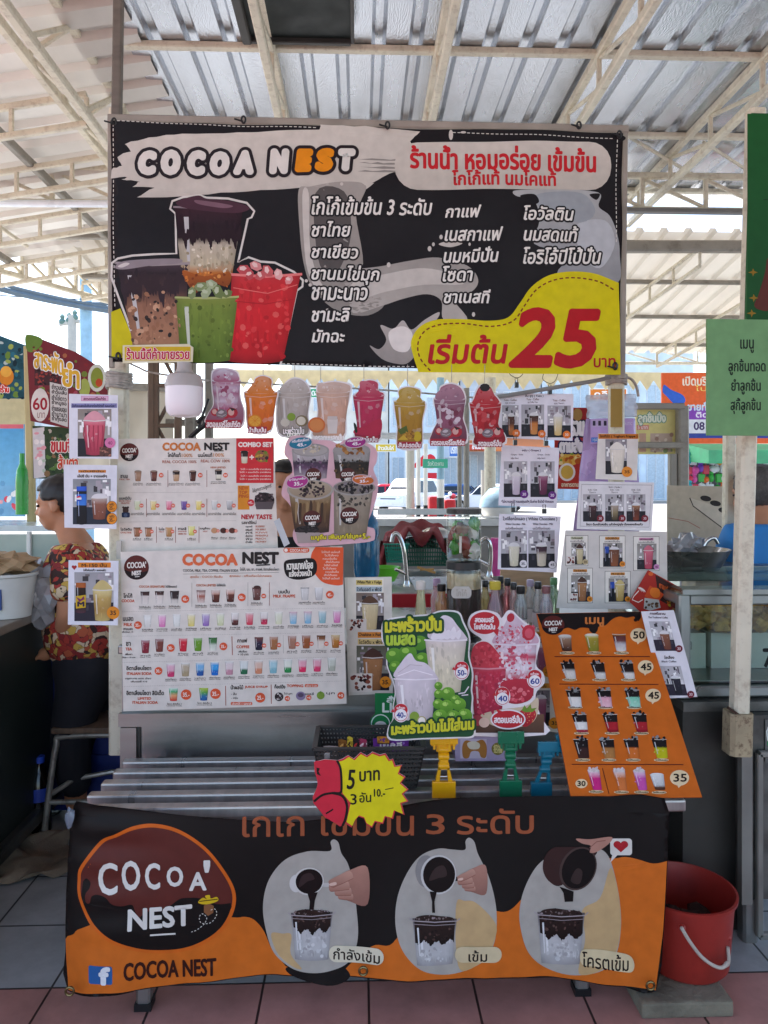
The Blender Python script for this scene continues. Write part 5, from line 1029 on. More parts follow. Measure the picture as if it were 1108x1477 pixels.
# milk stream left of the list
a.blob([(820, 335), (870, 322), (1000, 300), (1100, 310), (1080, 380), (1060, 440), (1090, 640), (1040, 720), (1180, 800), (1110, 860), (980, 840), (880, 750), (840, 640), (822, 480)], '#a39d96', 1, '#8a857f')
a.blob([(890, 350), (1010, 340), (1040, 480), (1020, 600), (960, 700), (900, 620)], '#56514f', 1.6); a.blob([(835, 360), (862, 350), (866, 560), (900, 700), (960, 790), (900, 760), (850, 640)], '#c9c3bb', 1.8)
for x, y in ((868, 735), (852, 718), (940, 838), (1000, 310)): a.ell(x, y, 7, 7, '#c9c3bb', 2, 10)
# cups
def stroke(pts, w1, c1, w2, c2, lv, n=3):
    q = pts; a.line(q, w1, c1, lv); a.line(q, w2, c2, lv+.8)
a.line([(130, 975), (32, 700), (35, 640), (60, 622), (120, 610), (210, 604), (305, 600), (300, 430), (276, 408), (285, 375), (330, 358), (400, 350), (430, 362), (520, 366), (600, 384), (632, 420), (620, 446), (604, 452), (566, 640), (610, 618), (660, 636), (720, 640), (800, 680), (838, 716), (836, 742), (812, 760), (742, 1070)], 9, '#d4cfc8', 2)
a.poly([(30, 845), (68, 830), (128, 975), (120, 1040), (32, 1035)], '#cbbf12', 1.4)
a.cup(440, 400, 290, 290, [(0, '#3a2028'), (.28, '#281820'), (.46, '#2c1c22'), (.56, '#b9ae9c'), (.85, '#b5a98f'), (.97, '#b06a2e')], 3, .74, rim='#8a7a80', skew=-6)
a.blob([(300, 385), (330, 366), (395, 352), (430, 366), (500, 372), (570, 385), (612, 408), (560, 426), (440, 420), (340, 405)], '#4a2c38', 5); a.blob([(380, 372), (440, 378), (540, 396), (500, 406), (400, 390)], '#7a5a66', 5.6)
for i in range(26): x = 330+i*9.5; y = 520+18*math.sin(i*1.7)+12*math.sin(i*.6); a.blob([(x, y-30), (x+11, y-20), (x+8, y+28+14*math.sin(i*2.3)), (x-3, y+10)], '#2a1a20', 5.2, n=3)
a.specks(340, 560, 550, 690, 34, ['#d3cab4', '#9a8d72', '#e0d8c6', '#8f8468'], 3, 9, 5.2)
a.blob([(330, 670), (420, 695), (530, 680), (520, 740), (440, 720), (385, 768), (360, 740)], '#a85a22', 5, '#6a3418')
a.specks(340, 680, 520, 740, 26, ['#c8742e', '#d89048', '#7a3a16'], 3, 9, 6)
a.cup(205, 640, 300, 350, [(0, '#4a3a42'), (.12, '#2c2026'), (.33, '#4a3434'), (.5, '#8a624e'), (1, '#a87a5c')], 3, .72, rim='#9a8f90', skew=24)
for i in range(24): x = 75+i*10.4; y = 742+22*math.sin(i*1.3)+14*math.sin(i*.5); a.blob([(x, y-40), (x+12, y-30), (x+8, y+34+20*math.sin(i*2.1)), (x-4, y+6)], '#33242a', 5.2, n=3)
a.specks(110, 790, 310, 970, 26, ['#3a2c28', '#5a4438', '#2a2422'], 4, 12, 5.6); a.specks(100, 760, 310, 975, 40, ['#b88a6c', '#94684e', '#c49a7c'], 5, 16, 5.2)
a.blob([(48, 660), (80, 635), (190, 625), (315, 622), (318, 640), (200, 652), (90, 668)], '#8f8488', 5.8); a.blob([(60, 655), (90, 640), (110, 645), (80, 660)], '#cfc8c4', 6.3)
a.cup(684, 690, 290, 362, [(0, '#b8343a'), (.12, '#c02a30'), (.5, '#c8222a'), (.9, '#b81e26'), (1, '#8a161c')], 3, .80, rim='#e07a78', skew=-48, hi=False)
for i, (x, y, q) in enumerate(((590, 670, 30), (640, 655, 28), (690, 676, 30), (735, 690, 26), (615, 692, 24), (780, 715, 22), (660, 695, 26))):
    a.ell(x, y, q, q*.72, ['#b84a50', '#d88a8a', '#c05a5c', '#e0a8a4'][i % 4], 6, 6, i*25); a.ell(x-4, y-5, q*.55, q*.35, '#e8c4be', 6.6, 5, i*40)
a.specks(560, 740, 780, 1040, 40, ['#d43a3e', '#b01c24', '#d85450'], 5, 16, 5.2); a.line([(545, 745), (690, 770), (815, 735)], 4, '#dc6a66', 5.6); a.line([(550, 800), (680, 815), (800, 795)], 3, '#a81c24', 5.6)
a.cup(432, 782, 262, 268, [(0, '#7c8a3e'), (.2, '#6f8436'), (.6, '#647a2e'), (1, '#5a7028')], 4, .80, rim='#a8b070', skew=-6)
for i, (x, y, q) in enumerate(((410, 740, 32), (455, 732, 30), (480, 760, 34), (370, 765, 28), (430, 765, 30), (520, 770, 24))): a.ell(x, y, q, q*.66, ['#7a8a5c', '#9aa884', '#6a7a48'][i % 3], 6.4, 6, i*31); a.ell(x-5, y-5, q*.5, q*.3, '#b4bea0', 7, 5, i*50)
a.specks(330, 800, 540, 1050, 26, ['#5a6c28', '#748a3a', '#4e6022'], 3, 12, 6.2)
def item(s, x0, y0, x1, y1, lv=6): a.tb(s, x0, y0, x1, y1, '#e6e2da', lv, b=1.6, sh=.2, ol='#1b181b', olw=7)
for s, b4 in (('โกโก้เข้มข้น 3 ระดับ', (875, 362, 1380, 436)), ('ชาไทย', (875, 464, 1036, 528)), ('ชาเขียว', (875, 562, 1068, 620)), ('ชานมไข่มุก', (875, 650, 1158, 730)), ('ชามะนาว', (875, 744, 1108, 796)), ('ชามะลิ', (875, 830, 1034, 886)), ('มัทฉะ', (875, 918, 1012, 972))): item(s, *b4)
# right half
a.T = (530, 160, .343)
for s_, b4 in (('กาแฟ', (328, 400, 476, 450)), ('เนสกาแฟ', (326, 490, 568, 546)), ('นมหมีปั่น', (322, 572, 550, 636)), ('โซดา', (318, 652, 442, 716)), ('ชาเนสที', (322, 754, 516, 810)), ('โอวัลติน', (656, 402, 866, 462)), ('นมสดแท้', (656, 486, 886, 548)), ('โอริโอ้ปีโป้ปั่น', (656, 574, 982, 642))): item(s_, *b4)
a.T = (530, 160, .343)
a.rect(115, 128, 1028, 332, '#cfc8be', 3, '#c2bbb0', r=95)
a.tb('ร้านน้ำ หอมอร่อย เข้มข้น', 182, 142, 960, 240, '#c4242c', 6, b=3.2, sl=.02); a.tb('โกโก้แท้ นมโคแท้', 358, 248, 792, 312, '#c4242c', 6, b=2.2, sl=.01)
a.blob([(240, 128), (330, 96), (420, 76), (600, 78), (800, 88), (1060, 100), (1062, 130), (900, 136), (600, 128)], BK, 1.6)
a.dash((360, 88), (1048, 116), 3.2, '#d8d4cc', 2.5, 12, 8); a.dash((1052, 120), (1046, 560), 3.2, '#d8d4cc', 2.5, 12, 8)
a.blob([(610, 345), (640, 335), (800, 330), (940, 335), (985, 350), (975, 400), (1020, 440), (1050, 520), (1062, 600), (1056, 720), (900, 700), (800, 680), (850, 600), (700, 560), (720, 470), (700, 380), (630, 362)], '#aeb0b0', 1.2, '#8f9194')
a.blob([(720, 350), (900, 345), (960, 420), (900, 470), (780, 440), (715, 400)], '#9ba1a6', 2); a.blob([(880, 480), (1000, 460), (1040, 560), (980, 660), (900, 600)], '#b8bcc0', 2)
a.blob([(640, 360), (700, 352), (720, 385), (690, 395)], BK, 2.3); a.blob([(935, 350), (980, 345), (965, 372)], BK, 2.3); a.ell(352, 98, 9, 22, '#c9c3bb', 3, 12); a.ell(404, 88, 12, 5, '#c9c3bb', 3, 10)
a.blob([(-115, 670), (-20, 660), (60, 650), (180, 628), (300, 615), (420, 650), (465, 710), (440, 760), (360, 790), (420, 880), (320, 880), (310, 800), (250, 770), (150, 790), (60, 820), (-60, 850), (-80, 760)], '#9a958f', 1.3, '#b4aea6')
a.blob([(-60, 720), (100, 680), (240, 660), (380, 690), (400, 730), (240, 730), (80, 760), (-40, 790)], '#c4beb6', 2)
a.blob([(300, 560), (340, 548), (400, 556), (350, 572)], '#c4beb6', 2.2)
for x, y, q in ((278, 560, 6), (262, 578, 8), (310, 530, 7), (90, 645, 8), (430, 560, 5), (445, 858, 7)): a.ell(x, y, q, q*1.4, '#c9c3bb', 2.4, 10)
a.blob([(10, 985), (50, 1000), (80, 960), (55, 900), (110, 915), (150, 880), (185, 920), (240, 880), (300, 848), (290, 880), (230, 930), (210, 1010), (170, 1060), (120, 1062), (60, 1040)], '#b9b2ac', 1.3, '#8f8984'); a.blob([(90, 930), (150, 905), (190, 940), (170, 1010), (110, 1000)], '#dcd6d0', 2)
yl = [(215, 1098), (185, 1000), (190, 950), (225, 905), (290, 880), (400, 878), (510, 884), (590, 870), (640, 810), (690, 740), (760, 692), (850, 674), (960, 682), (1060, 720)]
a.poly(smooth_path(yl, 6, False)+[(1064, 1110), (640, 1104)], '#d3c50c', 2.6)
a.dashpath(smooth_path([(265, 1092), (222, 1040), (212, 980), (240, 928), (300, 902), (400, 896), (520, 908), (610, 886), (660, 820), (710, 752), (780, 712), (870, 700), (980, 716), (1056, 762)], 8, False), 6, '#7a2c1a', 4, 16, 9)
a.tb('เริ่มต้น', 258, 945, 585, 1062, '#b41a22', 6, b=3.4, sh=.15); a.tb('25', 604, 838, 972, 1072, '#b41a22', 6, b=12, sh=.2); a.tb('บาท', 952, 1040, 1042, 1078, '#b41a22', 6, b=1.2)
a.dash((5, 1072), (205, 1075), 3.2, '#d8d4cc', 2.5, 12, 8)
a.T = (150, 160, .343); a.dash((750, 1063), (1108, 1070), 3.2, '#d8d4cc', 2.5, 12, 8); a.T = (0, 0, 1)
def dB(px, py, p): return p+Vector((0, .005*math.sin(px*.021+py*.006)+.004*math.sin(py*.035-px*.008)+.0025*math.sin((px+py)*.05), 0))
ban = empty('stall_banner', at(528, 530, YB), 'large black drink stall banner with cups and a big yellow 25', 'banner')
a.build('printed_sheet', [(161, 176), (300, 178), (528, 183), (740, 187), (899, 192), (897, 380), (893, 541), (720, 534), (528, 529), (300, 524), (163, 522), (161, 380)], VINYL, .0015, BK, parent=ban, deform=dB, maxedge=16, smooth=True)
t = MB(); t.bar(at(157, 172, YB+.025), at(905, 188, YB+.025), .028, .028); t.bar(at(160, 178, YB+.025), at(161, 530, YB+.025), .018, .02, up=(0, 1, 0)); t.bar(at(901, 190, YB+.025), at(897, 546, YB+.025), .02, .02, up=(0, 1, 0)); t.build('frame', mat('weathered_frame', '#9a9186', .6, var=.25), ban)
for x, y in ((166, 181), (352, 178), (559, 186), (834, 186), (892, 199), (172, 518), (886, 532)):
    t = MB(); t.tube([at(x, y, YB)+Vector((.007*math.cos(q), -.010, .008+.012*math.sin(q))) for q in [i*math.pi/6 for i in range(12)]], .0035, 6, closed=True); t.tube([at(x, y, YB)+Vector((0, -.014, .0)), at(x, y, YB)+Vector((-.03, -.02, .006))], .003, 5); t.build('cable_tie', BLACKP, ban)
a = Art(vplane(2.525)); a.rect(180, 500, 275, 520, '#c8a814', 1); a.tb('ร้านนี้ดีค้าขายรวย', 183, 502, 273, 518, '#b41a30', 4, b=.5, ol='#f0d8e0', olw=.6)
a.build('lucky_sign', [(177, 498), (272, 496), (279, 501), (278, 522), (177, 524)], LAMI, .003, '#d8d0b0', label='small yellow lucky shop sign on the banner lower left corner', cat='sign')
# bulb
bu = empty('light_bulb', at(267, 602, 2.45), 'large white bulb hanging under the banner left corner', 'light bulb'); p = at(266, 602, 2.45); s_ = 2.45/F
MB().lathe([(8*s_, 0), (20*s_, 2*s_), (25*s_, 8*s_), (26.5*s_, 20*s_), (26.5*s_, 44*s_)], p, 28, cap1=False).build('diffuser', mat('bulb_diffuser', '#e9e2e6', .35, var=.03), bu, smooth=True)
MB().lathe([(27*s_, 43*s_), (27*s_, 48*s_), (23*s_, 60*s_), (13*s_, 64*s_), (10*s_, 70*s_), (10*s_, 78*s_), (0.1*s_, 78*s_)], p, 28, cap0=False).build('collar', mat('bulb_collar', '#b4aca8', .4), bu, smooth=True)
# ---------------- hanging shake cutouts
CUT = [
 ('strawberry yogurt shake', [(62, 84), (100, 72), (150, 84), (160, 120), (164, 180), (178, 230), (160, 284), (44, 268), (46, 235), (66, 200), (60, 140)], 112, 118, 98, 128, [(0, '#b85a7c'), (.2, '#d8c0d4'), (.35, '#c07898'), (.55, '#dccadb'), (.75, '#b86a8a'), (1, '#a85070')], '#d8cede', 'สตอเบอรี่โยเกิร์ต', (44, 256, 160, 280), '#c83a52', 'berry'),
 ('orange shake', [(210, 110), (240, 98), (272, 112), (270, 150), (294, 160), (282, 210), (268, 296), (190, 296), (178, 200), (172, 158), (205, 146)], 232, 158, 112, 130, [(0, '#e8842a'), (.4, '#e8761a'), (.8, '#e06a16'), (1, '#d86018')], '#e89a5a', 'น้ำส้มปั่น', (190, 280, 250, 298), '#c83a4a', 'orange'),
 ('white coconut milk shake', [(300, 150), (320, 120), (350, 106), (385, 118), (408, 160), (398, 230), (402, 300), (372, 312), (290, 304), (288, 160)], 348, 158, 112, 150, [(0, '#c8bcb2'), (.5, '#bcb0a8'), (1, '#b0a49c')], '#d8cec8', 'มะพร้าวปั่น', (310, 278, 382, 304), '#2c3a24', 'coconut'),
 ('pale peach carrot milk shake', [(424, 140), (440, 126), (490, 118), (545, 130), (546, 160), (530, 230), (520, 320), (412, 318), (420, 268), (428, 220)], 482, 156, 116, 150, [(0, '#dcb8a4'), (.4, '#dcae96'), (1, '#d8a88e')], '#e4cabc', 'แครอทนมสดปั่น', (412, 304, 520, 326), '#d8c8c0', 'carrot'),
 ('pink watermelon shake', [(590, 120), (612, 112), (640, 122), (642, 152), (664, 166), (650, 240), (652, 300), (640, 330), (556, 322), (566, 260), (552, 172), (584, 150)], 606, 170, 106, 140, [(0, '#c83a5c'), (.3, '#c8305a'), (.8, '#b82a50'), (1, '#a82448')], '#d85a72', 'แตงโมปั่น', (568, 312, 636, 330), '#c83a52', 'melon'),
 ('golden pineapple shake', [(708, 150), (742, 136), (788, 148), (788, 180), (808, 200), (796, 260), (790, 350), (708, 352), (704, 270), (692, 202), (712, 184)], 748, 190, 106, 140, [(0, '#c8a244'), (.4, '#b88a2a'), (1, '#a87a22')], '#d0b04e', 'สับปะรดปั่น', (710, 332, 786, 350), '#c03a42', 'pine'),
 ('purple strawberry yogurt shake with a chrome dome of berries', [(850, 160), (856, 136), (895, 124), (930, 140), (946, 180), (936, 240), (952, 300), (938, 342), (822, 340), (824, 300), (846, 250), (830, 188)], 888, 182, 108, 140, [(0, '#a8788c'), (.3, '#8a4a62'), (.6, '#9a5a74'), (1, '#803a50')], '#b87a90', 'สตรอเบอรี่โยเกิร์ต', (824, 322, 938, 342), '#c03a4a', 'berry'),
 ('red strawberry shake topped by a dark berry', [(964, 190), (985, 140), (1010, 128), (1030, 150), (1060, 180), (1070, 210), (1060, 270), (1084, 310), (1076, 342), (972, 346), (976, 300), (968, 260), (954, 200)], 1012, 196, 108, 130, [(0, '#c82a34'), (.4, '#c0222c'), (1, '#a81a26')], '#d04a50', 'สตอเบอรี่ปั่น', (986, 324, 1066, 346), '#c03a42', 'berry')]
def fruit(a, kind, x, y, lv):
    if kind == 'berry':
        for dx, dy, q in ((-28, -6, 15), (30, -4, 20), (8, 4, 14)): a.ell(x+dx, y+dy, q, q*.9, '#c02a3a', lv, 12); a.ell(x+dx-3, y+dy-2, q*.55, q*.6, '#e8b4ac', lv+.7, 10)
        a.blob([(x-26, y), (x-14, y-16), (x+4, y-14), (x+14, y-2), (x+4, y+12), (x-16, y+12)], '#8a7a80', lv+1); a.blob([(x-18, y-4), (x-8, y-12), (x+2, y-8), (x-6, y-1)], '#d8ccd2', lv+1.6); a.line([(x-20, y+4), (x-4, y+8), (x+8, y+2)], 2.4, '#c8bcc0', lv+1.6)
        a.poly([(x+20, y-24), (x+44, y-16), (x+30, y-10)], '#3a2a2c', lv+1)
    if kind == 'orange': a.ell(x-8, y, 24, 22, '#e88a16', lv, 20); a.ell(x-8, y, 20, 18, '#f4b23a', lv+.6, 20); [a.line([(x-8, y), (x-8+19*math.cos(q), y+17*math.sin(q))], 1.6, '#e88a16', lv+1.2) for q in [i*math.pi/4 for i in range(8)]]
    if kind == 'coconut': a.ell(x-8, y-12, 15, 14, '#8aa83a', lv, 12); a.ell(x+28, y+2, 22, 20, '#8a7a5a', lv, 14); a.ell(x+26, y+2, 16, 15, '#e8e0cc', lv+.6, 14); a.ell(x-30, y+8, 16, 14, '#d8d0c0', lv, 12)
    if kind == 'carrot': a.ell(x-40, y-10, 30, 27, '#d8743a', lv, 18); a.ell(x-40, y-10, 24, 21, '#e08e4e', lv+.6, 16); a.poly([(x-4, y-30), (x+34, y-30), (x+30, y+20), (x, y+20)], '#e6dcd6', lv); a.rect(x-2, y-40, x+32, y-28, '#d8ccc6', lv+.5)
    if kind == 'melon': a.blob([(x-44, y-2), (x-10, y-14), (x+46, y-40), (x+40, y+18), (x-40, y+14)], '#c22a4c', lv); a.blob([(x-48, y-24), (x-40, y-20), (x-34, y+4), (x-42, y+8)], '#20301e', lv+.6)
    if kind == 'pine': a.ell(x-2, y-4, 22, 18, '#b8842a', lv, 12); a.specks(x-20, y-18, x+18, y+10, 16, ['#8a5a22', '#d8a83a'], 2, 4, lv+.6); a.ell(x+28, y+2, 14, 18, '#d8b82a', lv, 12); a.poly([(x-40, y-20), (x-10, y-36), (x-4, y-14), (x-30, y-4)], '#5a6a2a', lv+.5); a.poly([(x-40, y+14), (x-20, y-4), (x-4, y+14)], '#e0b83a', lv+1)
for i, (nm, out, cx, cy, wd, ht, stops, foam, txt, tb4, tc_, kind) in enumerate(CUT):
    Y = 2.5+.012*(i % 3); a = Art(vplane(Y, [6, -5, 4, -4, 5, 0, -4, 6][i], px=280+cx*.4152)); a.T = (280, 500, .4152); a.gain = .72
    mx_ = sum(p[0] for p in out)/len(out); my_ = sum(p[1] for p in out)/len(out)
    a.poly([(mx_+(x-mx_)*.92, my_+(y-my_)*.945) for x, y in smooth_path(out, 4)], mix(foam, stops[0][1], .3), 1, mix(stops[-1][1], '#241818', .25)); a.cup(cx, cy, wd*1.02, ht, stops, 2, .64, rim=None, ice=8); a.line([(cx-wd*.5, cy+ht*.1), (cx, cy+ht*.14), (cx+wd*.5, cy+ht*.1)], 2, mix(stops[0][1], '#ffffff', .35), 4.2); a.ell(cx, cy, wd*.53, 6, mix(foam, '#ffffff', .45), 3.6, 20)
    top = [p for p in out if p[1] < cy+6]; ym = min(p[1] for p in out)+5; xm = [p[0] for p in out if p[1] < ym+4][0]
    fw = .42 if i in (0, 2, 3, 6) else .30; a.blob([(cx-wd*.42, cy+2), (cx-wd*fw, (cy*1.5+ym)/2.5), (xm-14, ym+6), (xm+4, ym+2), (xm+20, ym+8), (cx+wd*fw, (cy*1.5+ym)/2.5), (cx+wd*.42, cy+2), (cx, cy+5)], mix(foam, '#ffffff', .1), 4.6, stops[0][1])
    a.specks(cx-wd*.3, ym+14, cx+wd*.3, cy-4, 14, [mix(foam, '#ffffff', .35), stops[0][1], mix(foam, stops[-1][1], .3)], 2, 6, 5.4)
    if kind == 'berry': a.specks(cx-wd*.36, cy+8, cx+wd*.3, cy+ht*.6, 18, [mix(stops[0][1], '#ffffff', .35), stops[-1][1], '#e4d2dc' if i != 7 else '#d84a50'], 4, 13, 4.4)
    if i == 7: a.ell(1010, 142, 18, 14, '#2a2024', 6.5, 10)
    fruit(a, kind, (tb4[0]+tb4[2])/2, tb4[1]-22, 6)
    if i != 2 and i != 3: a.rect(tb4[0]-4, tb4[1]-2, tb4[2]+4, tb4[3]+3, '#b8283c', 8.2)
    a.tb(txt, *tb4, '#f2e6e6', 10, b=.8, ol=tc_ if i in (2, 3) else '#8a1a2a', olw=1.6)
    if i == 2: a.tb('นมสด', 324, 300, 366, 314, '#f2f0e6', 10, b=.8, ol='#2c3a24', olw=1.6)
    a.build('shake_cutout', smooth_path(out, 4), LAMI, .003, '#dcd6d6', side='#efeaea', label='hanging cutout of a '+nm, cat='cutout', group='shake cutouts hanging under the banner')
    t = MB(); t.tube([at(280+xm*.4152, 500+(ym)*.4152, Y+.004), at(280+xm*.4152, 526, Y+.02)], .0012, 5); t.build('thread', ROPE, label='thread holding the '+nm+' cutout', cat='thread', group='threads of the shake cutouts')
# ---------------- menu boards
def emblem(a, cx, cy, rx, ry, lv, ring=None, fs=1):
    a.ell(cx, cy, rx, ry, '#5a2420', lv, 28); a.poly([(cx+rx*.97*math.cos(R(q)), cy+ry*.97*math.sin(R(q))) for q in range(15, 166, 10)]+smooth_path([(cx-rx*.9, cy+ry*.2), (cx-rx*.4, cy+ry*.35), (cx, cy+ry*.2), (cx+rx*.4, cy+ry*.38), (cx+rx*.93, cy+ry*.25)], 4, False), '#1d1416', lv+.8)
    if ring: a.line([(cx+rx*math.cos(q), cy+ry*math.sin(q)) for q in [i*math.pi/14 for i in range(28)]], rx*.09, ring, lv+.9, True)
    a.tb("COCOA'", cx-rx*.74, cy-ry*.42, cx+rx*.76, cy+ry*.06, '#e8e2da', lv+2, b=rx*.02, sl=-.04); a.tb('NEST', cx-rx*.35, cy+ry*.30, cx+rx*.38, cy+ry*.64, '#e8e2da', lv+2, b=rx*.02, sl=-.06); a.line([(cx-rx*.12, cy+ry*.76), (cx+rx*.25, cy+ry*.73)], ry*.05, '#e8e2da', lv+2)
OR = '#dc5a36'
def price(a, x, y, r, s, lv=5, c=OR): a.ell(x, y, r, r, c, lv, 16); a.tb(s, x-r*.6, y-r*.38, x+r*.62, y+r*.4, '#f4e6dc', lv+1.5, b=r*.03)
def cap(a, x, y, w_, l1, l2=None, h=9):
    a.tb(l1, x-w_/2, y, x+w_/2, y+h, '#4a403c', 4, b=.25)
    if l2: a.tb(l2, x-w_/2*1.05, y+h+2, x+w_/2*1.05, y+h*1.8+1, '#6a5c54', 4, b=.15)
TEXT = '#2a2424'
a = Art(vplane(2.55)); a.T = (160, 620, .2256)
emblem(a, 118, 143, 60, 58, 2); a.tb('COCOA', 333, 84, 572, 131, '#c8763a', 4, b=3.5); a.tb('NEST', 600, 84, 756, 128, TEXT, 4, b=3.5); a.line([(660, 135), (722, 134)], 6, TEXT, 4)
a.tb('โกโก้แท้', 364, 146, 446, 174, TEXT, 4, b=1); a.tb('100%', 454, 152, 522, 174, '#c88a5a', 4, b=.6); a.tb('นมโคแท้', 558, 146, 648, 174, TEXT, 4, b=1); a.tb('100%', 656, 150, 724, 172, '#c88a5a', 4, b=.6)
a.line([(340, 186), (760, 182)], 1.5, '#8a8078', 3); a.tb('REAL COCOA 100%', 330, 195, 548, 213, '#a8604a', 4, b=.5); a.tb('REAL COW 100%', 576, 190, 762, 208, '#a8604a', 4, b=.5); a.tb('NEW LIMITED', 638, 235, 734, 246, '#b8603a', 4, b=.5)
a.tb('ชานม', 62, 288, 108, 308, TEXT, 4, b=.6); a.tb('MILK TEA', 56, 312, 122, 321, '#b8604a', 4, b=.4)
BR = ['#b08a70', '#8a5a44', '#6a3a2e']
for x, st, p in ((174, [(0, '#8a6a54'), (.4, '#b08c72'), (1, '#9a7258')], None), (275, [(0, '#5a3630'), (.5, '#7a4a3c'), (1, '#4a2c28')], 322), (418, [(0, '#221a1a'), (.3, '#33241f'), (.4, '#c0a080'), (1, '#b08a66')], None), (524, [(0, '#221a1a'), (.5, '#5a3428'), (1, '#4a2a24')], 572), (688, [(0, '#1c1818'), (.4, '#241e1e'), (.5, '#e0dccc'), (.8, '#d8d4c0'), (1, '#3a2c26')], 733)):
    a.cup(x, 265 if x < 600 else 258, 46, 62, st, 2, .72, foam='#8f7a6a', rim=None); cap(a, x, 338 if x < 600 else 328, 92 if x > 200 else 60, 'ชานมไข่มุก', 'BUBBLE MILK TEA')
    if p: price(a, p, 290, 15, '30')
for x in (365, 614): a.line([(x, 258), (x, 366)], 3, '#8a4238', 3)
a.line([(60, 402), (800, 398)], 1.2, '#a8a098', 3); a.line([(60, 590), (800, 580)], 1.2, '#a8a098', 3)
a.tb('นมหมีปั่น', 54, 426, 130, 446, TEXT, 4, b=.7); a.tb('BEAR MILK', 52, 450, 130, 459, '#b8604a', 4, b=.4); a.tb('FRAPPE', 66, 464, 120, 474, '#b8604a', 4, b=.4)
a.ell(95, 515, 19, 24, '#4a3834', 3); a.ell(80, 496, 7, 7, '#4a3834', 3); a.ell(110, 496, 7, 7, '#4a3834', 3); a.rect(70, 528, 122, 560, '#2c3a5a', 4, r=8); a.ell(95, 545, 12, 12, '#5a6a8a', 5)
for x, c, c2 in ((170, '#dce0c0', '#c8cca0'), (272, '#e8d8a0', '#d8b860'), (372, '#e8a8b8', '#d0506a'), (468, '#7a62a0', '#5a4480'), (562, '#e8d890', '#d8c060'), (664, '#d8d6d0', '#c0beb8'), (760, '#c8c6c4', '#8a8886')):
    a.cup(x, 450, 42, 60, [(0, '#e4e0d8'), (.2, c), (1, c2)], 2, .74, rim='#f0ece6', ice=5); price(a, x+26, 484, 13, '30'); cap(a, x, 528, 80, 'นมหมีปั่น', 'BEAR FRAPPE')
for x in (228, 614): a.line([(x, 440), (x, 556)], 3, '#8a4238', 3)
a.tb('โอวัลติน', 62, 626, 134, 644, TEXT, 4, b=.7); a.tb('OVALTINE', 62, 652, 132, 662, '#b8604a', 4, b=.4)
for x, st in ((168, [(0, '#5a4038'), (.3, '#a87a5a'), (1, '#8a5a40')]), (240, [(0, '#3a2a26'), (.3, '#b08060'), (1, '#9a6a4a')]), (372, [(0, '#c8a070'), (1, '#a87a4a')]), (516, [(0, '#e0dca0'), (.5, '#d8d480'), (1, '#c8c060')])):
    a.cup(x, 622 if x < 500 else 614, 46, 60, st, 2, .74, rim='#e8e2da'); price(a, x+22, 650, 12, '30'); cap(a, x, 690, 50, 'เย็น', 'ICED')
for x in (292, 414, 564): a.line([(x, 618), (x, 722)], 3, '#8a4238', 3)
a.tb('ไมโล', 306, 626, 342, 642, TEXT, 4, b=.6); a.tb('MILO', 308, 648, 340, 656, '#b8604a', 4, b=.4); a.tb('ชามะลิ', 430, 624, 482, 640, TEXT, 4, b=.6); a.tb('JASMINE', 430, 645, 484, 654, '#b8604a', 4, b=.4); a.tb('GREEN TEA', 430, 660, 484, 670, '#b8604a', 4, b=.4); a.tb('เมนูร้อน', 570, 622, 634, 640, TEXT, 4, b=.6); a.tb('HOT', 590, 645, 618, 654, '#b8604a', 4, b=.4)
for x, c in ((662, '#c0906a'), (720, '#4a2a24'), (776, '#5a342c')): a.ell(x, 645, 25, 22, '#d8d0c8', 2); a.ell(x, 644, 21, 18, c, 3); price(a, x+24, 646, 10, '25'); cap(a, x, 684, 40, 'ร้อน', 'HOT')
a.rect(802, 54, 1040, 340, '#cc3036', 1.6); a.tb('COMBO SET', 816, 80, 1032, 108, '#f0e2da', 4, b=2.2)
a.cup(854, 140, 48, 72, [(0, '#2a2220'), (.4, '#3a2e2a'), (.5, '#d8d4c0'), (1, '#c8bfa0')], 3, .74, foam='#241e1c'); a.tb('+', 888, 162, 914, 188, '#f0e2da', 4, b=2); a.ell(966, 168, 44, 40, '#8a6a3a', 3); a.specks(930, 135, 1004, 200, 26, ['#5a3a3a', '#6a7a2a', '#b8903a', '#3a2a2a', '#8a4a4a'], 6, 13, 4)
for i, y in enumerate((245, 264, 288, 308)): a.tb('โกโก้ + ขนมปังปิ้ง ราคาพิเศษ', 830-i % 2*6, y, 1024, y+12, '#f0dcd4', 4, b=.2)
a.rect(812, 356, 886, 510, '#d88a26', 2); a.tb('NEW', 820, 362, 878, 384, '#b8562a', 4, b=1); a.tb('TOP', 820, 390, 872, 410, '#b8562a', 4, b=1); a.tb('PING', 820, 414, 880, 434, '#b8562a', 4, b=1)
a.ell(982, 450, 64, 50, '#2a2224', 3); a.specks(925, 405, 1040, 490, 60, ['#1c1618', '#4a3a3c', '#332628', '#6a585a'], 6, 11, 4); a.poly([(920, 460), (1046, 460), (1030, 508), (930, 508)], '#5a5052', 5); a.tb('ไข่มุกบราวน์ชูการ์', 905, 376, 1026, 410, '#3a302c', 4, b=.3, sl=-.3); a.ell(896, 466, 22, 22, '#c8303a', 6); a.tb('+5.-', 880, 458, 912, 474, '#f0e2da', 7.5, b=.6)
a.tb('NEW TASTE', 836, 542, 1030, 570, '#b8323a', 4, b=2); a.tb('รสชาติใหม่', 836, 580, 930, 602, TEXT, 4, b=.7)
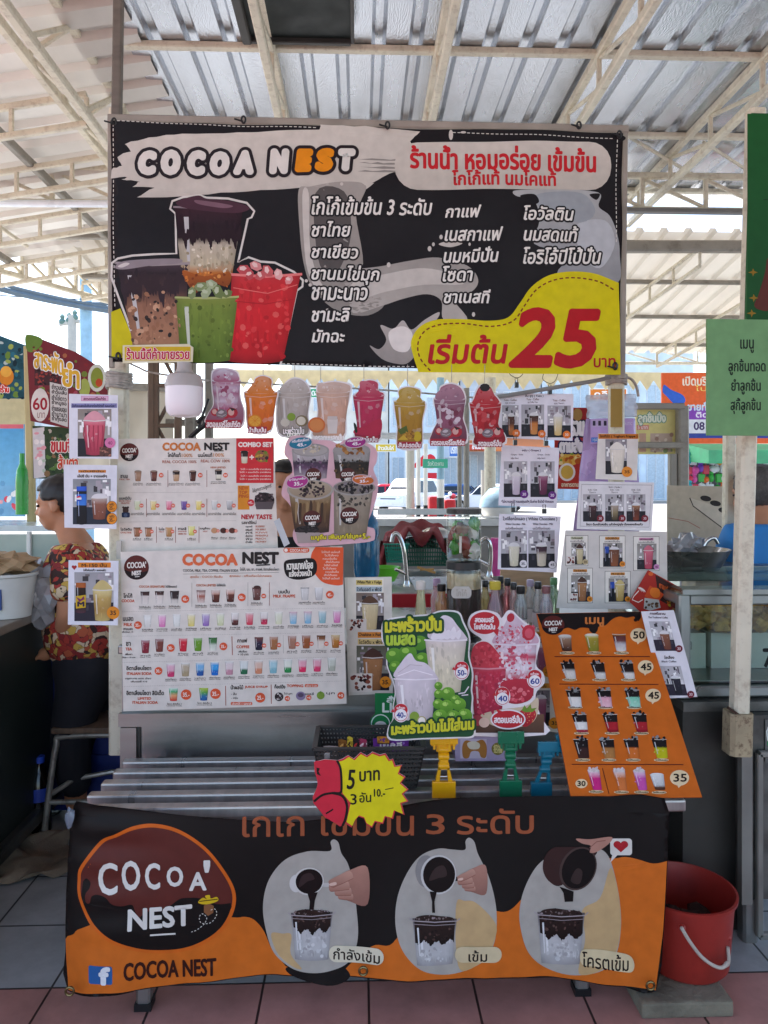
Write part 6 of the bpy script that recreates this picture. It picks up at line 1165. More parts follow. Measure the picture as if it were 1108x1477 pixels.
for i, (t1, t2) in enumerate((('บลูเบอร์รี่', 'BLUEBERRY'), ('มิกซ์เบอร์รี่', 'MIX BERRY'), ('กีวี่', 'KIWI'), ('สับปะรด', 'PINEAPPLE'), ('พีช', 'PEACH'), ('น้ำผึ้ง', 'HONEY'))): a.tb(t1, 862, 612+i*19.5, 905, 626+i*19.5, TEXT, 4, b=.4); a.tb(t2, 926, 612+i*19.5, 985+(i*7 % 24), 623+i*19.5, '#c06040', 4, b=.3)
a.T = (0, 0, 1)
a.build('menu_board', [(169, 633), (395, 631), (401, 797), (173, 800)], PAPER, .004, '#ddd5cc', label='upper white drink menu board with the red combo corner', cat='menu board')
a = Art(vplane(2.5)); a.T = (160, 780, .3159)
emblem(a, 117, 122, 57, 56, 2); a.tb('COCOA', 330, 62, 576, 110, '#dc6a42', 4, b=4); a.tb('NEST', 604, 54, 764, 103, TEXT, 4, b=4); a.line([(664, 112), (728, 109)], 6, TEXT, 4)
a.tb('COCOA, MILK, TEA, COFFEE, ITALIAN SODA', 330, 130, 582, 143, TEXT, 4, b=.3); a.tb('โกโก้, นม, ชา, กาแฟ, อิตาเลี่ยนโซดา', 590, 122, 768, 138, TEXT, 4, b=.3); a.line([(330, 152), (768, 144)], 1.4, '#5a5048', 3); a.tb('สุดเข้ม : COCO กิ่งเข้ม', 362, 158, 510, 172, '#c06a3a', 4, b=.3); a.tb('สุดหอม : แก้วเดียวไม่เคยพอ', 542, 154, 734, 168, '#c06a3a', 4, b=.3)
a.poly(smooth_path([(934, 28), (916, 60), (914, 100), (932, 150), (970, 190), (1030, 204), (1060, 200)], 5, False)+[(1062, 30)], '#dc5a32', 1.6); a.rect(788, 32, 906, 54, '#d8603c', 2.6, r=10); a.ell(800, 43, 8, 8, '#f0e2da', 3.6); a.tb('COCOA NEST', 818, 37, 900, 50, '#f0e2da', 4, b=.4)
a.blob([(790, 120), (800, 90), (860, 82), (925, 82), (942, 120), (925, 160), (860, 178), (806, 164)], '#1a1616', 3); a.tb('หวานมาก/น้อย', 804, 92, 922, 132, '#eae4da', 5.5, b=1.2, sl=-.05); a.tb('แจ้งล่วงหน้า', 815, 134, 916, 164, '#eae4da', 5.5, b=1.2, sl=-.05)
for i in range(9): a.tb(('โกโก้แท้ นมโคแท้', 'ไม่ใส่ผง', 'หอมเข้มข้น', 'สั่งได้เลย')[i % 4], 962+(i*13 % 20), 46+i*15, 1046-(i*7 % 18), 56+i*15, '#f0cfc0', 4, b=.25)
a.tb('COCOA SIGNATURE', 130, 204, 246, 214, '#b8603a', 4, b=.5); a.tb('โกโก้ซิกเนเจอร์', 250, 202, 302, 214, TEXT, 4, b=.3); a.tb('COCOA LIMITED', 390, 198, 480, 208, '#b8603a', 4, b=.5); a.tb('โกโก้ลิมิเต็ด', 484, 196, 524, 208, TEXT, 4, b=.3)
a.tb('โกโก้', 58, 240, 98, 260, TEXT, 4, b=.7); a.tb('COCOA', 50, 268, 108, 280, '#c8583a', 4, b=.8)
CO = [(0, '#3a2826'), (.3, '#4a3430'), (.4, '#d8ccc4'), (1, '#e0d8d0')]; CB = [(0, '#e0d6ce'), (.35, '#c89a8a'), (.45, '#6a3a30'), (1, '#4a2822')]; BKc = [(0, '#2a2222'), (.6, '#3a3030'), (.75, '#c8c0b8'), (1, '#d8d2ca')]
row = [(156, 230, CO), (222, 228, CO), (291, 227, BKc), (412, 224, [(0, '#6a4440'), (.3, '#c8b0a8'), (.5, '#a05a4a'), (1, '#d8c8c0')]), (479, 222, CB), (546, 220, CB), (666, 212, [(0, '#5a3a38'), (.3, '#7a5450'), (1, '#5a3430')])]
for x, y, st in row: a.cup(x, y, 42, 58, st, 2, .74, rim='#e8e2da', ice=3); cap(a, x, y+68, 52, 'โกโก้เข้มข้น', 'Cocoa Signature', 8)
a.ell(668, 212, 16, 8, '#4a2c2a', 5); price(a, 340, 266, 18, '45.-'); price(a, 598, 258, 18, '50.-'); price(a, 698, 252, 11, '40')
for x, y0, y1, c in ((370, 192, 302, '#a8a098'), (626, 190, 298, '#a8a098'), (724, 190, 296, '#8a4238')): a.line([(x, y0), (x, y1)], 2, c, 3)
a.tb('นมปั่น', 766, 222, 816, 240, TEXT, 4, b=.7); a.tb('MILK FRAPPE', 742, 246, 842, 259, '#c8583a', 4, b=.7)
for x, st in ((886, [(0, '#4a3c3a'), (.15, '#d8d4d0'), (1, '#c8c4c0')]), (950, [(0, '#e0dedc'), (1, '#b8b4b2')])): a.cup(x, 212, 40, 58, st, 2, .74, rim='#e8e2da', ice=8); cap(a, x, 276, 54, 'นมสดปั่น', 'Milk Frappe', 8)
price(a, 1000, 246, 18, '45.-')
def dotted(y0, y1): a.dash((52, y0), (1062, y1), 1.2, '#9a9088', 3, 4, 4)
dotted(324, 306); dotted(436, 418); dotted(556, 530); dotted(666, 640)
a.tb('นมสด', 56, 348, 102, 366, TEXT, 4, b=.7); a.tb('MILK', 60, 376, 98, 389, '#c8583a', 4, b=.8); a.tb('ชานมสด', 58, 398, 100, 408, TEXT, 4, b=.3); a.tb('เพิ่มไข่มุก +5', 52, 412, 102, 421, TEXT, 4, b=.3); price(a, 124, 385, 18, '35.-')
MC = ['#d8d4cc', '#d878b0', '#d4d4cc', '#d8c870', '#8a62b0', '#c8cca0', '#a89890', '#d02848', '#c05070', '#d0d0b0', '#90c0cc', '#88b8d0', '#80b0b8', '#d070a8']
for i, c in enumerate(MC):
    x = 168+i*66.5; y = 338-i*1.6
    st = [(0, '#e4e0da'), (.25, mix(c, '#ffffff', .3)), (1, c)]
    if i in (6, 8): st = [(0, '#e4e0da'), (.5, '#d8ccc8'), (.65, '#6a3a38' if i == 6 else '#b03050'), (1, '#4a2c2a' if i == 6 else '#c83a58')]
    if i in (10, 11): st = [(0, '#d8b0b8'), (.4, '#b8c8d0'), (1, '#78b4d4')]
    a.cup(x, y, 37, 56, st, 2, .76, rim='#ece8e2', ice=4); cap(a, x, y+64, 48, ('นมสด', 'นมชมพู', 'นมน้ำผึ้ง', 'คาราเมล', 'เผือก', 'เมล่อน', 'โอริโอ้')[i % 7], 'Fresh Milk', 7)
a.tb('ชา', 70, 462, 90, 480, TEXT, 4, b=.7); a.tb('TEA', 68, 488, 96, 500, '#c8583a', 4, b=.8); a.tb('เพิ่มชา', 66, 512, 98, 522, TEXT, 4, b=.3); a.tb('ไข่มุก + 10 บาท', 52, 528, 112, 537, TEXT, 4, b=.3)
for x, y, c, st in ((158, 452, '#8a2a3a', None), (222, 446, '#7a4038', None), (330, 444, '#d02a3e', None), (398, 442, '#6a9a2e', None), (466, 440, 0, [(0, '#3a6a3a'), (.4, '#4a7a4a'), (.6, '#c8d0c0'), (1, '#e0e0d4')]), (676, 438, 0, [(0, '#7a4a40'), (.5, '#2a2440'), (1, '#20202e')]), (744, 436, '#a8704a', None), (828, 432, '#a87a66', None), (892, 430, '#9a5a34', None), (960, 430, 0, [(0, '#5a3a2a'), (.3, '#8a5a3a'), (.5, '#d8ccc0'), (1, '#dcd4ca')]), (1026, 428, 0, [(0, '#d8c8a0'), (.5, '#b87a34'), (1, '#9a6028')])):
    a.cup(x, y, 40, 60, st or [(0, mix(c, '#ffffff', .35)), (.3, c), (1, mix(c, '#000000', .15))], 2, .76, rim='#e8e2da', ice=4); cap(a, x, y+68, 46, ('ชานม', 'ชาไทย', 'ชาเขียว', 'ลาเต้', 'มอคค่า')[x % 5], 'Iced Tea', 7)
    if x > 600: price(a, x+24, y+40, 10, '40')
price(a, 274, 489, 18, '30.-'); price(a, 514, 482, 18, '35.-'); a.line([(553, 436), (555, 522)], 3, '#a0402e', 3); a.line([(787, 430), (788, 514)], 1.5, '#a8a098', 3)
a.tb('กาแฟ', 578, 446, 622, 464, TEXT, 4, b=.7); a.tb('COFFEE', 574, 478, 632, 490, '#c8583a', 4, b=.8); a.tb('เพิ่มช็อต', 584, 500, 622, 510, TEXT, 4, b=.3); a.tb('+ 10 บาท', 580, 514, 628, 523, TEXT, 4, b=.3)
a.tb('อิตาเลี่ยนโซดา', 72, 570, 184, 590, TEXT, 4, b=.8); a.tb('ITALIAN SODA', 74, 600, 186, 612, '#c8583a', 4, b=.8); a.tb('บลูฮาวาย แดง เขียว', 66, 624, 184, 634, TEXT, 4, b=.3); a.tb('เพิ่มเยลลี่ +10', 92, 638, 166, 646, TEXT, 4, b=.3); price(a, 218, 594, 18, '30.-')
for i, (c1, c2) in enumerate((('#d8a8b8', '#c83a6a'), ('#b8a890', '#a89878'), ('#7ab0d8', '#2a5aa0'), ('#3a9ad8', '#1a6ac0'), ('#d8c8c8', '#c08a9a'), ('#d8dcd8', '#2a6a4a'), ('#d8b8a8', '#d08a6a'), ('#a8ccd4', '#80b4c0'), ('#d8dcd0', '#2a8a4a'), ('#e0a0b0', '#d82a5a'), ('#e0a0b0', '#d8406a'), ('#c8ccc0', '#b0b4a4'))):
    x = 274+i*66.8; y = 560-i*2.4; a.cup(x, y, 40, 60, [(0, '#dcdcd8'), (.25, c1), (.55, c1), (.7, c2), (1, c2)], 2, .76, rim='#e8e6e0', ice=5); cap(a, x, y+68, 50, ('แดงโซดา', 'มะนาวโซดา', 'บลูโซดา', 'เขียวโซดา')[i % 4], 'Italian Soda', 7)
a.tb('อิตาเลี่ยนโซดา ลิมิเต็ด', 72, 682, 242, 704, TEXT, 4, b=.8); a.tb('LIMITED', 124, 714, 184, 725, '#c8583a', 4, b=.7); a.tb('ITALIAN SODA', 100, 732, 214, 744, '#c8583a', 4, b=.8)
a.cup(286, 672, 42, 58, [(0, '#c8e0d0'), (.3, '#3aa06a'), (.6, '#e0a070'), (1, '#c82a2a')], 2, .76, rim='#e8e6e0', ice=5); a.cup(424, 670, 42, 58, [(0, '#b8c84a'), (.4, '#5aa04a'), (.7, '#2a6aa0'), (1, '#2a5a9a')], 2, .76, rim='#e8e6e0', ice=5)
price(a, 344, 702, 24, '35.-'); price(a, 478, 698, 24, '35.-'); cap(a, 290, 740, 66, 'โซดา ลิมิเต็ด 1', 'Limited Soda', 8); cap(a, 428, 736, 66, 'โซดา ลิมิเต็ด 2', 'Limited Soda', 8)
a.line([(524, 662), (525, 752)], 3, '#a0402e', 3); a.line([(732, 656), (733, 744)], 3, '#a0402e', 3)
a.tb('น้ำผลไม้', 548, 658, 604, 678, TEXT, 4, b=.7); a.tb('JUICE SYRUP', 612, 662, 716, 674, '#c8583a', 4, b=.8); a.tb('- ส้ม', 550, 692, 574, 704, TEXT, 4, b=.3); a.tb('- องุ่น', 550, 712, 580, 724, TEXT, 4, b=.3); a.rect(548, 736, 646, 750, '#d8603c', 3, r=5); a.tb('เลือกได้ 1 รสชาติ', 554, 738, 640, 748, '#f4e6dc', 5, b=.2); price(a, 682, 716, 23, '25.-')
a.tb('ท็อปปิ้ง', 748, 656, 796, 674, TEXT, 4, b=.7); a.tb('TOPPING', 804, 656, 878, 668, '#c8583a', 4, b=.8); a.rect(886, 654, 946, 668, '#d8603c', 3, r=5); a.tb('แก้วละ 5 บาท', 892, 656, 940, 666, '#f4e6dc', 5, b=.2)
a.ell(768, 712, 20, 20, '#2a2426', 3); a.specks(756, 698, 782, 726, 12, ['#5a4a4c', '#c8c0bc'], 3, 6, 4); a.ell(867, 708, 22, 20, '#8a7a9a', 3); a.ell(867, 704, 14, 10, '#5a4a62', 4); a.ell(958, 706, 18, 18, '#7a9a3a', 3); a.poly([(948, 696), (960, 684), (962, 698)], '#6a8a2e', 4)
for x, s in ((806, 'ไข่มุก'), (904, 'เยลลี่'), (1000, 'บุก')): a.tb(s, x-16, 692, x+22, 704, TEXT, 4, b=.3)
price(a, 806, 720, 12, '+5'); price(a, 904, 716, 12, '+5'); price(a, 1050, 706, 16, '+5')
a.T = (0, 0, 1)
a.build('menu_board', [(174, 796), (494, 788), (500, 1015), (178, 1026)], PAPER, .005, '#ddd5cc', label='lower large white drink menu board with rows of coloured cups', cat='menu board')
t = MB(); t.box(at(168, 806, 2.53), at(176, 780, 2.54)); t.build('hinge', mat('clear_tape', '#b8b4ac', .2), label='clear tape joining the two menu boards at the left post', cat='tape')
# ---------------- four cup cutout
a = Art(vplane(2.46)); a.T = (390, 620, .1534); a.gain = .72
for cx, top, wd, bot, st, c1 in ((378, 200, 350, 455, [(0, '#c8c2c2'), (.32, '#b8b0b2'), (.42, '#4a3a4c'), (.62, '#6a4a68'), (.8, '#9a8a98'), (1, '#b8aeb0')], '#b8b2ae'), (765, 200, 350, 455, [(0, '#b0aca8'), (.32, '#a8a4a0'), (.42, '#28221e'), (.7, '#3a2c22'), (1, '#6a5030')], '#a8a4a0')):
    a.cup(cx, top, wd, bot-top, st, 2, .86, rim='#ccc8c6', hi=True); a.ell(cx, top-10, wd*.5, 62, '#a8a2a0', 3.4, 30); a.ell(cx, top-8, wd*.45, 50, c1, 4, 30)
a.specks(300, 150, 470, 220, 22, ['#d8c8b0', '#e0d8c8', '#a89a7a'], 8, 16, 5); a.specks(690, 160, 880, 220, 20, ['#a86a32', '#7a4a24', '#c08a4a'], 14, 26, 5); a.specks(610, 130, 690, 165, 8, ['#a86a32', '#c08a4a'], 10, 16, 5)
a.specks(220, 280, 540, 360, 30, ['#3a2c3c', '#7a5a78', '#544058'], 6, 18, 4); a.specks(610, 280, 910, 400, 34, ['#1c1816', '#4a3a2a', '#6a5030', '#2a241e'], 6, 20, 4)
for cx in (405, 728): emblem(a, cx, 432, 76, 74, 6)
a.cup(375, 590, 400, 370, [(0, '#b8a890'), (.12, '#a8906e'), (.3, '#8a6a44'), (.6, '#6a4c34'), (.85, '#5a4030'), (1, '#3a2c26')], 7, .80, rim='#c8c0b4', skew=16)
for i in range(9): x = 240+i*34; a.blob([(x, 680+20*math.sin(i)), (x+22, 700), (x+12, 800+40*math.sin(i*2)), (x+2, 880), (x-8, 780)], ['#a88a60', '#4a3426', '#7a5c3e'][i % 3], 9, n=4)
a.ell(375, 565, 218, 96, '#b8b0a8', 9.5, 34); a.ell(375, 560, 200, 84, '#c0b09a', 10.2, 34, grad='#a8947a')
a.specks(230, 490, 520, 640, 70, ['#241a1c', '#3a2a2e', '#1a1416', '#4a383a', '#6a5658'], 10, 20, 11.2, inside=lambda x, y: ((x-375)/150)**2+((y-555)/75)**2 < 1)
a.cup(782, 560, 370, 420, [(0, '#a89e90'), (.3, '#a89a88'), (.7, '#9c8e7c'), (1, '#94866f')], 7, .82, rim='#c8c0b4', skew=-30)
a.ell(790, 545, 200, 74, '#b0aaa4', 9.5, 34); a.ell(790, 542, 184, 62, '#8a8078', 10.2, 34); a.specks(610, 490, 970, 595, 90, ['#1c1618', '#2a2226', '#4a4044', '#8a8084', '#16121a'], 10, 19, 11.2, inside=lambda x, y: ((x-790)/180)**2+((y-542)/58)**2 < 1)
a.specks(640, 600, 930, 720, 26, ['#4a443e', '#3a342e', '#5a544a'], 8, 20, 9)
emblem(a, 395, 842, 88, 84, 12); emblem(a, 745, 808, 88, 82, 12)
a.ell(350, 935, 110, 34, '#2a2426', 12); a.specks(260, 910, 440, 965, 30, ['#1c181a', '#3a3234'], 10, 16, 13); a.poly([(240, 965), (465, 965), (450, 1060), (260, 1066)], '#b8a8a4', 12.5)
def oval(x, y, rx, ry, c, s1, s2, rot): a.ell(x, y, rx+8, ry+8, '#d8c4c8', 14, 30, rot); a.ell(x, y, rx, ry, c, 14.8, 30, rot); a.tb(s1, x-rx*.75, y-ry*.55, x+rx*.75, y-ry*.05, '#e6dfe4', 16.5, b=1, sl=-.12); a.tb(s2, x-rx*.3, y+ry*.05, x+rx*.5, y+ry*.65, '#e6dfe4', 16.5, b=1.6, sl=-.08)
oval(285, 125, 106, 52, '#1f7f9e', 'ครีมชีสเผือก', '45.-', -8); oval(800, 118, 98, 46, '#a82a86', 'ครีมชีสโกโก้', '45.-', -6); oval(255, 490, 100, 54, '#c03a96', 'ชาไข่มุกครีม', '35.-', -10); oval(872, 470, 100, 42, '#d8702a', 'บราวน์ชูการ์', '35.-', 6)
a.tb('เมนูอื่น เพิ่มบุก/ไข่มุก+', 385, 985, 860, 1045, '#d8c832', 16, b=2.4, sl=-.03, ol='#241c20', olw=4); a.tb('5.-', 868, 975, 936, 1022, '#d8c832', 16, b=2.8, ol='#241c20', olw=4)
a.T = (0, 0, 1)
q4 = [(170, 80), (290, 52), (400, 90), (560, 100), (640, 130), (720, 90), (900, 118), (1000, 190), (1000, 300), (970, 370), (1010, 480), (1008, 600), (960, 760), (910, 900), (975, 930), (985, 1000), (940, 1050), (640, 1080), (330, 1100), (250, 1080), (210, 990), (240, 900), (270, 880), (180, 700), (110, 620), (115, 540), (150, 450), (205, 400), (190, 300), (130, 220)]
a.build('cup_cutout', smooth_path([(390+x*.1534, 620+y*.1534) for x, y in q4], 4), LAMI, .004, '#cfa6ae', side='#e0c0c4', label='pink edged cutout of four pearl tea cups with price ovals', cat='cutout')
t = MB(); t.box(at(401, 760, 2.449), at(403, 749, 2.45)); t.prism([at(395, 752, 2.45), at(403, 747, 2.45), at(418, 784, 2.45), at(410, 789, 2.45)], (0, .002, 0)); t.build('hook_strip', mat('pale_strip', '#b8bcc0', .25), label='clear plastic strip with hooks left of the four cup cutout', cat='strip')
# ---------------- small cards at the left post
def card(name, Y, out, label, draw, base='#dcdce4', m=LAMI, thick=.002, side=None, T=None, plane=None, **kw):
    a = Art(plane or vplane(Y)); a.T = T or (0, 0, 1); draw(a); a.T = (0, 0, 1); return a.build(name, out, m, thick, base, side=side, label=label, cat='card' if 'card' in name else name.replace('_', ' ').split()[-1], **kw)
def c1(a):
    a.rect(432, 742, 578, 770, '#c88ab0', 1.5); a.rect(435, 745, 575, 767, '#d8b0c8', 2.2); a.tb('สตรอเบอรี่โยเกิร์ต', 446, 748, 564, 765, '#7a3050', 4, b=.6); a.rect(380, 782, 624, 806, '#8a88b8', 1.5); a.tb('ปั่นกับนมสดเข้มข้นจากโยเกิร์ตแท้ หอมอร่อย !', 384, 785, 618, 803, '#28284a', 4, b=.4)
    a.photo(415, 812, 594, 1066, [(0, '#d88a98'), (.15, '#c8566a'), (.6, '#c04a60'), (1, '#9a3248')], 2, .66, (.24, .95), .5, '#8a8078', foam='#d89aa4')
    for i in range(5): a.line([(452+i*24, 900), (446+i*26, 950), (462+i*20, 1000), (470+i*16, 1040)], 5, '#a03048', 8)
    a.rect(532, 1015, 594, 1066, '#5a3a34', 9); a.specks(534, 1018, 592, 1064, 14, ['#8a5a4a', '#3a2420', '#a87060'], 3, 8, 9.6); a.ell(588, 992, 28, 28, '#d87aa8', 10, 20); a.tb('40', 576, 984, 600, 1002, '#7a2a5a', 12)
T3 = (0, 370, .2708)
card('drink_card', 2.50, [(99.5, 568), (170, 570), (171, 662), (100, 661)], 'white card with a strawberry yogurt cup, topmost on the left post', c1, T=T3)
def c2(a):
    a.rect(522, -10, 706, 8, '#c87a2a', 2); a.tb('เป๊ปซี่ปั่น', 540, -8, 690, 6, '#4a2a1a', 4, b=.6); a.tb('เป๊ปซี่ ปั่น + ชาดอลลี่ๆ', 516, 20, 712, 44, TEXT, 4, b=.9)
    a.photo(486, 50, 738, 352, [(0, '#b8a8a0'), (.3, '#8a5a4a'), (1, '#7a4434')], 2, .42, (.42, .88), .7, '#8a8c90', table='#26303e')
    a.cup(545, 100, 66, 246, [(0, '#2a5ac8'), (.1, '#2a5ac8'), (.14, '#141a24'), (.2, '#10141c'), (.21, '#2a6ac8'), (.5, '#3a7ad0'), (.52, '#10141c'), (1, '#0c1018')], 8, 1.0, rim=None); a.ell(528, 180, 17, 17, '#e8e8ea', 11, 18); a.poly([(528+17*math.cos(R(q)), 180+17*math.sin(R(q))) for q in range(190, 350, 20)], '#d83040', 12); a.poly([(528+17*math.cos(R(q)), 182+16*math.sin(R(q))) for q in range(20, 170, 20)], '#2a4ab0', 12)
    for y, t1 in ((234, '25.-'), (314, '35.-')): a.ell(746, y, 35, 38, '#2a1a12', 9, 22); a.ell(746, y, 33, 36, '#e08a22', 9.6, 22); a.tb('แก้ว', 732, y-26, 762, y-8, TEXT, 11.5, b=.6); a.tb(t1, 730, y-2, 764, y+20, TEXT, 11.5, b=.6)
T4 = (0, 680, .2167)
card('drink_card', 2.49, [(92, 670), (169, 671), (168, 763), (93, 761)], 'white card with a cola bottle and glass, middle of the left post', c2, T=T4)
def c3(a):
    a.ell(487, 634, 9, 9, '#a02a2e', 2); a.ell(503, 634, 9, 9, '#a02a2e', 2); a.poly([(478, 637), (512, 637), (496, 656)], '#a02a2e', 2); a.rect(520, 606, 738, 640, '#d8802a', 2); a.tb('M-150 ปั่น', 545, 610, 710, 636, '#3a2010', 4, b=1); a.tb('ใส่ใจในแก้ว ลองแล้ว', 556, 648, 706, 664, TEXT, 4, b=.7)
    a.photo(496, 670, 756, 996, [(0, '#d8c890'), (.3, '#b89a5a'), (.7, '#a8864a'), (1, '#b8a468')], 2, .5, (.36, .98), .72, '#9a989c', foam='#c8b478', table='#262634')
    a.cup(540, 740, 66, 196, [(0, '#a85a2a'), (.16, '#a85a2a'), (.18, '#2a1a14'), (.44, '#1e1410'), (.46, '#2c2440'), (.9, '#3a2a2a'), (1, '#4a2a3a')], 8, 1.0, rim=None); a.poly([(506, 830), (574, 820), (572, 905), (508, 912)], '#c8a422', 11); a.tb('M', 520, 868, 562, 896, '#2a1c3a', 12.5, b=3); a.poly([(510, 835), (540, 850), (560, 828), (566, 850), (530, 868)], '#7a2a5a', 12)
    a.ell(755, 940, 42, 42, '#e08a22', 10, 24); a.tb('35', 736, 926, 774, 954, TEXT, 12, b=1)
card('drink_card', 2.47, [(99, 808), (171, 809), (170, 902), (98, 901)], 'white card with a small dark energy drink bottle, lowest on the left post', c3, T=T4)
# two flavour cards right of the lower menu board
def c4(a):
    a.rect(38, 182, 212, 430, '#eae4d8', 1, r=0); a.rect(80, 190, 206, 214, '#d8c070', 2); a.tb('White Malt x Fudge', 84, 193, 202, 211, TEXT, 4, b=.5); a.rect(80, 222, 206, 246, '#a8b8c0', 2); a.tb('ไวท์มอลต์ x ฟัดจ์', 84, 225, 202, 244, TEXT, 4, b=.5)
    a.photo(80, 252, 214, 430, [(0, '#4a3028'), (.08, '#d8c8a0'), (1, '#c8b488')], 2, .62, (.28, .98), .5, '#7a6a60', foam='#5a4030'); a.rect(42, 378, 130, 434, '#d8d0c8', 8); a.specks(50, 385, 122, 428, 16, ['#5a2a24', '#3a1a18', '#8a4a3a'], 5, 10, 9)
    a.rect(88, 442, 220, 470, '#d88a3a', 2); a.tb('Ovaltine x Fudge', 92, 446, 216, 466, TEXT, 4, b=.5); a.rect(88, 476, 214, 502, '#d8c080', 2); a.tb('โอวัลติน x ฟัดจ์', 94, 479, 208, 499, TEXT, 4, b=.5)
    a.photo(82, 508, 240, 724, [(0, '#4a3028'), (.08, '#a87850'), (1, '#8a5a38')], 2, .62, (.26, .98), .5, '#5a5a48', foam='#4a3028'); a.rect(50, 642, 158, 732, '#e0d8d0', 8); a.specks(62, 650, 148, 722, 22, ['#6a2a28', '#3a1a18', '#8a4a3a', '#2a1414'], 6, 13, 9)
    a.ell(222, 684, 28, 28, '#e08a22', 10, 22); a.tb('35.', 206, 674, 240, 694, TEXT, 12, b=.8)
card('flavour_card', 2.56, [(497, 833), (565, 832), (567, 1000), (503, 1003)], 'tall white card with two chocolate drinks beside the lower menu board', c4, '#d8d2c8', T=(490, 780, .2978))
# three hanging sheets
ST = (700, 540, .2527)
def three(a, T_, x, y, wd, ht, cols, pr, prc):
    pass
def s1(a):
    a.tb('ส้ม ยูซุ ( Yuzu )', 228, 114, 332, 132, '#4a4450', 3, b=.5)
    for x0, x1, y0, c, t1 in ((96, 190, 176, [(0, '#4a2c24'), (.4, '#5a3428'), (.7, '#b8703a'), (1, '#a8602a')], 'กาแฟ'), (206, 336, 172, [(0, '#3a2420'), (.3, '#5a3428'), (.45, '#c87a3a'), (1, '#c8884a')], 'Coffee Yuzu'), (355, 488, 178, [(0, '#d8d4c8'), (.5, '#d8c8a0'), (1, '#d0b070')], 'โซดา')):
        a.photo(x0, y0, x1, y0+182, c, 2, .4, (.34, .92), .55 if x0 < 350 else .45, '#a8a4aa'); a.tb('Yuzu - Coffee', (x0+x1)/2-36, y0-36, (x0+x1)/2+36, y0-24, '#7a5a50', 3, b=.2); a.tb('ยูซุ '+t1, (x0+x1)/2-28, y0-18, (x0+x1)/2+28, y0-6, '#5a5058', 3, b=.2)
    for x, y in ((176, 336), (322, 340), (464, 344)): a.ell(x, y, 22, 22, '#e0742a', 10, 20); a.tb('30', x-9, y-7, x+9, y+7, '#f0e0d0', 12, b=.5)
card('drink_sheet', 2.66, [(712, 567), (827.5, 568), (826, 636), (712, 631)], 'white sheet with three yuzu coffee cups, highest of the hanging sheets', s1, '#e4dfe8', T=ST)
def s2(a):
    a.tb('องุ่น ( Grape )', 210, 426, 316, 442, '#5a4a60', 3, b=.6)
    for x0, x1, c in ((106, 240, [(0, '#d8d0d8'), (.4, '#c8bcc8'), (1, '#b8a8b8')]), (258, 396, [(0, '#a87a90'), (.3, '#7a3a58'), (1, '#5a2440')])): a.photo(x0, 496, x1, 700, c, 2, .4, (.4, .92), .52, '#b0acb4'); a.tb('Grape - Soda', x0+40, 454, x0+110, 464, '#5a5060', 3, b=.2); a.tb('องุ่น โซดา', x0+40, 472, x0+84, 486, '#5a5060', 3, b=.2)
    for x, y in ((222, 684), (382, 690)): a.ell(x, y, 23, 23, '#6a2a80', 10, 20); a.tb('30', x-10, y-8, x+10, y+8, '#e8d8ea', 12, b=.5)
    a.tb('*ไม่หวานลดได้ หอมองุ่นแท้ๆ ดื่มง่าย ชื่นใจนี้ ต้องลอง', 92, 716, 390, 738, '#4a3a58', 3, b=.5)
card('drink_sheet', 2.68, [(724, 642), (807, 646), (803, 733), (719, 729)], 'white sheet with two grape drinks, middle one of the hanging sheets', s2, '#e4dfe8', T=ST)
def s3(a):
    a.tb('ไวท์ช็อกโกแลต ( White Chocolate )', 100, 812, 410, 838, '#3a3440', 3, b=.7)
    for x0, x1, c in ((90, 238, [(0, '#d8d2c0'), (1, '#ccc4ac')]), (246, 396, [(0, '#3a2830'), (.25, '#4a303c'), (.45, '#c8bcac'), (1, '#d0c6b0')])): a.photo(x0, 890, x1, 1104, c, 2, .42, (.42, .94), .5, '#a09ca2'); a.tb('White Chocolate - Milk', x0+26, 848, x0+140, 860, '#4a4048', 3, b=.3); a.tb('นมไวท์ช็อกโกแลต', x0+26, 870, x0+124, 886, '#4a4048', 3, b=.3)
    for x, y, s in ((217, 1080, '35.'), (382, 1086, '45')): a.ell(x, y, 23, 23, '#4a4448', 10, 20); a.ell(x, y, 21, 21, '#e6e0e4', 10.6, 20); a.tb(s, x-11, y-7, x+11, y+7, '#3a3440', 12, b=.5)
card('drink_sheet', 2.67, [(720, 741), (809, 745), (803, 826), (718, 821)], 'white sheet with two white chocolate drinks, lowest of the hanging sheets', s3, '#e4dfe8', T=ST)
for x, y, l in ((745, 553, 'left binder clip above the yuzu sheet'), (793, 562, 'right binder clip above the yuzu sheet'), (743, 636, 'left binder clip between the yuzu and grape sheets'), (787.5, 637, 'right binder clip between the yuzu and grape sheets'), (740, 733, 'left binder clip between the grape and white chocolate sheets'), (785, 735, 'right binder clip between the grape and white chocolate sheets')):
    r_ = empty('binder_clip', at(x, y+5, 2.64), l, 'clip', 'black binder clips joining the hanging sheets')
    t = MB(); t.box(at(x-2, y+6, 2.645), at(x+2, y-1, 2.66)); t.build('jaw', BLACKP, r_); t = MB(); t.tube([at(x-1.4, y-1, 2.65), at(x-2, y-7, 2.65), at(x+2, y-7, 2.65), at(x+1.4, y-1, 2.65)], .0016, 5); t.build('wire_loop', BLACKP, r_)
for x, y, l in ((745, 545, 'left thin wire loop above the yuzu sheet'), (793, 553, 'right thin wire loop above the yuzu sheet')):
    t = MB(); t.tube(sp3([(x-8, y-16), (x-10, y-6), (x, y), (x+8, y-4), (x+12, y-14)], 2.655), .0012, 5); t.build('wire_hook', BLACKP, label=l, cat='wire', group='wire loops under the banner')
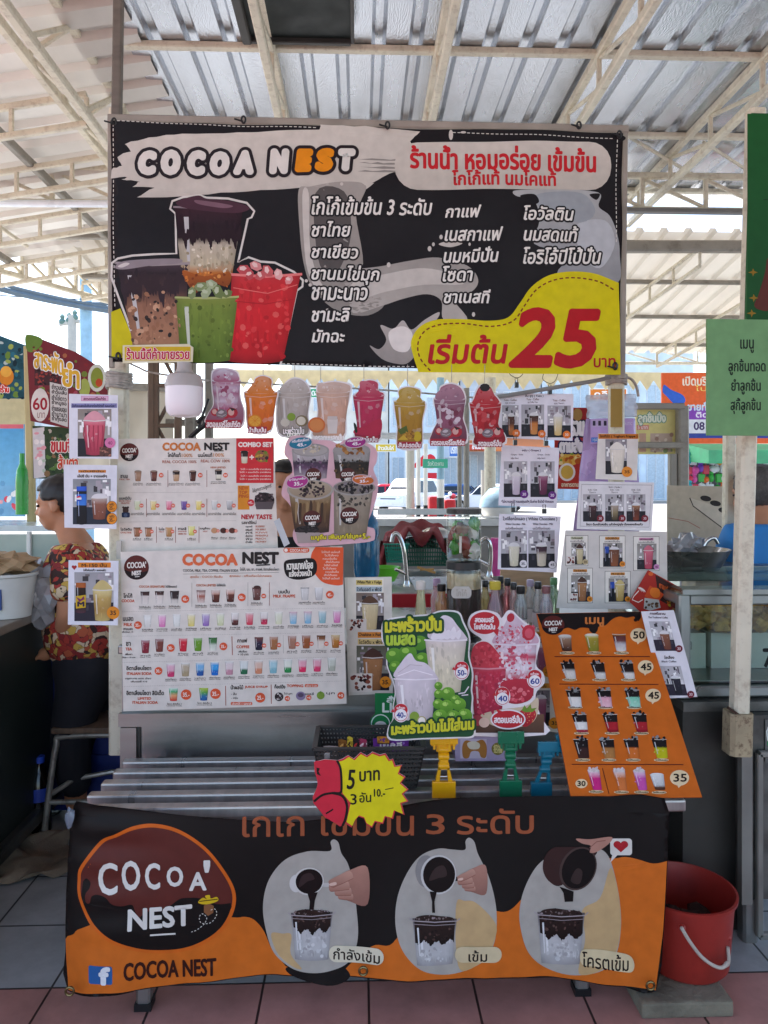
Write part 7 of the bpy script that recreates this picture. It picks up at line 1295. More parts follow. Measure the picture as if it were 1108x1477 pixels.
# lilac plastic bag behind the cards
LIL = mat('lilac_plastic', '#c3a6dc', .25, var=.12, trans=.15); GRID = mat('clear_grid_plastic', '#d8dcea', .15, var=.1, alpha=.55)
lb = empty('plastic_bag', at(876, 760, 2.78), 'lilac and clear plastic bag hanging behind the yogurt card', 'bag')
def sheetmb(cs, Y, nx=12, ny=12, amp=.01):
    t = MB(); vs = []
    for j in range(ny+1):
        for i in range(nx+1):
            u, v = i/nx, j/ny; x = (cs[0][0]*(1-u)+cs[1][0]*u)*(1-v)+(cs[3][0]*(1-u)+cs[2][0]*u)*v; y = (cs[0][1]*(1-u)+cs[1][1]*u)*(1-v)+(cs[3][1]*(1-u)+cs[2][1]*u)*v
            p = at(x, y, Y); p.y += amp*math.sin(i*1.1+j*.5)+amp*.6*math.sin(j*1.4-i*.4); vs.append(p)
    return t.add(vs, [(j*(nx+1)+i, j*(nx+1)+i+1, (j+1)*(nx+1)+i+1, (j+1)*(nx+1)+i) for j in range(ny) for i in range(nx)])
o = sheetmb([(846, 604), (918, 603), (922, 770), (826, 770)], 2.8).build('lower_sheet', LIL, lb, smooth=True); o.modifiers.new('s', 'SOLIDIFY').thickness = .002
o = sheetmb([(846, 570), (919, 568), (918, 602), (846, 603)], 2.8).build('upper_sheet', GRID, lb, smooth=True); o.modifiers.new('s', 'SOLIDIFY').thickness = .002
a = Art(vplane(2.775)); a.rect(854, 606, 876, 616, '#c8b4dc', 1); [a.rect(855+i*8, 607, 859+i*8, 614, '#3a3448', 2) for i in range(3)]; a.rect(853, 631, 866, 638, '#3a78d8', 1); a.tb('HAP', 855, 632, 864, 637, '#e8f0fa', 2); a.tb('PLASTIC', 897, 609, 912, 613, '#e6dcf0', 2)
a.build('bag_print', [(852, 604), (914, 604), (914, 640), (852, 640)], LAMI, .001, '#c3a6dc', parent=lb)
a = Art(vplane(3.0)); a.rect(800, 590, 850, 705, '#9a2428', 1, '#c03a2a'); a.tb('รวม', 824, 608, 842, 628, '#f4f0ec', 4, b=1.4, ol='#1c1a2c', olw=2.2); a.tb('ตามสั่ง', 808, 632, 840, 652, '#f4f0ec', 4, b=1.4, ol='#1c1a4c', olw=2.2)
a.ell(822, 662, 16, 10, '#e0b04a', 3, rot=-12); a.specks(808, 654, 836, 670, 16, ['#d88a2a', '#b85a1e', '#7a9a3a', '#f0d890'], 2, 5, 4); a.ell(818, 681, 12, 13, '#f0e6d8', 3); a.ell(818, 681, 9, 10, '#d8b04a', 4); a.ell(833, 598, 7, 9, '#a8844a', 3); a.tb('อาหารตามสั่ง', 810, 695, 842, 702, '#f0d8b0', 4, b=.4)
a.build('food_poster', [(800, 588), (850, 588), (850, 706), (800, 705)], PAPER, .003, '#a82a2c', label='red noodle food poster glimpsed left of the lilac bag', cat='poster')
# yogurt card, soda card, white multi card board, red leaflet
def y1(a):
    a.rect(646, 340, 874, 368, '#c8762a', 2); a.tb('โยเกิร์ต ( Yoghurt Frappe )', 654, 344, 868, 364, '#3a2010', 4, b=.7); a.photo(686, 370, 808, 570, [(0, '#e4dcd0'), (1, '#d8d0c0')], 2, .72, (.28, .94), .55, '#8a848a', foam='#e8e2d8'); a.ell(808, 556, 30, 30, '#e08a2a', 10, 22); a.tb('35', 794, 548, 822, 564, '#5a3010', 12, b=.6)
card('drink_card', 2.62, [(863, 625), (921, 626), (919, 693), (859, 691)], 'white card with a yogurt frappe, on the right banner post', y1, '#dcd6d0', T=ST, side='#4a4440')
def so1(a):
    a.line([(550, 628), (950, 632), (935, 872), (542, 866)], 2, '#4a444c', 2, True); a.tb('โซดา ( Soda )', 704, 638, 776, 650, '#6a5a60', 3, b=.4)
    for x0, x1, c in ((558, 666, [(0, '#5a3a3c'), (.5, '#3a2226'), (1, '#2a181c')]), (684, 792, [(0, '#a89a90'), (.5, '#8a7a5a'), (1, '#3a3024')]), (806, 914, [(0, '#a87a5a'), (.4, '#5a3024'), (1, '#7a3a2a')])): a.photo(x0, 684, x1, 840, c, 2, .42, (.4, .94), .5, '#a8a4a8'); a.tb('Soda - Cola', x0+28, 654, x0+80, 663, '#6a5a60', 3, b=.2); a.tb('โซดา', x0+36, 668, x0+72, 678, '#5a5058', 3, b=.2)
    for x in (656, 781, 910): a.ell(x, 822, 20, 20, '#7a2430', 10, 20); a.tb('30', x-8, 815, x+8, 829, '#e8d0d4', 12, b=.4)
    a.tb('โซดา ดื่มแล้วสดชื่น แก้วใหญ่จุใจ ต้องลองสักแก้ว', 576, 848, 898, 866, '#2a2428', 3, b=.7)
card('drink_sheet', 2.6, [(836, 694), (944, 696), (940, 766), (832, 763)], 'white sheet with three dark soda drinks under the yogurt card', so1, '#dcd8da', T=ST)
def mw(a):
    cells = ((460, 920, 586, 1092, '#b8b89a', [(0, '#4a3028'), (.1, '#c8bc98'), (1, '#b8a880')], '30'), (652, 922, 798, 1104, '#c8843a', [(0, '#6a4434'), (1, '#8a5030')], '25'), (846, 926, 992, 1120, '#c888a8', [(0, '#c86a7c'), (1, '#b04058')], '40'), (470, 1106, 612, 1304, '#c8843a', [(0, '#4a3028'), (.1, '#a87850'), (1, '#8a5a38')], '35'), (684, 1124, 828, 1304, '#c8843a', [(0, '#c8b478'), (1, '#a88a4a')], '35'))
    for k, (x0, y0, x1, y1, hc, c, pr) in enumerate(cells):
        a.rect(x0-1.5, y0-1.5, x1+1.5, y1+1.5, '#5a544e', 1); a.rect(x0+1, y0+1, x1-1, y1-1, '#e2ddd4', 1.8); w_ = x1-x0; a.rect(x0+w_*.22, y0+6, x1-w_*.22, y0+22, hc, 3); a.tb(('ไวท์มอลต์', 'เป๊ปซี่ปั่น', 'สตรอเบอรี่', 'โอวัลติน', 'M-150 ปั่น')[k], x0+w_*.26, y0+8, x1-w_*.26, y0+20, '#3a2818', 4.5, b=.4)
        a.tb('นมสดเข้มข้น', x0+w_*.2, y0+25, x1-w_*.2, y0+36, '#4a4048', 4, b=.3); a.photo(x0+w_*.14 if k != 0 else x0+w_*.25, y0+40, x1-w_*.1, y1-6, c, 3, .5, (.26, .95), .58, '#8a8680', foam=c[0][1] if k != 1 else None)
        if k in (0, 3): a.rect(x0+4, y1-56, x0+w_*.4, y1-8, '#d8d0ca', 9); a.specks(x0+10, y1-50, x0+w_*.36, y1-14, 10, ['#6a2a28', '#3a1a18', '#8a4a3a'], 4, 8, 10)
        if k in (1, 4): a.cup(x0+w_*.28, y0+60, 24, y1-y0-76, [(0, '#2a4aa0'), (.3, '#2a4aa0'), (.4, '#10141c'), (1, '#10141c')], 9, 1.0, rim=None)
        a.ell(x1-16, y1-22, 16, 16, '#e08a2a' if k not in (0, 2) else ('#c888b8' if k == 2 else '#b8a880'), 11, 18); a.tb(pr, x1-24, y1-28, x1-8, y1-16, '#3a2010', 13, b=.3)
card('drink_board', 2.585, [(816, 765), (962, 767), (963, 880), (803, 877)], 'grey white board with five framed drink pictures at the right', mw, '#cdc8c2', T=ST, thick=.004)
OT = (760, 780, .2572)
def rl(a):
    a.poly([(680, 165), (870, 270), (812, 392), (655, 388), (576, 338)], '#a82a20', 1); a.poly([(720, 190), (870, 275), (830, 380), (740, 330)], '#3a1c18', 1.6); a.poly([(690, 250), (770, 300), (730, 350), (660, 310)], '#c84a22', 2.3); a.blob([(700, 265), (740, 270), (745, 310), (715, 320), (690, 295)], '#e0782a', 3)
    a.poly([(660, 320), (740, 330), (750, 375), (690, 392), (655, 380)], '#b8b4ae', 3); a.specks(665, 335, 735, 380, 10, ['#6a4a34', '#4a3020'], 6, 11, 4); a.ell(695, 185, 14, 12, '#d8602a', 3); a.line([(628, 280), (600, 310), (590, 330), (625, 345), (650, 330)], 5, '#e8d8d0', 3); a.ell(645, 275, 24, 9, '#e8ded6', 3, rot=35); a.tb('COLLAGEN', 628, 268, 664, 282, '#b82a20', 4.5, b=.5, sl=.5); a.specks(785, 300, 830, 370, 14, ['#e0d020', '#c85a1a', '#d8a020'], 5, 9, 4); a.tb('กาแฟ', 742, 230, 790, 262, '#d8602a', 4, b=.8, sl=.5)
card('leaflet', 2.565, [(935, 822), (984, 849), (967, 884), (925, 884), (908, 868)], 'red chocolate drink leaflet stuck askew on the board corner', rl, '#a82a20', T=OT)
# ---------------- slanted orange menu and the strip beside it
PO = Plane(at(905, 1150, 2.075), (0.0, -math.cos(R(38)), math.sin(R(38))))
a = Art(PO, step=.0003); a.T = OT
a.poly([(56, 410), (640, 398), (640, 430)]+smooth_path([(628, 450), (610, 445), (600, 425), (560, 432), (520, 425), (480, 440), (440, 475), (405, 480), (395, 505), (376, 522), (352, 505), (345, 490), (300, 488), (270, 500), (230, 488), (190, 498), (100, 500)], 4, False)+[(85, 480)], '#1c1514', 1)
a.ell(610, 444, 11, 10, '#1c1514', 1.2)
emblem(a, 147, 474, 64, 54, 2.5); a.tb('เมนู', 328, 432, 430, 482, '#c8743a', 4, b=2.4)
def bubble(x, y, rx, s, ry=None): ry = ry or rx*.8; a.ell(x, y, rx, ry, '#e4cca4', 2, 26); a.poly([(x-rx*.4, y+ry*.5), (x+rx*.4, y+ry*.7), (x-rx*.1, y+ry*1.3)], '#e4cca4', 2.4); a.tb(s, x-rx*.62, y-ry*.5, x+rx*.72, y+ry*.48, '#221a16', 4.5, b=1.4)
bubble(626, 530, 46, '50', 40); bubble(666, 708, 44, '45', 38); bubble(708, 868, 44, '45', 38); bubble(856, 1330, 54, '35', 44); a.ell(306, 1362, 34, 26, '#e4cca4', 2, 24); a.tb('30', 284, 1348, 328, 1376, '#221a16', 4.5, b=1.2)
for p, q in (((155, 650), (690, 650)), ((182, 804), (738, 806)), ((252, 1254), (878, 1256))): a.line([p, q], 5, '#5a1c14', 2)
a.line([(424, 1276), (460, 1418)], 4, '#4a1814', 2)
DK = (0, '#1a1414'); WH = '#d8d4ce'
def mcup(x, y, w_, h_, st, cap_y, sk=14, foam=None, topc=None):
    a.cup(x, y, w_, h_, st, 3, .74, rim='#cfc6bc', skew=sk, foam=foam, ice=3)
    if topc: a.specks(x-w_*.4, y-14, x+w_*.4, y+4, 9, [topc, mix(topc, '#ffffff', .25)], 6, 12, 5)
    a.ell(x+14, cap_y, 42, 9, '#e4cca4', 2.2, 18); a.tb('โกโก้นมสด', x-20, cap_y-5, x+48, cap_y+5, '#3a2418', 7, b=.4)
mcup(212, 535, 72, 82, [(0, WH), (.2, '#9a7a64'), (.7, '#6a4a3a'), (1, '#2a1c1a')], 630, foam='#d8d0c8'); mcup(362, 530, 76, 88, [(0, '#d0cc9a'), (.2, '#a8943a'), (1, '#7a7a2a')], 630, foam='#e0d8c0'); mcup(516, 525, 74, 92, [(0, '#b87a3a'), (.12, '#5a302c'), (.4, '#6a4040'), (.6, '#b8b0b4'), (1, WH)], 630)
for x in (226, 394, 556): mcup(x, 686, 76, 86, [(0, '#1a1414'), (.35, '#1e1818'), (.55, '#d0cac4' if x < 300 else '#2a2020'), (.7, WH), (1, '#c8c4be')], 780, 22, topc='#1a1414')
for x, c in ((258, WH), (428, '#d89aa8'), (588, '#7ac0a4')): mcup(x, 838, 82, 96, [(0, '#1a1414'), (.38, '#1e1818'), (.42, c), (1, mix(c, '#ffffff', .2))], 935, 20, topc='#1a1414')
for x, c, c2 in ((292, WH, '#9a2a3a'), (464, '#a8222e', '#8a1c28'), (628, '#a8222e', '#8a1c28')): mcup(x, 974, 82, 98, [(0, '#1a1414'), (.42, '#1e1818'), (.46, c), (.85, c), (.9, c2), (1, c2)], 1080, 20, topc='#1a1414')
for x, c in ((300, '#3a2220'), (446, '#a87440'), (582, '#c86a2a'), (740, '#b8b41a')): mcup(x, 1114, 82, 104, [(0, '#1a1414'), (.4, '#1e1818'), (.5, c), (1, c)], 1230, 20, topc='#1a1414')
for x, c, cy_ in ((374, '#c8287a', 1408), (516, '#c8703a', 1410), (628, '#c050a0', 1410)): mcup(x, 1290, 66, 106, [(0, '#d8ccd0'), (.2, mix(c, '#ffffff', .3)), (.4, c), (1, c)], cy_, 22, foam='#d8d0cc', topc='#c8b8b8')
mcup(728, 1312, 76, 84, [(0, '#d8d8d8'), (.7, '#c0c0c0'), (.85, '#5a3a2a'), (1, '#3a2218')], 1412, 20, foam='#e4e4e4')
a.T = (0, 0, 1)
a.build('slanted_menu', [(774, 885), (926, 882), (1013, 1150), (824, 1152)], PAPER, .005, '#c8641c', side='#b8541a', label='orange slanted cocoa menu leaning on the front shelf at the right', cat='menu board')
def sw_(a):
    a.tb('กาแฟโบราณ', 690, 400, 776, 414, '#4a2a30', 3, b=.7, sl=.02); a.tb('Thai Traditional Coffee', 680, 424, 790, 434, '#4a4048', 3, b=.3, sl=.02)
    for (x, y), c in (((684, 452), [(0, '#8a5a44'), (1, '#6a3a2c')]), ((746, 702), [(0, '#2a2430'), (1, '#1c1822')])):
        w_, h_ = 116, 166; b = len(a.v); a.photo(x, y, x+w_, y+h_, c, 2, .46, (.42, .94), .6, '#b0acb0', table='#2c2434')
        for i in range(b, len(a.v)): vx, vy, l = a.v[i]; yy = (vy-780)/.2572; a.v[i] = (vx+(yy-y)*.24*.2572, vy, l)
    for x, y in ((852, 606), (918, 862)): a.ell(x, y, 20, 20, '#6a1a28', 10, 20); a.tb('30', x-9, y-8, x+9, y+8, '#e0c0c4', 12, b=.5)
    a.tb('โอเลี้ยง', 770, 645, 826, 662, TEXT, 3, b=.7); a.tb('Black Coffee', 756, 672, 838, 682, '#4a4048', 3, b=.3)
a = Art(Plane(at(965, 1000, 2.3), (0.0, -math.cos(R(22)), math.sin(R(22))))); a.T = OT; sw_(a); a.T = (0, 0, 1)
a.build('coffee_strip', [(925, 882), (972, 880), (1006, 1005), (955, 1008)], LAMI, .002, '#dcd8de', label='white strip card with two iced coffees beside the orange menu', cat='card')
def bc(a):
    for y0, pr in ((440, '30'), (690, '35')):
        a.rect(944, y0, 1006+(y0-440)*.06, y0+24, '#d8943a', 2); a.tb('เผือกปั่น', 950, y0+4, 1000, y0+20, TEXT, 4, b=.4); a.photo(940, y0+34, 1018, y0+206, [(0, '#b88a98'), (.3, '#9a5a72'), (1, '#8a4a64')], 2, .7, (.22, .95), .45, '#7a7478'); a.ell(1010+(y0-440)*.12, y0+192, 28, 28, '#d88a2a', 10, 22); a.tb(pr, 996+(y0-440)*.12, y0+183, 1026+(y0-440)*.12, y0+200, TEXT, 12, b=.5)
card('drink_card', 2.5, [(766, 908), (795, 911), (814, 1058), (768, 1052)], 'white card with two mauve drinks behind the strawberry cutout', bc, '#ddd6c8', T=(490, 780, .2978))
# ---------------- coconut and strawberry cutouts
CT = (490, 780, .2978)
a = Art(vplane(2.2, 4, 6, px=620)); a.T = CT
a.specks(236, 500, 330, 640, 1, ['#5a8a2a'], 1, 2, 2)
for x, y, r in ((388, 495, 38), (265, 558, 42), (330, 545, 44), (400, 575, 36), (270, 610, 30)): a.ell(x, y, r, r*.95, '#5f9628', 3, 20, grad='#3f7a1c'); a.ell(x-r*.25, y-r*.3, r*.4, r*.3, '#8cba48', 4, 14)
a.blob([(430, 470), (440, 420), (470, 395), (500, 362), (540, 372), (570, 410), (610, 460), (612, 480), (520, 492)], '#d8ced6', 4.5, '#c8bcc4'); a.cup(514, 480, 200, 250, [(0, '#d0c4c2'), (.15, '#cfc4b8'), (.6, '#cfc6ae'), (1, '#c8bea4')], 5, .70, rim='#e2dade')
for i in range(5): a.blob([(440+i*30, 470-i*4), (470+i*28, 430-(i % 2)*16), (500+i*22, 455), (470+i*26, 478)], '#e4dce2', 6.5)
a.blob([(265, 660), (275, 620), (290, 600), (320, 560), (345, 545), (370, 580), (420, 595), (468, 650), (470, 680), (360, 690)], '#dcd2da', 7, '#c8bcc6'); a.cup(366, 668, 204, 196, [(0, '#cdc2ca'), (.3, '#c6bcc2'), (1, '#b8aeb4')], 7.6, .80, rim='#e6dee4'); a.line([(282, 640), (340, 600), (400, 605)], 3, '#b8a8b0', 8.8); a.line([(280, 655), (360, 625), (450, 650)], 4, '#eee6ec', 9)
for x, y, r in ((478, 702, 20), (480, 742, 24), (524, 740, 34), (476, 790, 26), (518, 802, 34), (578, 792, 34), (486, 850, 36), (550, 852, 34), (606, 846, 36), (560, 768, 24)): a.ell(x, y, r, r*.95, '#6ea432', 10, 20, grad='#48801e'); a.ell(x-r*.2, y-r*.35, r*.42, r*.3, '#a4cc60', 11, 12); a.line([(x-r*.1, y-r*.8), (x+r*.15, y)], 2, '#3f6e1a', 11.4)
a.ell(362, 852, 24, 26, '#7f9a3a', 11, 16); a.ell(397, 870, 22, 22, '#a89a6a', 11, 16); a.ell(397, 870, 17, 17, '#e6e0d4', 11.8, 14)
a.line([(575, 740), (605, 735), (625, 705)], 6, '#d8d0d4', 10); a.line([(590, 748), (622, 745)], 5, '#d8d0d4', 10)
G1 = '#12401e'
a.tb('มะพร้าวปั่น', 222, 372, 490, 442, '#c8c42a', 14, b=4, ol=G1, olw=11, sl=-.03); a.tb('นมสด', 228, 458, 362, 504, '#a8c43a', 14, b=4, ol=G1, olw=10, sl=-.02); a.tb('มะพร้าวปั่นไม่ใส่นม', 252, 880, 648, 938, '#c8c42a', 14, b=3.4, ol=G1, olw=10, sl=-.07)
def tag2(x, y, s, al=0, sc_=1.0):
    a.ell(x, y, 38*sc_, 46*sc_, '#e6dce0', 15, 26); a.ell(x, y-14*sc_, 33*sc_, 30*sc_, '#b8222e', 15.6, 22); a.ell(x, y+10*sc_, 32*sc_, 31*sc_, '#b8222e', 15.8, 22); a.ell(x, y+10*sc_, 29*sc_, 28*sc_, '#e8e2e4', 16.4, 24); a.tb('แก้วละ', x-20*sc_, y-32*sc_, x+20*sc_, y-18*sc_, '#f0d8dc', 17.4, b=.6); a.tb(s, x-20*sc_, y-2*sc_, x+22*sc_, y+24*sc_, '#2a3a8a', 17.4, b=1.1)
    a.poly([(x-36*sc_, y-20*sc_), (x-48*sc_, y-6*sc_), (x-30*sc_, y)], '#b8222e', 15.3)
tag2(590, 628, '50-'); tag2(296, 832, '40-')
a.T = (0, 0, 1)
oc = [(212, 410), (240, 385), (330, 370), (430, 362), (490, 345), (570, 350), (596, 400), (625, 470), (622, 560), (640, 640), (635, 720), (640, 760), (636, 830), (650, 900), (640, 945), (560, 950), (400, 955), (250, 958), (240, 900), (262, 860), (262, 800), (272, 740), (262, 680), (232, 600), (238, 520), (212, 490)]
P_c = lambda q: [(490+x*.2978, 780+y*.2978) for x, y in q]
cc_ = a.build('drink_cutout', smooth_path(P_c(oc), 4), LAMI, .004, '#1d4a2a', side='#d8d4d0', label='cutout of coconut shakes with green coconuts held by the yellow clip', cat='cutout')
bd = Art(vplane(2.204, 4, 6, px=620)); bd.build('card_rim', smooth_path([(490+(415+(x-415)*1.035)*.2978, 780+(655+(y-655)*1.025)*.2978) for x, y in oc], 4), LAMI, .002, '#dcd8d8', parent=cc_)
a = Art(vplane(2.26, -3, 6, px=735)); a.T = CT
a.blob([(636, 560), (650, 510), (690, 488), (730, 500), (780, 560), (800, 600), (720, 625), (640, 620)], '#b82a3c', 5, '#c83a4a'); a.specks(650, 505, 780, 605, 70, ['#cc4654', '#a42434', '#c03444'], 3, 12, 6, 5); a.cup(718, 615, 176, 240, [(0, '#c04a5a'), (.1, '#b82844'), (.5, '#b02440'), (1, '#94183a')], 5.4, .74, rim='#d88a98'); a.specks(650, 640, 785, 840, 80, ['#bc3450', '#a42040', '#c84c62'], 3, 12, 7, 5)
a.blob([(790, 420), (815, 370), (830, 345), (860, 370), (900, 410), (960, 470), (950, 500), (850, 505), (750, 500), (745, 470)], '#c8b8c4', 4, '#c09aaa'); a.specks(755, 410, 945, 500, 110, ['#c83a4a', '#dcc8d2', '#b84a60', '#d8c2ce', '#cc7084', '#d0a8b8'], 3, 11, 5, 5); a.ell(828, 372, 18, 22, '#a82434', 6, 16, 20); a.ell(915, 445, 32, 38, '#b8283a', 6, 18); a.ell(916, 448, 20, 24, '#cc5060', 6.8, 16)
a.cup(852, 500, 204, 250, [(0, '#c8a8b4'), (.15, '#d4c4d0'), (.25, '#b8405a'), (.4, '#d8ccd4'), (.5, '#d4c8d0'), (.68, '#b83048'), (1, '#a02038')], 4.6, .84, rim='#d8ccd6'); a.specks(775, 510, 930, 740, 90, ['#c85068', '#e0d4dc', '#b84058', '#d8a8b8', '#d8c4d0'], 3, 15, 6, 5)
a.rect(640, 840, 990, 930, '#6a4a38', 3, '#4a3226'); a.blob([(680, 850), (760, 820), (900, 800), (960, 760), (950, 860), (880, 900), (760, 900)], '#c8b49a', 6); a.blob([(780, 690), (850, 670), (930, 680), (930, 760), (860, 790), (800, 770)], '#b82a3e', 8, '#981c30'); a.specks(800, 690, 920, 780, 24, ['#cc4a5a', '#d86a74'], 5, 14, 9)
a.blob([(870, 830), (900, 810), (940, 815), (950, 850), (920, 890), (890, 900), (868, 870)], '#b82434', 9, '#98141f'); a.poly([(880, 822), (895, 795), (905, 812), (925, 790), (928, 812), (955, 808), (935, 828), (900, 830)], '#6a8a2e', 10); a.specks(875, 830, 945, 885, 16, ['#e0a060'], 2, 3, 10); a.ell(665, 870, 32, 26, '#a83a44', 6, 18); a.ell(700, 880, 26, 24, '#d8b8a8', 6.6, 18)
def bub(x, y, rx, ry, l1, l2=None, tail=None):
    a.ell(x, y, rx+7, ry+7, '#e6dce0', 12, 30); a.ell(x, y, rx, ry, '#b8222e', 12.8, 30); a.poly(tail, '#b8222e', 12.6)
    if l2: a.tb(l1, x-rx*.65, y-ry*.6, x+rx*.6, y-ry*.08, '#f0e4e6', 15, b=1.4); a.tb(l2, x-rx*.72, y+ry*.05, x+rx*.68, y+ry*.55, '#f0e4e6', 15, b=1.4)
    else: a.tb(l1, x-rx*.86, y-ry*.45, x+rx*.84, y+ry*.4, '#f0e4e6', 15, b=1.6)
bub(702, 398, 72, 54, 'สตอเบอรี่', 'โยเกิร์ตปั่น', [(735, 430), (770, 425), (765, 462)]); bub(815, 864, 78, 42, 'สตอเบอรี่ปั่น', None, [(770, 840), (755, 812), (800, 830)])
tag2(788, 752, '40'); tag2(944, 668, '60')
a.T = (0, 0, 1)
os_ = [(640, 905), (632, 700), (640, 560), (655, 500), (690, 478), (636, 440), (620, 400), (640, 355), (700, 335), (765, 350), (785, 375), (812, 340), (840, 340), (870, 370), (930, 420), (972, 480), (955, 560), (955, 610), (986, 640), (992, 690), (955, 730), (950, 780), (978, 860), (998, 940), (640, 945)]
a.build('drink_cutout', smooth_path(P_c(os_), 3), LAMI, .004, '#e2dadc', side='#e2dadc', label='cutout of two strawberry shakes held by the dark green clip', cat='cutout')
# green delivery sign behind the coconut cutout
a = Art(vplane(2.45)); a.rect(541, 1002, 600, 1062, '#1f7a44', 1, '#1a6a3a'); a.tb('สั่ง', 558, 1004, 575, 1013, '#e0e8e0', 3, b=.5); a.tb('LINE', 552, 1014, 594, 1027, '#e0e8e0', 3, b=.6); a.ell(549, 1044, 14, 14, '#e0e8e0', 2, 20); a.ell(549, 1044, 12.5, 12.5, '#1f7a44', 2.6, 20); a.ell(549, 1047, 9, 7, '#e6e2da', 3.4, 18)
a.build('order_sign', [(541, 1000), (640, 1000), (640, 1066), (541, 1064), (534, 1052), (534, 1038), (541, 1030)], PAPER, .003, '#1f7a44', label='green ordering sign half hidden behind the coconut cutout', cat='sign')
# ---------------- clip holders
def clip_stand(px, ytop, ybot, Y, col, label, lean=0, wpx=40):
    m_ = mat('clip'+col, col, .32, var=.08); b = at(px-lean*.3, ybot, Y); root = empty('clip_stand', b, label, 'clip', 'plastic clip stands on the front shelf'); s_ = Y/F; k = (ybot-ytop)
    def q(dx, dy, dY=0): return at(px+dx-lean*.3+lean*(dy/k), ybot-dy, Y+dY)
    def bx(dx0, dx1, dy0, dy1, d0, d1, nm, bev=.0015):
        t = MB(); c = q((dx0+dx1)/2, (dy0+dy1)/2); wx, hz = (dx1-dx0)*s_/2, (dy1-dy0)*s_/2; t.box(c+Vector((-wx, d0, -hz)), c+Vector((wx, d1, hz)), bev); return t.build(nm, m_, root)
    w2 = wpx/2
    bx(-w2*.85, w2*.85, 0, k*.24, -.012, .002, 'lower_jaw'); bx(-w2*.7, w2*.7, 0, k*.2, .012, .02, 'lower_jaw')
    t = MB(); t.prism([q(-w2*.62, k*.24), q(-w2*.3, k*.24), q(-w2*.22, k*.44), q(-w2*.4, k*.44)], (0, -.01, 0)); t.prism([q(w2*.3, k*.24), q(w2*.62, k*.24), q(w2*.4, k*.44), q(w2*.22, k*.44)], (0, -.01, 0)); t.box(q(-w2*.4, k*.46)+Vector((0, -.01, 0)), q(w2*.4, k*.42)); t.build('lever', m_, root)
    t = MB(); t.tube([q(-w2*.25, k*.3, -.004), q(w2*.25, k*.3, -.004)], .004, 10); t.build('spring', CHROME, root, smooth=True)
    bx(-w2*.32, w2*.32, k*.46, k*.6, -.009, .005, 'arm_link'); bx(-w2*.22, w2*.22, k*.58, k*.8, -.006, .004, 'arm_link')
    for f_, r_ in ((.46, .0095), (.6, .0105), (.7, .009)):
        t = MB(); t.tube([q(-w2*.38, k*f_, -.003), q(w2*.38, k*f_, -.003)], r_, 12); t.build('joint', m_, root, smooth=True)
    bx(-w2, w2, k*.80, k*.98, -.016, -.006, 'upper_jaw'); bx(-w2*.9, w2*.9, k*.76, k*.84, -.006, .006, 'upper_jaw'); bx(-w2*.55, w2*.55, k*.68, k*.8, -.008, .0, 'upper_jaw')
    for dx in (-.7, -.35, .35, .7): bx(w2*dx-1.6, w2*dx+1.6, k*.72, k*.8, -.013, -.004, 'tooth', .0005)
clip_stand(640, 1052, 1149, 2.165, '#e8a808', 'yellow plastic clip stand holding the coconut cutout'); clip_stand(736, 1051, 1147, 2.175, '#0d6a48', 'dark green plastic clip stand holding the strawberry cutout', wpx=38)
clip_stand(783, 1066, 1146, 2.2, '#0f6f88', 'teal blue plastic clip stand bent towards the orange menu', lean=16, wpx=36)
t = MB(); p = [at(800, 1060, 2.2), at(808, 1056, 2.21), at(821, 1092, 2.2), at(812, 1094, 2.19)]; t.prism(p, (0, -.014, 0)); t.build('clip_jaw', mat('clip#0f6f88'), label='teal clip jaw gripping the left edge of the orange menu', cat='clip')
# ---------------- snack basket, snacks, tissue box, price burst
basket('snack_basket', 533, 1080, 1138, 158, 2.2, .2, mat('charcoal_plastic', '#3a3836', .45), 'dark grey plastic basket of snacks on the front shelf', .86, 9, 30)
rd = random.Random(2)
def pack(px, py, Y, wpx, hpx, col, label, name='snack_pack', rot=0, txt=None, c2=None):
    pl = Plane(at(px, py, Y), (math.sin(R(rot)), -.75, .65)); a = Art(pl)
    w2, h2 = wpx/2, hpx/2; a.specks(px-w2*.8, py-h2*.8, px+w2*.8, py+h2*.8, 8, [c2 or mix(col, '#ffffff', .4), mix(col, '#000000', .4)], 1, 3.2, 1)
    if txt: a.tb(txt, px-w2*.6, py-h2*.4, px+w2*.6, py+h2*.4, '#efe8e0', 3, b=.4)
    o = a.build(name, [(px-w2, py-h2), (px-w2*.3, py-h2*1.1), (px+w2, py-h2*.9), (px+w2*.95, py+h2), (px, py+h2*1.05), (px-w2*.96, py+h2*.9)], LAMI, .012, col, side=mix(col, '#000000', .3), label=label, cat='snack', group='snack packs in the dark basket'); return o
for px, py, w_, h_, c, c2, l, tx_ in ((478, 1086, 22, 14, '#c8c4be', '#5a6a8a', 'silvery snack pack at the basket left end', None), (494, 1079, 12, 18, '#8a5a24', '#e0b060', 'brown and gold snack stick pack in the basket', None), (505, 1076, 8, 20, '#d8b83a', '#3a2a1a', 'thin yellow snack stick in the basket', None), (514, 1078, 10, 18, '#2a2226', '#c83a3a', 'black and red snack stick in the basket', None), (523, 1078, 12, 18, '#a83a5a', '#f0d8d8', 'crimson snack pack beside the purple pack', None), (564, 1077, 52, 18, '#6a2f8a', '#a878c8', 'large purple snack pack at the basket right end', 'เยลลี่'), (553, 1070, 18, 9, '#c8842a', '#7a3a8a', 'orange cornered pack on the purple pack', None)): pack(px, py-3, 2.29, w_, h_, c, l, txt=tx_, c2=c2)
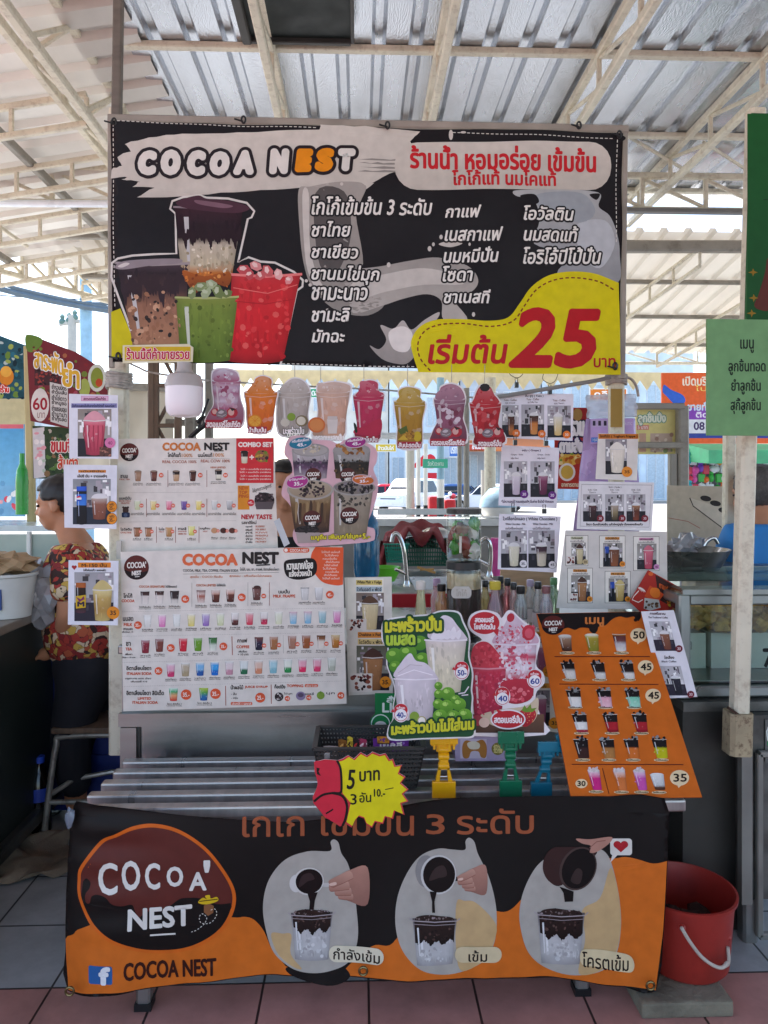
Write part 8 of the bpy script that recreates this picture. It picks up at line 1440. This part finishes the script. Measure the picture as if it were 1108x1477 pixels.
tb_ = empty('tissue_box', at(698, 1096, 2.36), 'lilac snack box with an orange cat like pattern behind the clips', 'box'); a = Art(vplane(2.36)); a.rect(664, 1066, 702, 1094, '#d8c8dc', 1); a.blob([(667, 1076), (672, 1068), (684, 1070), (696, 1067), (702, 1076), (701, 1092), (694, 1092), (690, 1084), (680, 1084), (676, 1093), (668, 1092)], '#b87a3c', 2); a.blob([(674, 1072), (684, 1069), (692, 1073), (690, 1080), (678, 1080)], '#e8dcc8', 3); a.ell(718, 1080, 9, 9, '#8a7a3a', 2); a.tb('招福', 712, 1074, 724, 1086, '#e8d890', 3.4, b=.3); a.rect(732, 1070, 742, 1090, '#6a5a3a', 2)
a.build('front', [(656, 1064), (746, 1063), (744, 1097), (657, 1098)], LAMI, .08, '#b8a4c4', parent=tb_)
a = Art(vplane(2.07, 0, 4, px=520), step=.0003); BT = (440, 1000, .361); a.T = BT
cen = (250, 390)
st_ = [(130, 268), (150, 262), (172, 248), (196, 262), (222, 236), (248, 250), (270, 234), (300, 246), (322, 240), (338, 266), (352, 262), (362, 290), (388, 286), (376, 318), (402, 334), (384, 358), (414, 384), (392, 402), (414, 432), (386, 440), (398, 486), (360, 470), (352, 502), (322, 494), (312, 522), (280, 514), (268, 538), (246, 524), (236, 500), (214, 492), (198, 510), (186, 536), (162, 520), (180, 440), (146, 400), (140, 330)]
a.poly([(cen[0]+(x-cen[0])*.955, cen[1]+(y-cen[1])*.955) for x, y in st_], '#d8cc14', 1.5)
a.poly([(40, 270), (76, 268), (120, 270), (140, 300), (146, 360), (140, 395), (100, 400), (60, 410), (36, 420), (52, 370), (44, 320)], '#c8283c', 2); a.blob([(36, 430), (70, 404), (110, 400), (150, 410), (164, 450), (156, 500), (120, 516), (80, 490), (50, 455)], '#c8283c', 2.6)
a.line(smooth_path([(128, 268), (142, 300), (146, 360), (142, 396), (110, 398), (70, 406), (36, 432)], 5, False), 9, '#16100e', 4); a.line(smooth_path([(110, 398), (150, 410), (168, 450), (162, 500), (150, 528)], 5, False), 10, '#16100e', 4.4); a.line([(84, 480), (108, 466), (112, 462)], 6, '#16100e', 4)
a.poly([(46, 296), (60, 300), (54, 312), (64, 330), (48, 322)], '#16100e', 4)
a.tb('5', 168, 306, 200, 382, '#181410', 5, b=1.6, sh=.15); a.tb('บาท', 218, 312, 298, 352, '#181410', 5, b=1.3, sl=-.08); a.tb('3', 182, 402, 206, 444, '#181410', 5, b=.6); a.tb('อัน', 218, 396, 264, 436, '#181410', 5, b=.6, sl=-.05); a.tb('10.-', 276, 382, 320, 412, '#181410', 5, b=.8); a.line([(320, 384), (354, 377)], 3, '#181410', 5)
a.T = (0, 0, 1)
a.build('price_burst', [(440+x*.361, 1000+y*.361) for x, y in st_[:-3]+[(140, 532), (110, 512), (80, 496), (56, 466), (34, 440), (30, 415), (44, 385), (52, 360), (38, 310), (36, 274), (80, 264)]], LAMI, .003, '#c8343c', side='#e8e0dc', label='yellow starburst price tag reading 5 baht with a red thumbs up', cat='price tag')
t = MB(); t.box(at(468, 1112, 2.055), at(476, 1085, 2.063), .002); t.build('peg', mat('clear_peg', '#b8b0ac', .2, trans=.5), label='clear peg clipping the starburst tag to the basket', cat='peg')
# ---------------- jars and bottles on the counter
ZC = .936
def jar(px, Y, z, wpx, hpx, fill, fillf, label, lidc='#17171a', items=None):
    s_ = Y/F; r = wpx*s_/2; h = hpx*s_; p = at(px, HOR, Y); p.z = z; root = empty('glass_jar', p, label, 'jar', 'glass jars stacked on the counter')
    MB().lathe([(r*.9, 0), (r, .008), (r, h*.86), (r*.95, h*.9)], p, 28, cap1=False).build('glass', CLEAR, root, smooth=True)
    MB().lathe([(r*1.02, h*.89), (r*1.02, h*.985), (r*.9, h)], p, 28).build('lid', mat('lid'+lidc, lidc, .35), root, smooth=True)
    if fill: MB().lathe([(r*.83, .008), (r*.98, .014), (r*.98, h*fillf), (r*.5, h*fillf*1.02), (.0005, h*fillf*1.03)], p, 28, cap1=False).build('filling', fill, root, smooth=True)
    return root, p, r, h
jr, p, r, h = jar(669, 2.7, ZC, 50, 110, mat('cocoa_powder', '#3a2c26', .9, var=.3, scale=20), .62, 'lower jar of dark cocoa powder with a pale label')
MB().lathe([(r*.98, h*.635), (r*.98, h*.84), (r*.5, h*.85), (.0005, h*.85)], p, 28).build('cream_layer', mat('cream_powder', '#b8a284', .9, var=.2, scale=30), jr, smooth=True)
a = Art(vplane(p.y-r-.003)); a.rect(651, 847, 680, 863, '#c8c0b8', 1, r=6); a.tb('โกโก้', 658, 850, 673, 860, '#a89a8c', 2); a.build('jar_label', [(652, 851), (656, 846), (676, 846), (680, 851), (680, 858), (676, 863), (656, 863), (652, 858)], PAPER, .001, '#cfc8c0', parent=jr)
z2 = ZC+h+.002; jr2, p, r, h = jar(669, 2.7, z2, 50, 75, None, 0, 'upper jar packed with green and red fruit tea bags')
rd = random.Random(14)
for i in range(26):
    c = ['#3f8a22', '#3a6a24', '#8a3a30', '#6a3a2a', '#c8c4bc', '#5aa03a'][i % 6]; t = MB(); ang = rd.uniform(0, 6.28); rr = r*rd.uniform(.35, .68); q = p+Vector((rr*math.cos(ang), rr*math.sin(ang), rd.uniform(.03, h*.7))); crumple(t, q, (.025, .02, .03), 2, i); t.build('sachet', mat('sachet'+c, c, .35), jr2, smooth=True)
t = MB(); t.tube([p+Vector((-.02, -r*.9, .03)), p+Vector((-.02, -r*.92, .09))], .005, 6); t.build('straw', mat('sachet#c8c4bc'), jr2)
def bottle(px, ytop, Y, wpx, liq, capc, label, shape=0, base=ZC, label_col=None):
    s_ = Y/F; p = at(px, HOR, Y); p.z = base; h = at(px, ytop, Y).z-base; r = wpx*s_/2; root = empty('syrup_bottle', p, label, 'bottle', 'syrup bottles on the counter')
    prof = {0: [(r*.9, 0), (r, .006), (r, h*.45), (r*.85, h*.58), (r*.48, h*.76), (r*.42, h*.88)], 1: [(r*.9, 0), (r, .006), (r, h*.62), (r*.9, h*.68), (r*.62, h*.78), (r*.6, h*.88)], 2: [(r*.8, 0), (r, .02), (r*.8, h*.2), (r, h*.36), (r*.78, h*.5), (r*.95, h*.62), (r*.6, h*.78), (r*.5, h*.88)], 3: [(r, 0), (r*1.02, .01), (r*.95, h*.3), (r*.6, h*.7), (r*.5, h*.86)]}[shape]
    MB().lathe(prof, p, 20).build('body', liq, root, smooth=True); MB().lathe([(r*.62, h*.86), (r*.66, h*.88), (r*.66, h*.985), (r*.55, h)], p, 18).build('cap', mat('bcap'+capc, capc, .4), root, smooth=True)
    if label_col: MB().lathe([(r*1.015, h*.12), (r*1.015, h*.4)], p, 20, cap0=False, cap1=False).build('label_band', mat('band'+label_col, label_col, .5), root, smooth=True)
def liq(c, tr=.7, r_=.06): return mat('syrup'+c, mix(c, '#ffffff', .2), r_, var=.12, scale=12, trans=tr)
BOT = [(607, 838, 2.62, 21, '#d8d49a', '#d8d0c8', 3, 'pale yellow cone shaped bottle at the left of the bottle row'), (630, 834, 2.82, 17, '#d89aa0', '#b898b4', 1, 'pink bottle with a mauve cap left of the jars'), (637, 842, 2.72, 19, '#d8963a', '#1c1a1c', 1, 'orange syrup bottle with a black cap just left of the jars'), (700, 837, 2.84, 14, '#c8b03a', '#1c1a1c', 1, 'yellow bottle with a black cap just right of the jars'), (714, 838, 2.62, 25, '#a85a68', '#c8b03a', 0, 'rose pink bottle with a wide yellow cap'), (722, 831, 2.9, 14, '#5a2430', '#17161a', 1, 'dark wine coloured bottle behind the yellow capped one'), (732, 834, 2.8, 14, '#c83a3e', '#18171a', 2, 'bright red wavy bottle with a black cap'), (741, 840, 2.74, 14, '#d0a0a0', '#1c1a1c', 2, 'pale rose wavy bottle beside the red one'), (751, 845, 2.62, 19, '#b0b4b0', '#141416', 1, 'clear bottle with a black cap in front'), (765, 836, 2.86, 16, '#c8c4c0', '#b8a8c0', 1, 'clear bottle with a pale mauve cap'), (776, 839, 2.76, 16, '#d8d2cc', '#17161a', 1, 'milky bottle with a tall black cap'), (788, 845, 2.64, 19, '#d8ccd4', '#8a5a5c', 1, 'white bottle with a dull red cap at the right'), (799, 833, 2.84, 16, '#9ac89a', '#6aa06a', 1, 'pale green bottle at the right end of the bottle row'), (686, 842, 2.9, 16, '#b8a8a0', '#28262a', 1, 'grey bottle with a dark cap half behind the jars')]
for px, yt, Y, w_, c, cc, sh_, l in BOT: bottle(px, yt, Y, w_, liq(c), cc, l, sh_, label_col='#d8d0cc' if sh_ == 1 and px in (765, 776, 751, 637) else None)
# ---------------- front banner on the shelf
YF = 2.065; a = Art(vplane(YF), step=.00035); a.T = (70, 1150, .4061)
ORA = '#cf6a22'
bt = [(45, 515), (90, 492), (130, 455), (640, 424), (720, 428), (750, 448), (772, 480), (790, 560), (820, 620)]
a.T = (0, 0, 1)
wave = smooth_path([(86, 1360), (104, 1350), (123, 1335), (220, 1300), (330, 1322), (352, 1323), (366, 1328), (380, 1345), (392, 1372), (412, 1396)], 4, False)+[(470, 1402)]+smooth_path([(492, 1404), (520, 1376), (541, 1361), (562, 1359), (582, 1340), (640, 1300), (690, 1298), (716, 1311), (736, 1310), (760, 1288), (800, 1250), (850, 1236), (884, 1238), (902, 1236), (920, 1239), (940, 1243), (959, 1238)], 4, False)
a.poly([(90, 1362)]+wave[2:]+[(954, 1340), (944.5, 1426), (900, 1421.5), (800, 1411.5), (720, 1406.5), (640, 1407), (520, 1406.5), (400, 1408.5), (300, 1413.5), (200, 1422.5), (95, 1434)], ORA, 1)
a.blob([(412, 1398), (450, 1390), (490, 1392), (505, 1408), (480, 1420), (430, 1412)], '#191514', 1.6)
a.T = (70, 1150, .4061)
ring = smooth_path([(110, 250), (180, 160), (235, 132), (300, 102), (380, 92), (470, 112), (560, 170), (625, 250), (664, 330), (660, 400), (620, 470), (540, 520), (440, 545), (330, 540), (230, 505), (150, 440), (108, 360), (100, 300)], 6)
a.poly(ring, '#d0631e', 2); cx_, cy2 = 384, 322
inn = [(cx_+(x-cx_)*.955, cy2+(y-cy2)*.945) for x, y in ring]; a.poly(inn, '#5d2a24', 3)
low = [p for p in inn if p[1] > 372 and p[0] > 300] ; low = sorted([p for p in inn if p[1] > 340], key=lambda p: math.atan2(p[1]-330, p[0]-384))
drip = smooth_path([(122, 300), (134, 288), (150, 300), (148, 320), (134, 340), (136, 366), (150, 370), (158, 345), (180, 338), (210, 348), (230, 370), (262, 378), (300, 372), (310, 390), (322, 420), (350, 400), (380, 392), (430, 378), (470, 350), (500, 345), (540, 348), (600, 372), (648, 372)], 4, False)
bot_ = [p for p in inn if p[1] > 330]; bot_ = sorted(bot_, key=lambda p: -math.atan2(p[1]-300, p[0]-384)); bot_ = [p for p in bot_ if not (p[0] < 150 and p[1] < 300)]
a.poly(drip+[(652, 385)]+sorted([p for p in inn if p[1] > 385], key=lambda p: math.atan2(p[1]-200, p[0]-384))+[(118, 350)], '#171211', 3.8)
for ch, x0, x1, y0, y1 in (('C', 178, 250, 228, 338), ('O', 262, 330, 220, 324), ('C', 346, 402, 226, 318), ('O', 424, 484, 236, 306), ('A', 504, 566, 256, 320), ("'", 554, 578, 216, 258)): a.tb(ch, x0+3, y0+2, x1-3, y1-2, '#ddd8d0', 6, b=2.6)
a.tb('NEST', 290, 392, 512, 462, '#ddd8d0', 6, b=3.4, sl=-.10); a.line([(366, 479), (456, 473)], 6, '#ddd8d0', 6)
a.poly([(556, 374), (572, 366), (590, 378), (588, 402), (570, 412), (556, 398)], '#8a5a3a', 5); a.blob([(536, 362), (552, 346), (566, 352), (560, 340), (576, 338), (580, 350), (600, 346), (606, 358), (590, 366), (560, 370)], '#d8b422', 6); a.line([(540, 358), (604, 354)], 3, '#3a2a14', 7); a.dashpath(smooth_path([(512, 466), (530, 460), (556, 440), (566, 418), (550, 402), (540, 416), (548, 436), (580, 436), (600, 410), (594, 388), (578, 392)], 6, False), 2.6, '#ddd8d0', 7, 7, 5)
a.rect(148, 586, 234, 652, '#2f5f9a', 2, r=8); a.tb('f', 190, 592, 222, 650, '#e6e6e8', 4, b=5); a.tb('COCOA NEST', 276, 576, 596, 636, '#3a1a14', 4, b=2.2, sl=-.03)
EGG, EGT = '#aca59c', '#c2a274'
def egg(pts, tan):
    a.poly(smooth_path(pts, 6), EGG, 3); a.poly(smooth_path(tan, 5), EGT, 3.7)
egg([(1000, 192), (1002, 160), (1014, 150), (1030, 162), (1040, 200), (1064, 240), (1085, 320), (1094, 400), (1100, 480), (1090, 540), (1060, 590), (1000, 615), (930, 624), (860, 608), (800, 560), (770, 470), (762, 380), (784, 290), (840, 220), (920, 192)], [(790, 490), (830, 488), (862, 492), (860, 560), (900, 610), (860, 600), (812, 560)])
def pourcup(x, y, w_, h_, lv=5, dark=.42):
    a.cup(x, y, w_, h_, [(0, '#6a6062'), (.12, '#8a8284'), (.3, '#b4b0b0'), (.8, '#bcb9b8'), (1, '#9c9898')], lv, .80, rim=None, ice=0)
    top = [(x-w_*.46, y+h_*.08), (x-w_*.4, y-h_*.03), (x-w_*.15, y-h_*.07), (x+w_*.1, y-h_*.05), (x+w_*.4, y-h_*.02), (x+w_*.46, y+h_*.08)]
    low = [(x+w_*(.44-.088*k), y+h_*(dark+.07*math.sin(k*1.9+x)-.05*abs(k-5)/5)) for k in range(11)]
    a.poly(smooth_path(top, 4, False)+rag(low, w_*.018, int(x), 5), '#33231f', lv+1.6, '#1c1412')
    a.specks(x-w_*.4, y, x+w_*.4, y+h_*(dark-.08), 46, ['#1a1211', '#4a3430', '#2c1e1c', '#5c4640', '#241817'], 2, 7, lv+2.2, 6); a.specks(x-w_*.42, y-h_*.06, x+w_*.42, y+h_*.05, 22, ['#7a6a68', '#4a3a38', '#2a1c1a', '#98888a'], 2, 6, lv+2.9, 5)
    a.specks(x-w_*.36, y+h_*(dark+.1), x+w_*.33, y+h_*.94, 26, ['#c6c4c4', '#a6a2a2', '#d0cecd'], 3, 9, lv+1.2, 6)
    a.line([(x-w_*.57, y-h_*.01), (x-w_*.5, y+h_*.05), (x, y+h_*.085), (x+w_*.5, y+h_*.05), (x+w_*.57, y-h_*.01)], 3.4, '#a89c9e', lv+3.6); a.line([(x-w_*.48, y+h_*.12), (x, y+h_*.155), (x+w_*.48, y+h_*.12)], 2.2, '#978a8c', lv+3.6)
    a.poly([(x-w_*.40, y+h_*.2), (x-w_*.36, y+h_*.2), (x-w_*.33, y+h_*.8), (x-w_*.35, y+h_*.8)], '#d8d6d6', lv+3.6)
pourcup(935, 412, 148, 164); a.ell(880, 306, 24, 32, '#cfcac6', 6); a.ell(924, 300, 54, 50, '#cfcac4', 6.6, 26); a.ell(926, 300, 48, 45, '#1c1212', 7.4, 26); a.blob([(890, 320), (900, 280), (930, 270), (945, 292), (920, 300)], '#3a2a2a', 8, n=4); a.poly([(920, 344), (956, 340), (946, 370), (942, 402), (926, 402), (928, 372)], '#1c1212', 8)
HS = ['#b08070', '#c09482', '#9a6a5c', '#8a5a50']
def hand_print(x, y, s_):
    q = lambda pts: [(x+u*s_, y+v*s_) for u, v in pts]
    a.blob(q([(40, -30), (80, -58), (138, -66), (138, 62), (76, 58), (44, 36)]), HS[0], 6, '#8f6458')
    for k, (u0, v0, u1, v1, r) in enumerate(((8, -4, 80, -40, 15), (6, 10, 70, 0, 14), (26, 26, 78, 22, 13), (38, 40, 84, 42, 11))):
        n = math.hypot(u1-u0, v1-v0); nx, ny = -(v1-v0)/n*r, (u1-u0)/n*r; a.blob(q([(u0-6, v0+1), (u0+nx, v0+ny), ((u0+u1)/2+nx*1.1, (v0+v1)/2+ny*1.1-2), (u1+nx, v1+ny), (u1-nx, v1-ny), ((u0+u1)/2-nx, (v0+v1)/2-ny-2), (u0-nx, v0-ny)]), HS[1], 6.5+.7*(3-k), HS[2]); a.line(q([(u0+nx*.9, v0+ny*.9), ((u0+u1)/2+nx*1.05, (v0+v1)/2+ny*1.05), (u1+nx, v1+ny)]), 2, HS[3], 7+.7*(3-k))
    a.blob(q([(2, -6), (24, -12), (26, -2), (6, 2)]), '#d8b4a4', 9.6, n=3)
a.rect(975, 308, 1000, 322, '#c0bab6', 6); hand_print(996, 316, 1.0)
a.rect(996, 528, 1190, 584, '#d8cdb4', 9, r=26); a.tb('กำลังเข้ม', 1012, 534, 1176, 574, '#221a18', 10, b=.7, sl=.03)
a.T = (500, 1150, .4242)
a.tb('เกเก เขมขน', -352, 62, 228, 130, '#9c5436', 3, b=1.2); a.tb('3', 272, 58, 332, 124, '#9c5436', 3, b=1.6); a.tb('ระดับ', 376, 40, 636, 124, '#9c5436', 3, b=1.6)
egg([(402, 176), (404, 148), (416, 136), (434, 150), (446, 190), (480, 260), (502, 340), (508, 410), (500, 480), (470, 540), (400, 580), (320, 590), (250, 570), (190, 510), (166, 430), (172, 340), (204, 260), (250, 200), (310, 174), (360, 176)], [(372, 354), (400, 345), (440, 352), (504, 420), (498, 480), (468, 540), (390, 580), (370, 500)])
pourcup(298, 404, 150, 150, dark=.55); a.ell(270, 250, 36, 54, '#8a8684', 6); a.ell(312, 260, 60, 66, '#c8c4c0', 6.6, 28, 12); a.ell(314, 260, 54, 60, '#1a1211', 7.4, 28, 12); a.blob([(280, 280), (300, 240), (330, 230), (340, 262), (310, 272)], '#3a2c2a', 8, n=4); a.poly([(282, 316), (306, 318), (298, 350), (300, 386), (290, 386), (290, 350)], '#1a1211', 8); a.rect(366, 266, 386, 280, '#2a2222', 6); hand_print(376, 276, .7)
a.rect(366, 496, 524, 550, '#d0bd98', 9, r=26); a.tb('เข้ม', 412, 508, 474, 546, '#221a18', 10, b=.7)
egg([(790, 178), (850, 172), (890, 200), (915, 280), (930, 370), (932, 450), (916, 530), (870, 585), (780, 608), (690, 590), (620, 530), (590, 440), (588, 370), (608, 300), (650, 230), (710, 190)], [(860, 340), (895, 240), (916, 290), (930, 380), (930, 460), (912, 530), (866, 584), (790, 600), (810, 480), (800, 380)])
pourcup(728, 388, 160, 178, dark=.5); a.blob([(668, 250), (672, 205), (700, 172), (740, 168), (830, 172), (850, 190), (800, 230), (730, 296), (690, 286)], '#3a2422', 6); a.ell(786, 240, 60, 76, '#4a3a36', 6.8, 30, 28); a.ell(788, 240, 54, 70, '#150e0e', 7.6, 30, 28); a.blob([(760, 280), (780, 240), (800, 250), (790, 290)], '#3a2c2a', 8.4, n=4); a.poly([(722, 300), (770, 316), (768, 350), (740, 352), (736, 322)], '#171010', 8); a.blob([(780, 140), (830, 142), (900, 134), (890, 158), (850, 184), (826, 186), (830, 164), (800, 156)], HS[0], 8); a.line([(826, 170), (850, 150), (880, 146)], 3, HS[3], 9)
a.rect(896, 140, 970, 196, '#d8d2ca', 5, r=10); a.poly([(904, 190), (926, 190), (896, 220)], '#d8d2ca', 5); a.ell(920, 160, 13, 12, '#a8242c', 6); a.ell(944, 160, 13, 12, '#a8242c', 6.3); a.poly([(908, 165), (956, 165), (932, 186)], '#a8242c', 6.6)
a.poly(smooth_path([(796, 520), (830, 512), (900, 520), (960, 536), (978, 566), (970, 592), (940, 592), (860, 574), (800, 566)], 4), '#d8c49c', 9); a.tb('โครตเข้ม', 800, 520, 958, 574, '#221a18', 10, b=.7, sl=.1)
a.T = (0, 0, 1)
ofb = [(107, 1159), (140, 1164), (200, 1170), (300, 1178), (400, 1184), (440, 1184), (520, 1174), (600, 1158), (660, 1151), (760, 1150), (880, 1150), (957, 1150), (961, 1200), (959, 1260), (955, 1340), (945, 1428), (900, 1423), (800, 1413), (720, 1408), (640, 1409), (520, 1408), (400, 1410), (300, 1415), (200, 1424), (94, 1436), (90, 1380), (90, 1300), (96, 1200), (100, 1180)]
def dF(px, py, p):
    v = (py-1150)/280.0; e = max(0, (px-880)/80)
    d = .010*math.sin(px*.016+v*1.5)*(.3+v)+.006*math.sin(px*.045-v*3)*v+.012*math.sin(v*5+px*.01)*.5+.004*math.sin(px*.11+py*.06)*max(0, v-.6)
    d += .009*math.sin(max(0, e)*5)*e*(1-.4*v)+(.03*((135-px)/45)**2*(1 if px < 135 else 0))
    d += .008*math.exp(-((px-160)/60)**2)*math.sin(py*.13)*(1-v)
    return p+Vector((0, -.006*v+d*.8, 0))
fb = empty('front_banner', at(525, 1420, YF), 'black and orange cocoa banner hanging from the front shelf', 'banner'); a.build('printed_sheet', smooth_path(ofb, 2), VINYL, .0015, '#191514', parent=fb, deform=dF, maxedge=11, smooth=True)
EYE = mat('brass_eyelet', '#7a6a4a', .3, .9)
for x, y in ((101, 1429), (524, 1400), (938, 1421)):
    p = at(x, y, YF-.024); t = MB(); t.tube([p+Vector((.011*math.cos(q), -.002, .011*math.sin(q))) for q in [i*math.pi/10 for i in range(20)]], .0035, 8, closed=True); t.build('eyelet', EYE, fb, smooth=True)
t = MB(); crumple(t, at(101, 1180, YF-.0), (.012, .012, .03), 2, 3); t.build('tied_corner', mat('clear_film', '#8a94a4', .2, trans=.4), fb, smooth=True)
# ---------------- bucket on its block, dark flap at the right of the shelf
blk = MB(); x0, x1 = at(922, 1460, 2.05).x, at(1054, 1460, 2.05).x; blk.box((x0, 2.03, 0), (x1, 2.5, .045), .008); blk.build('concrete_block', mat('rough_concrete', '#7a7464', .9, var=.35, scale=10, bump=.5, bscale=60), label='rough concrete block under the red bucket', cat='block')
q_ = at(986, 1300, 2.215); bq = empty('bucket', (q_.x, 2.215, .046), 'large red plastic bucket with a white handle beside the banner', 'bucket'); p = world_of(bq); RB = mat('red_bucket', '#9c2c24', .42, var=.15, scale=4, dirt='#4a1814', dscale=5, damt=.35)
hb = .222; MB().lathe([(.118, 0), (.128, .012), (.142, hb-.03), (.143, hb-.012), (.152, hb-.01), (.153, hb), (.146, hb+.001), (.138, hb-.03), (.114, .016), (.0005, .012)], p, 40, cap1=False).build('shell', RB, bq, smooth=True)
t = MB(); t.tube(sp3([(983, 1338), (995, 1358), (1012, 1380), (1030, 1393), (1043, 1395), (1050, 1384), (1050, 1365)], 2.05)[:-8]+sp3([(1043, 1395), (1051, 1388), (1050, 1366)], 2.1), .005, 8); t.build('handle', mat('white_handle', '#b8aea2', .45), bq, smooth=True)
for sx in (-1, 1): MB().ball(at(984 if sx < 0 else 1049, 1338 if sx < 0 else 1352, 2.06 if sx < 0 else 2.12), .01).build('handle_pin', RB, bq, smooth=True)
t = MB()
for i in range(4): crumple(t, p+Vector((-.05+.035*i, .02*(i % 2), .1)), (.045, .05, .05), 2, 40+i)
t.build('wet_rag', mat('dark_rag', '#3a2a26', .9, var=.4), label='dark wet rags lying inside the red bucket', cat='rag')
fl = empty('side_flap', at(1000, 1120, 2.5), 'dark steel side flap of the cart right of the orange menu', 'flap'); t = MB(); t.prism([at(925, 1010, 2.55), at(990, 1010, 2.55), at(1024, 1120, 2.55), at(930, 1120, 2.55)], (0, .02, 0)); t.build('panel', STEELD, fl)
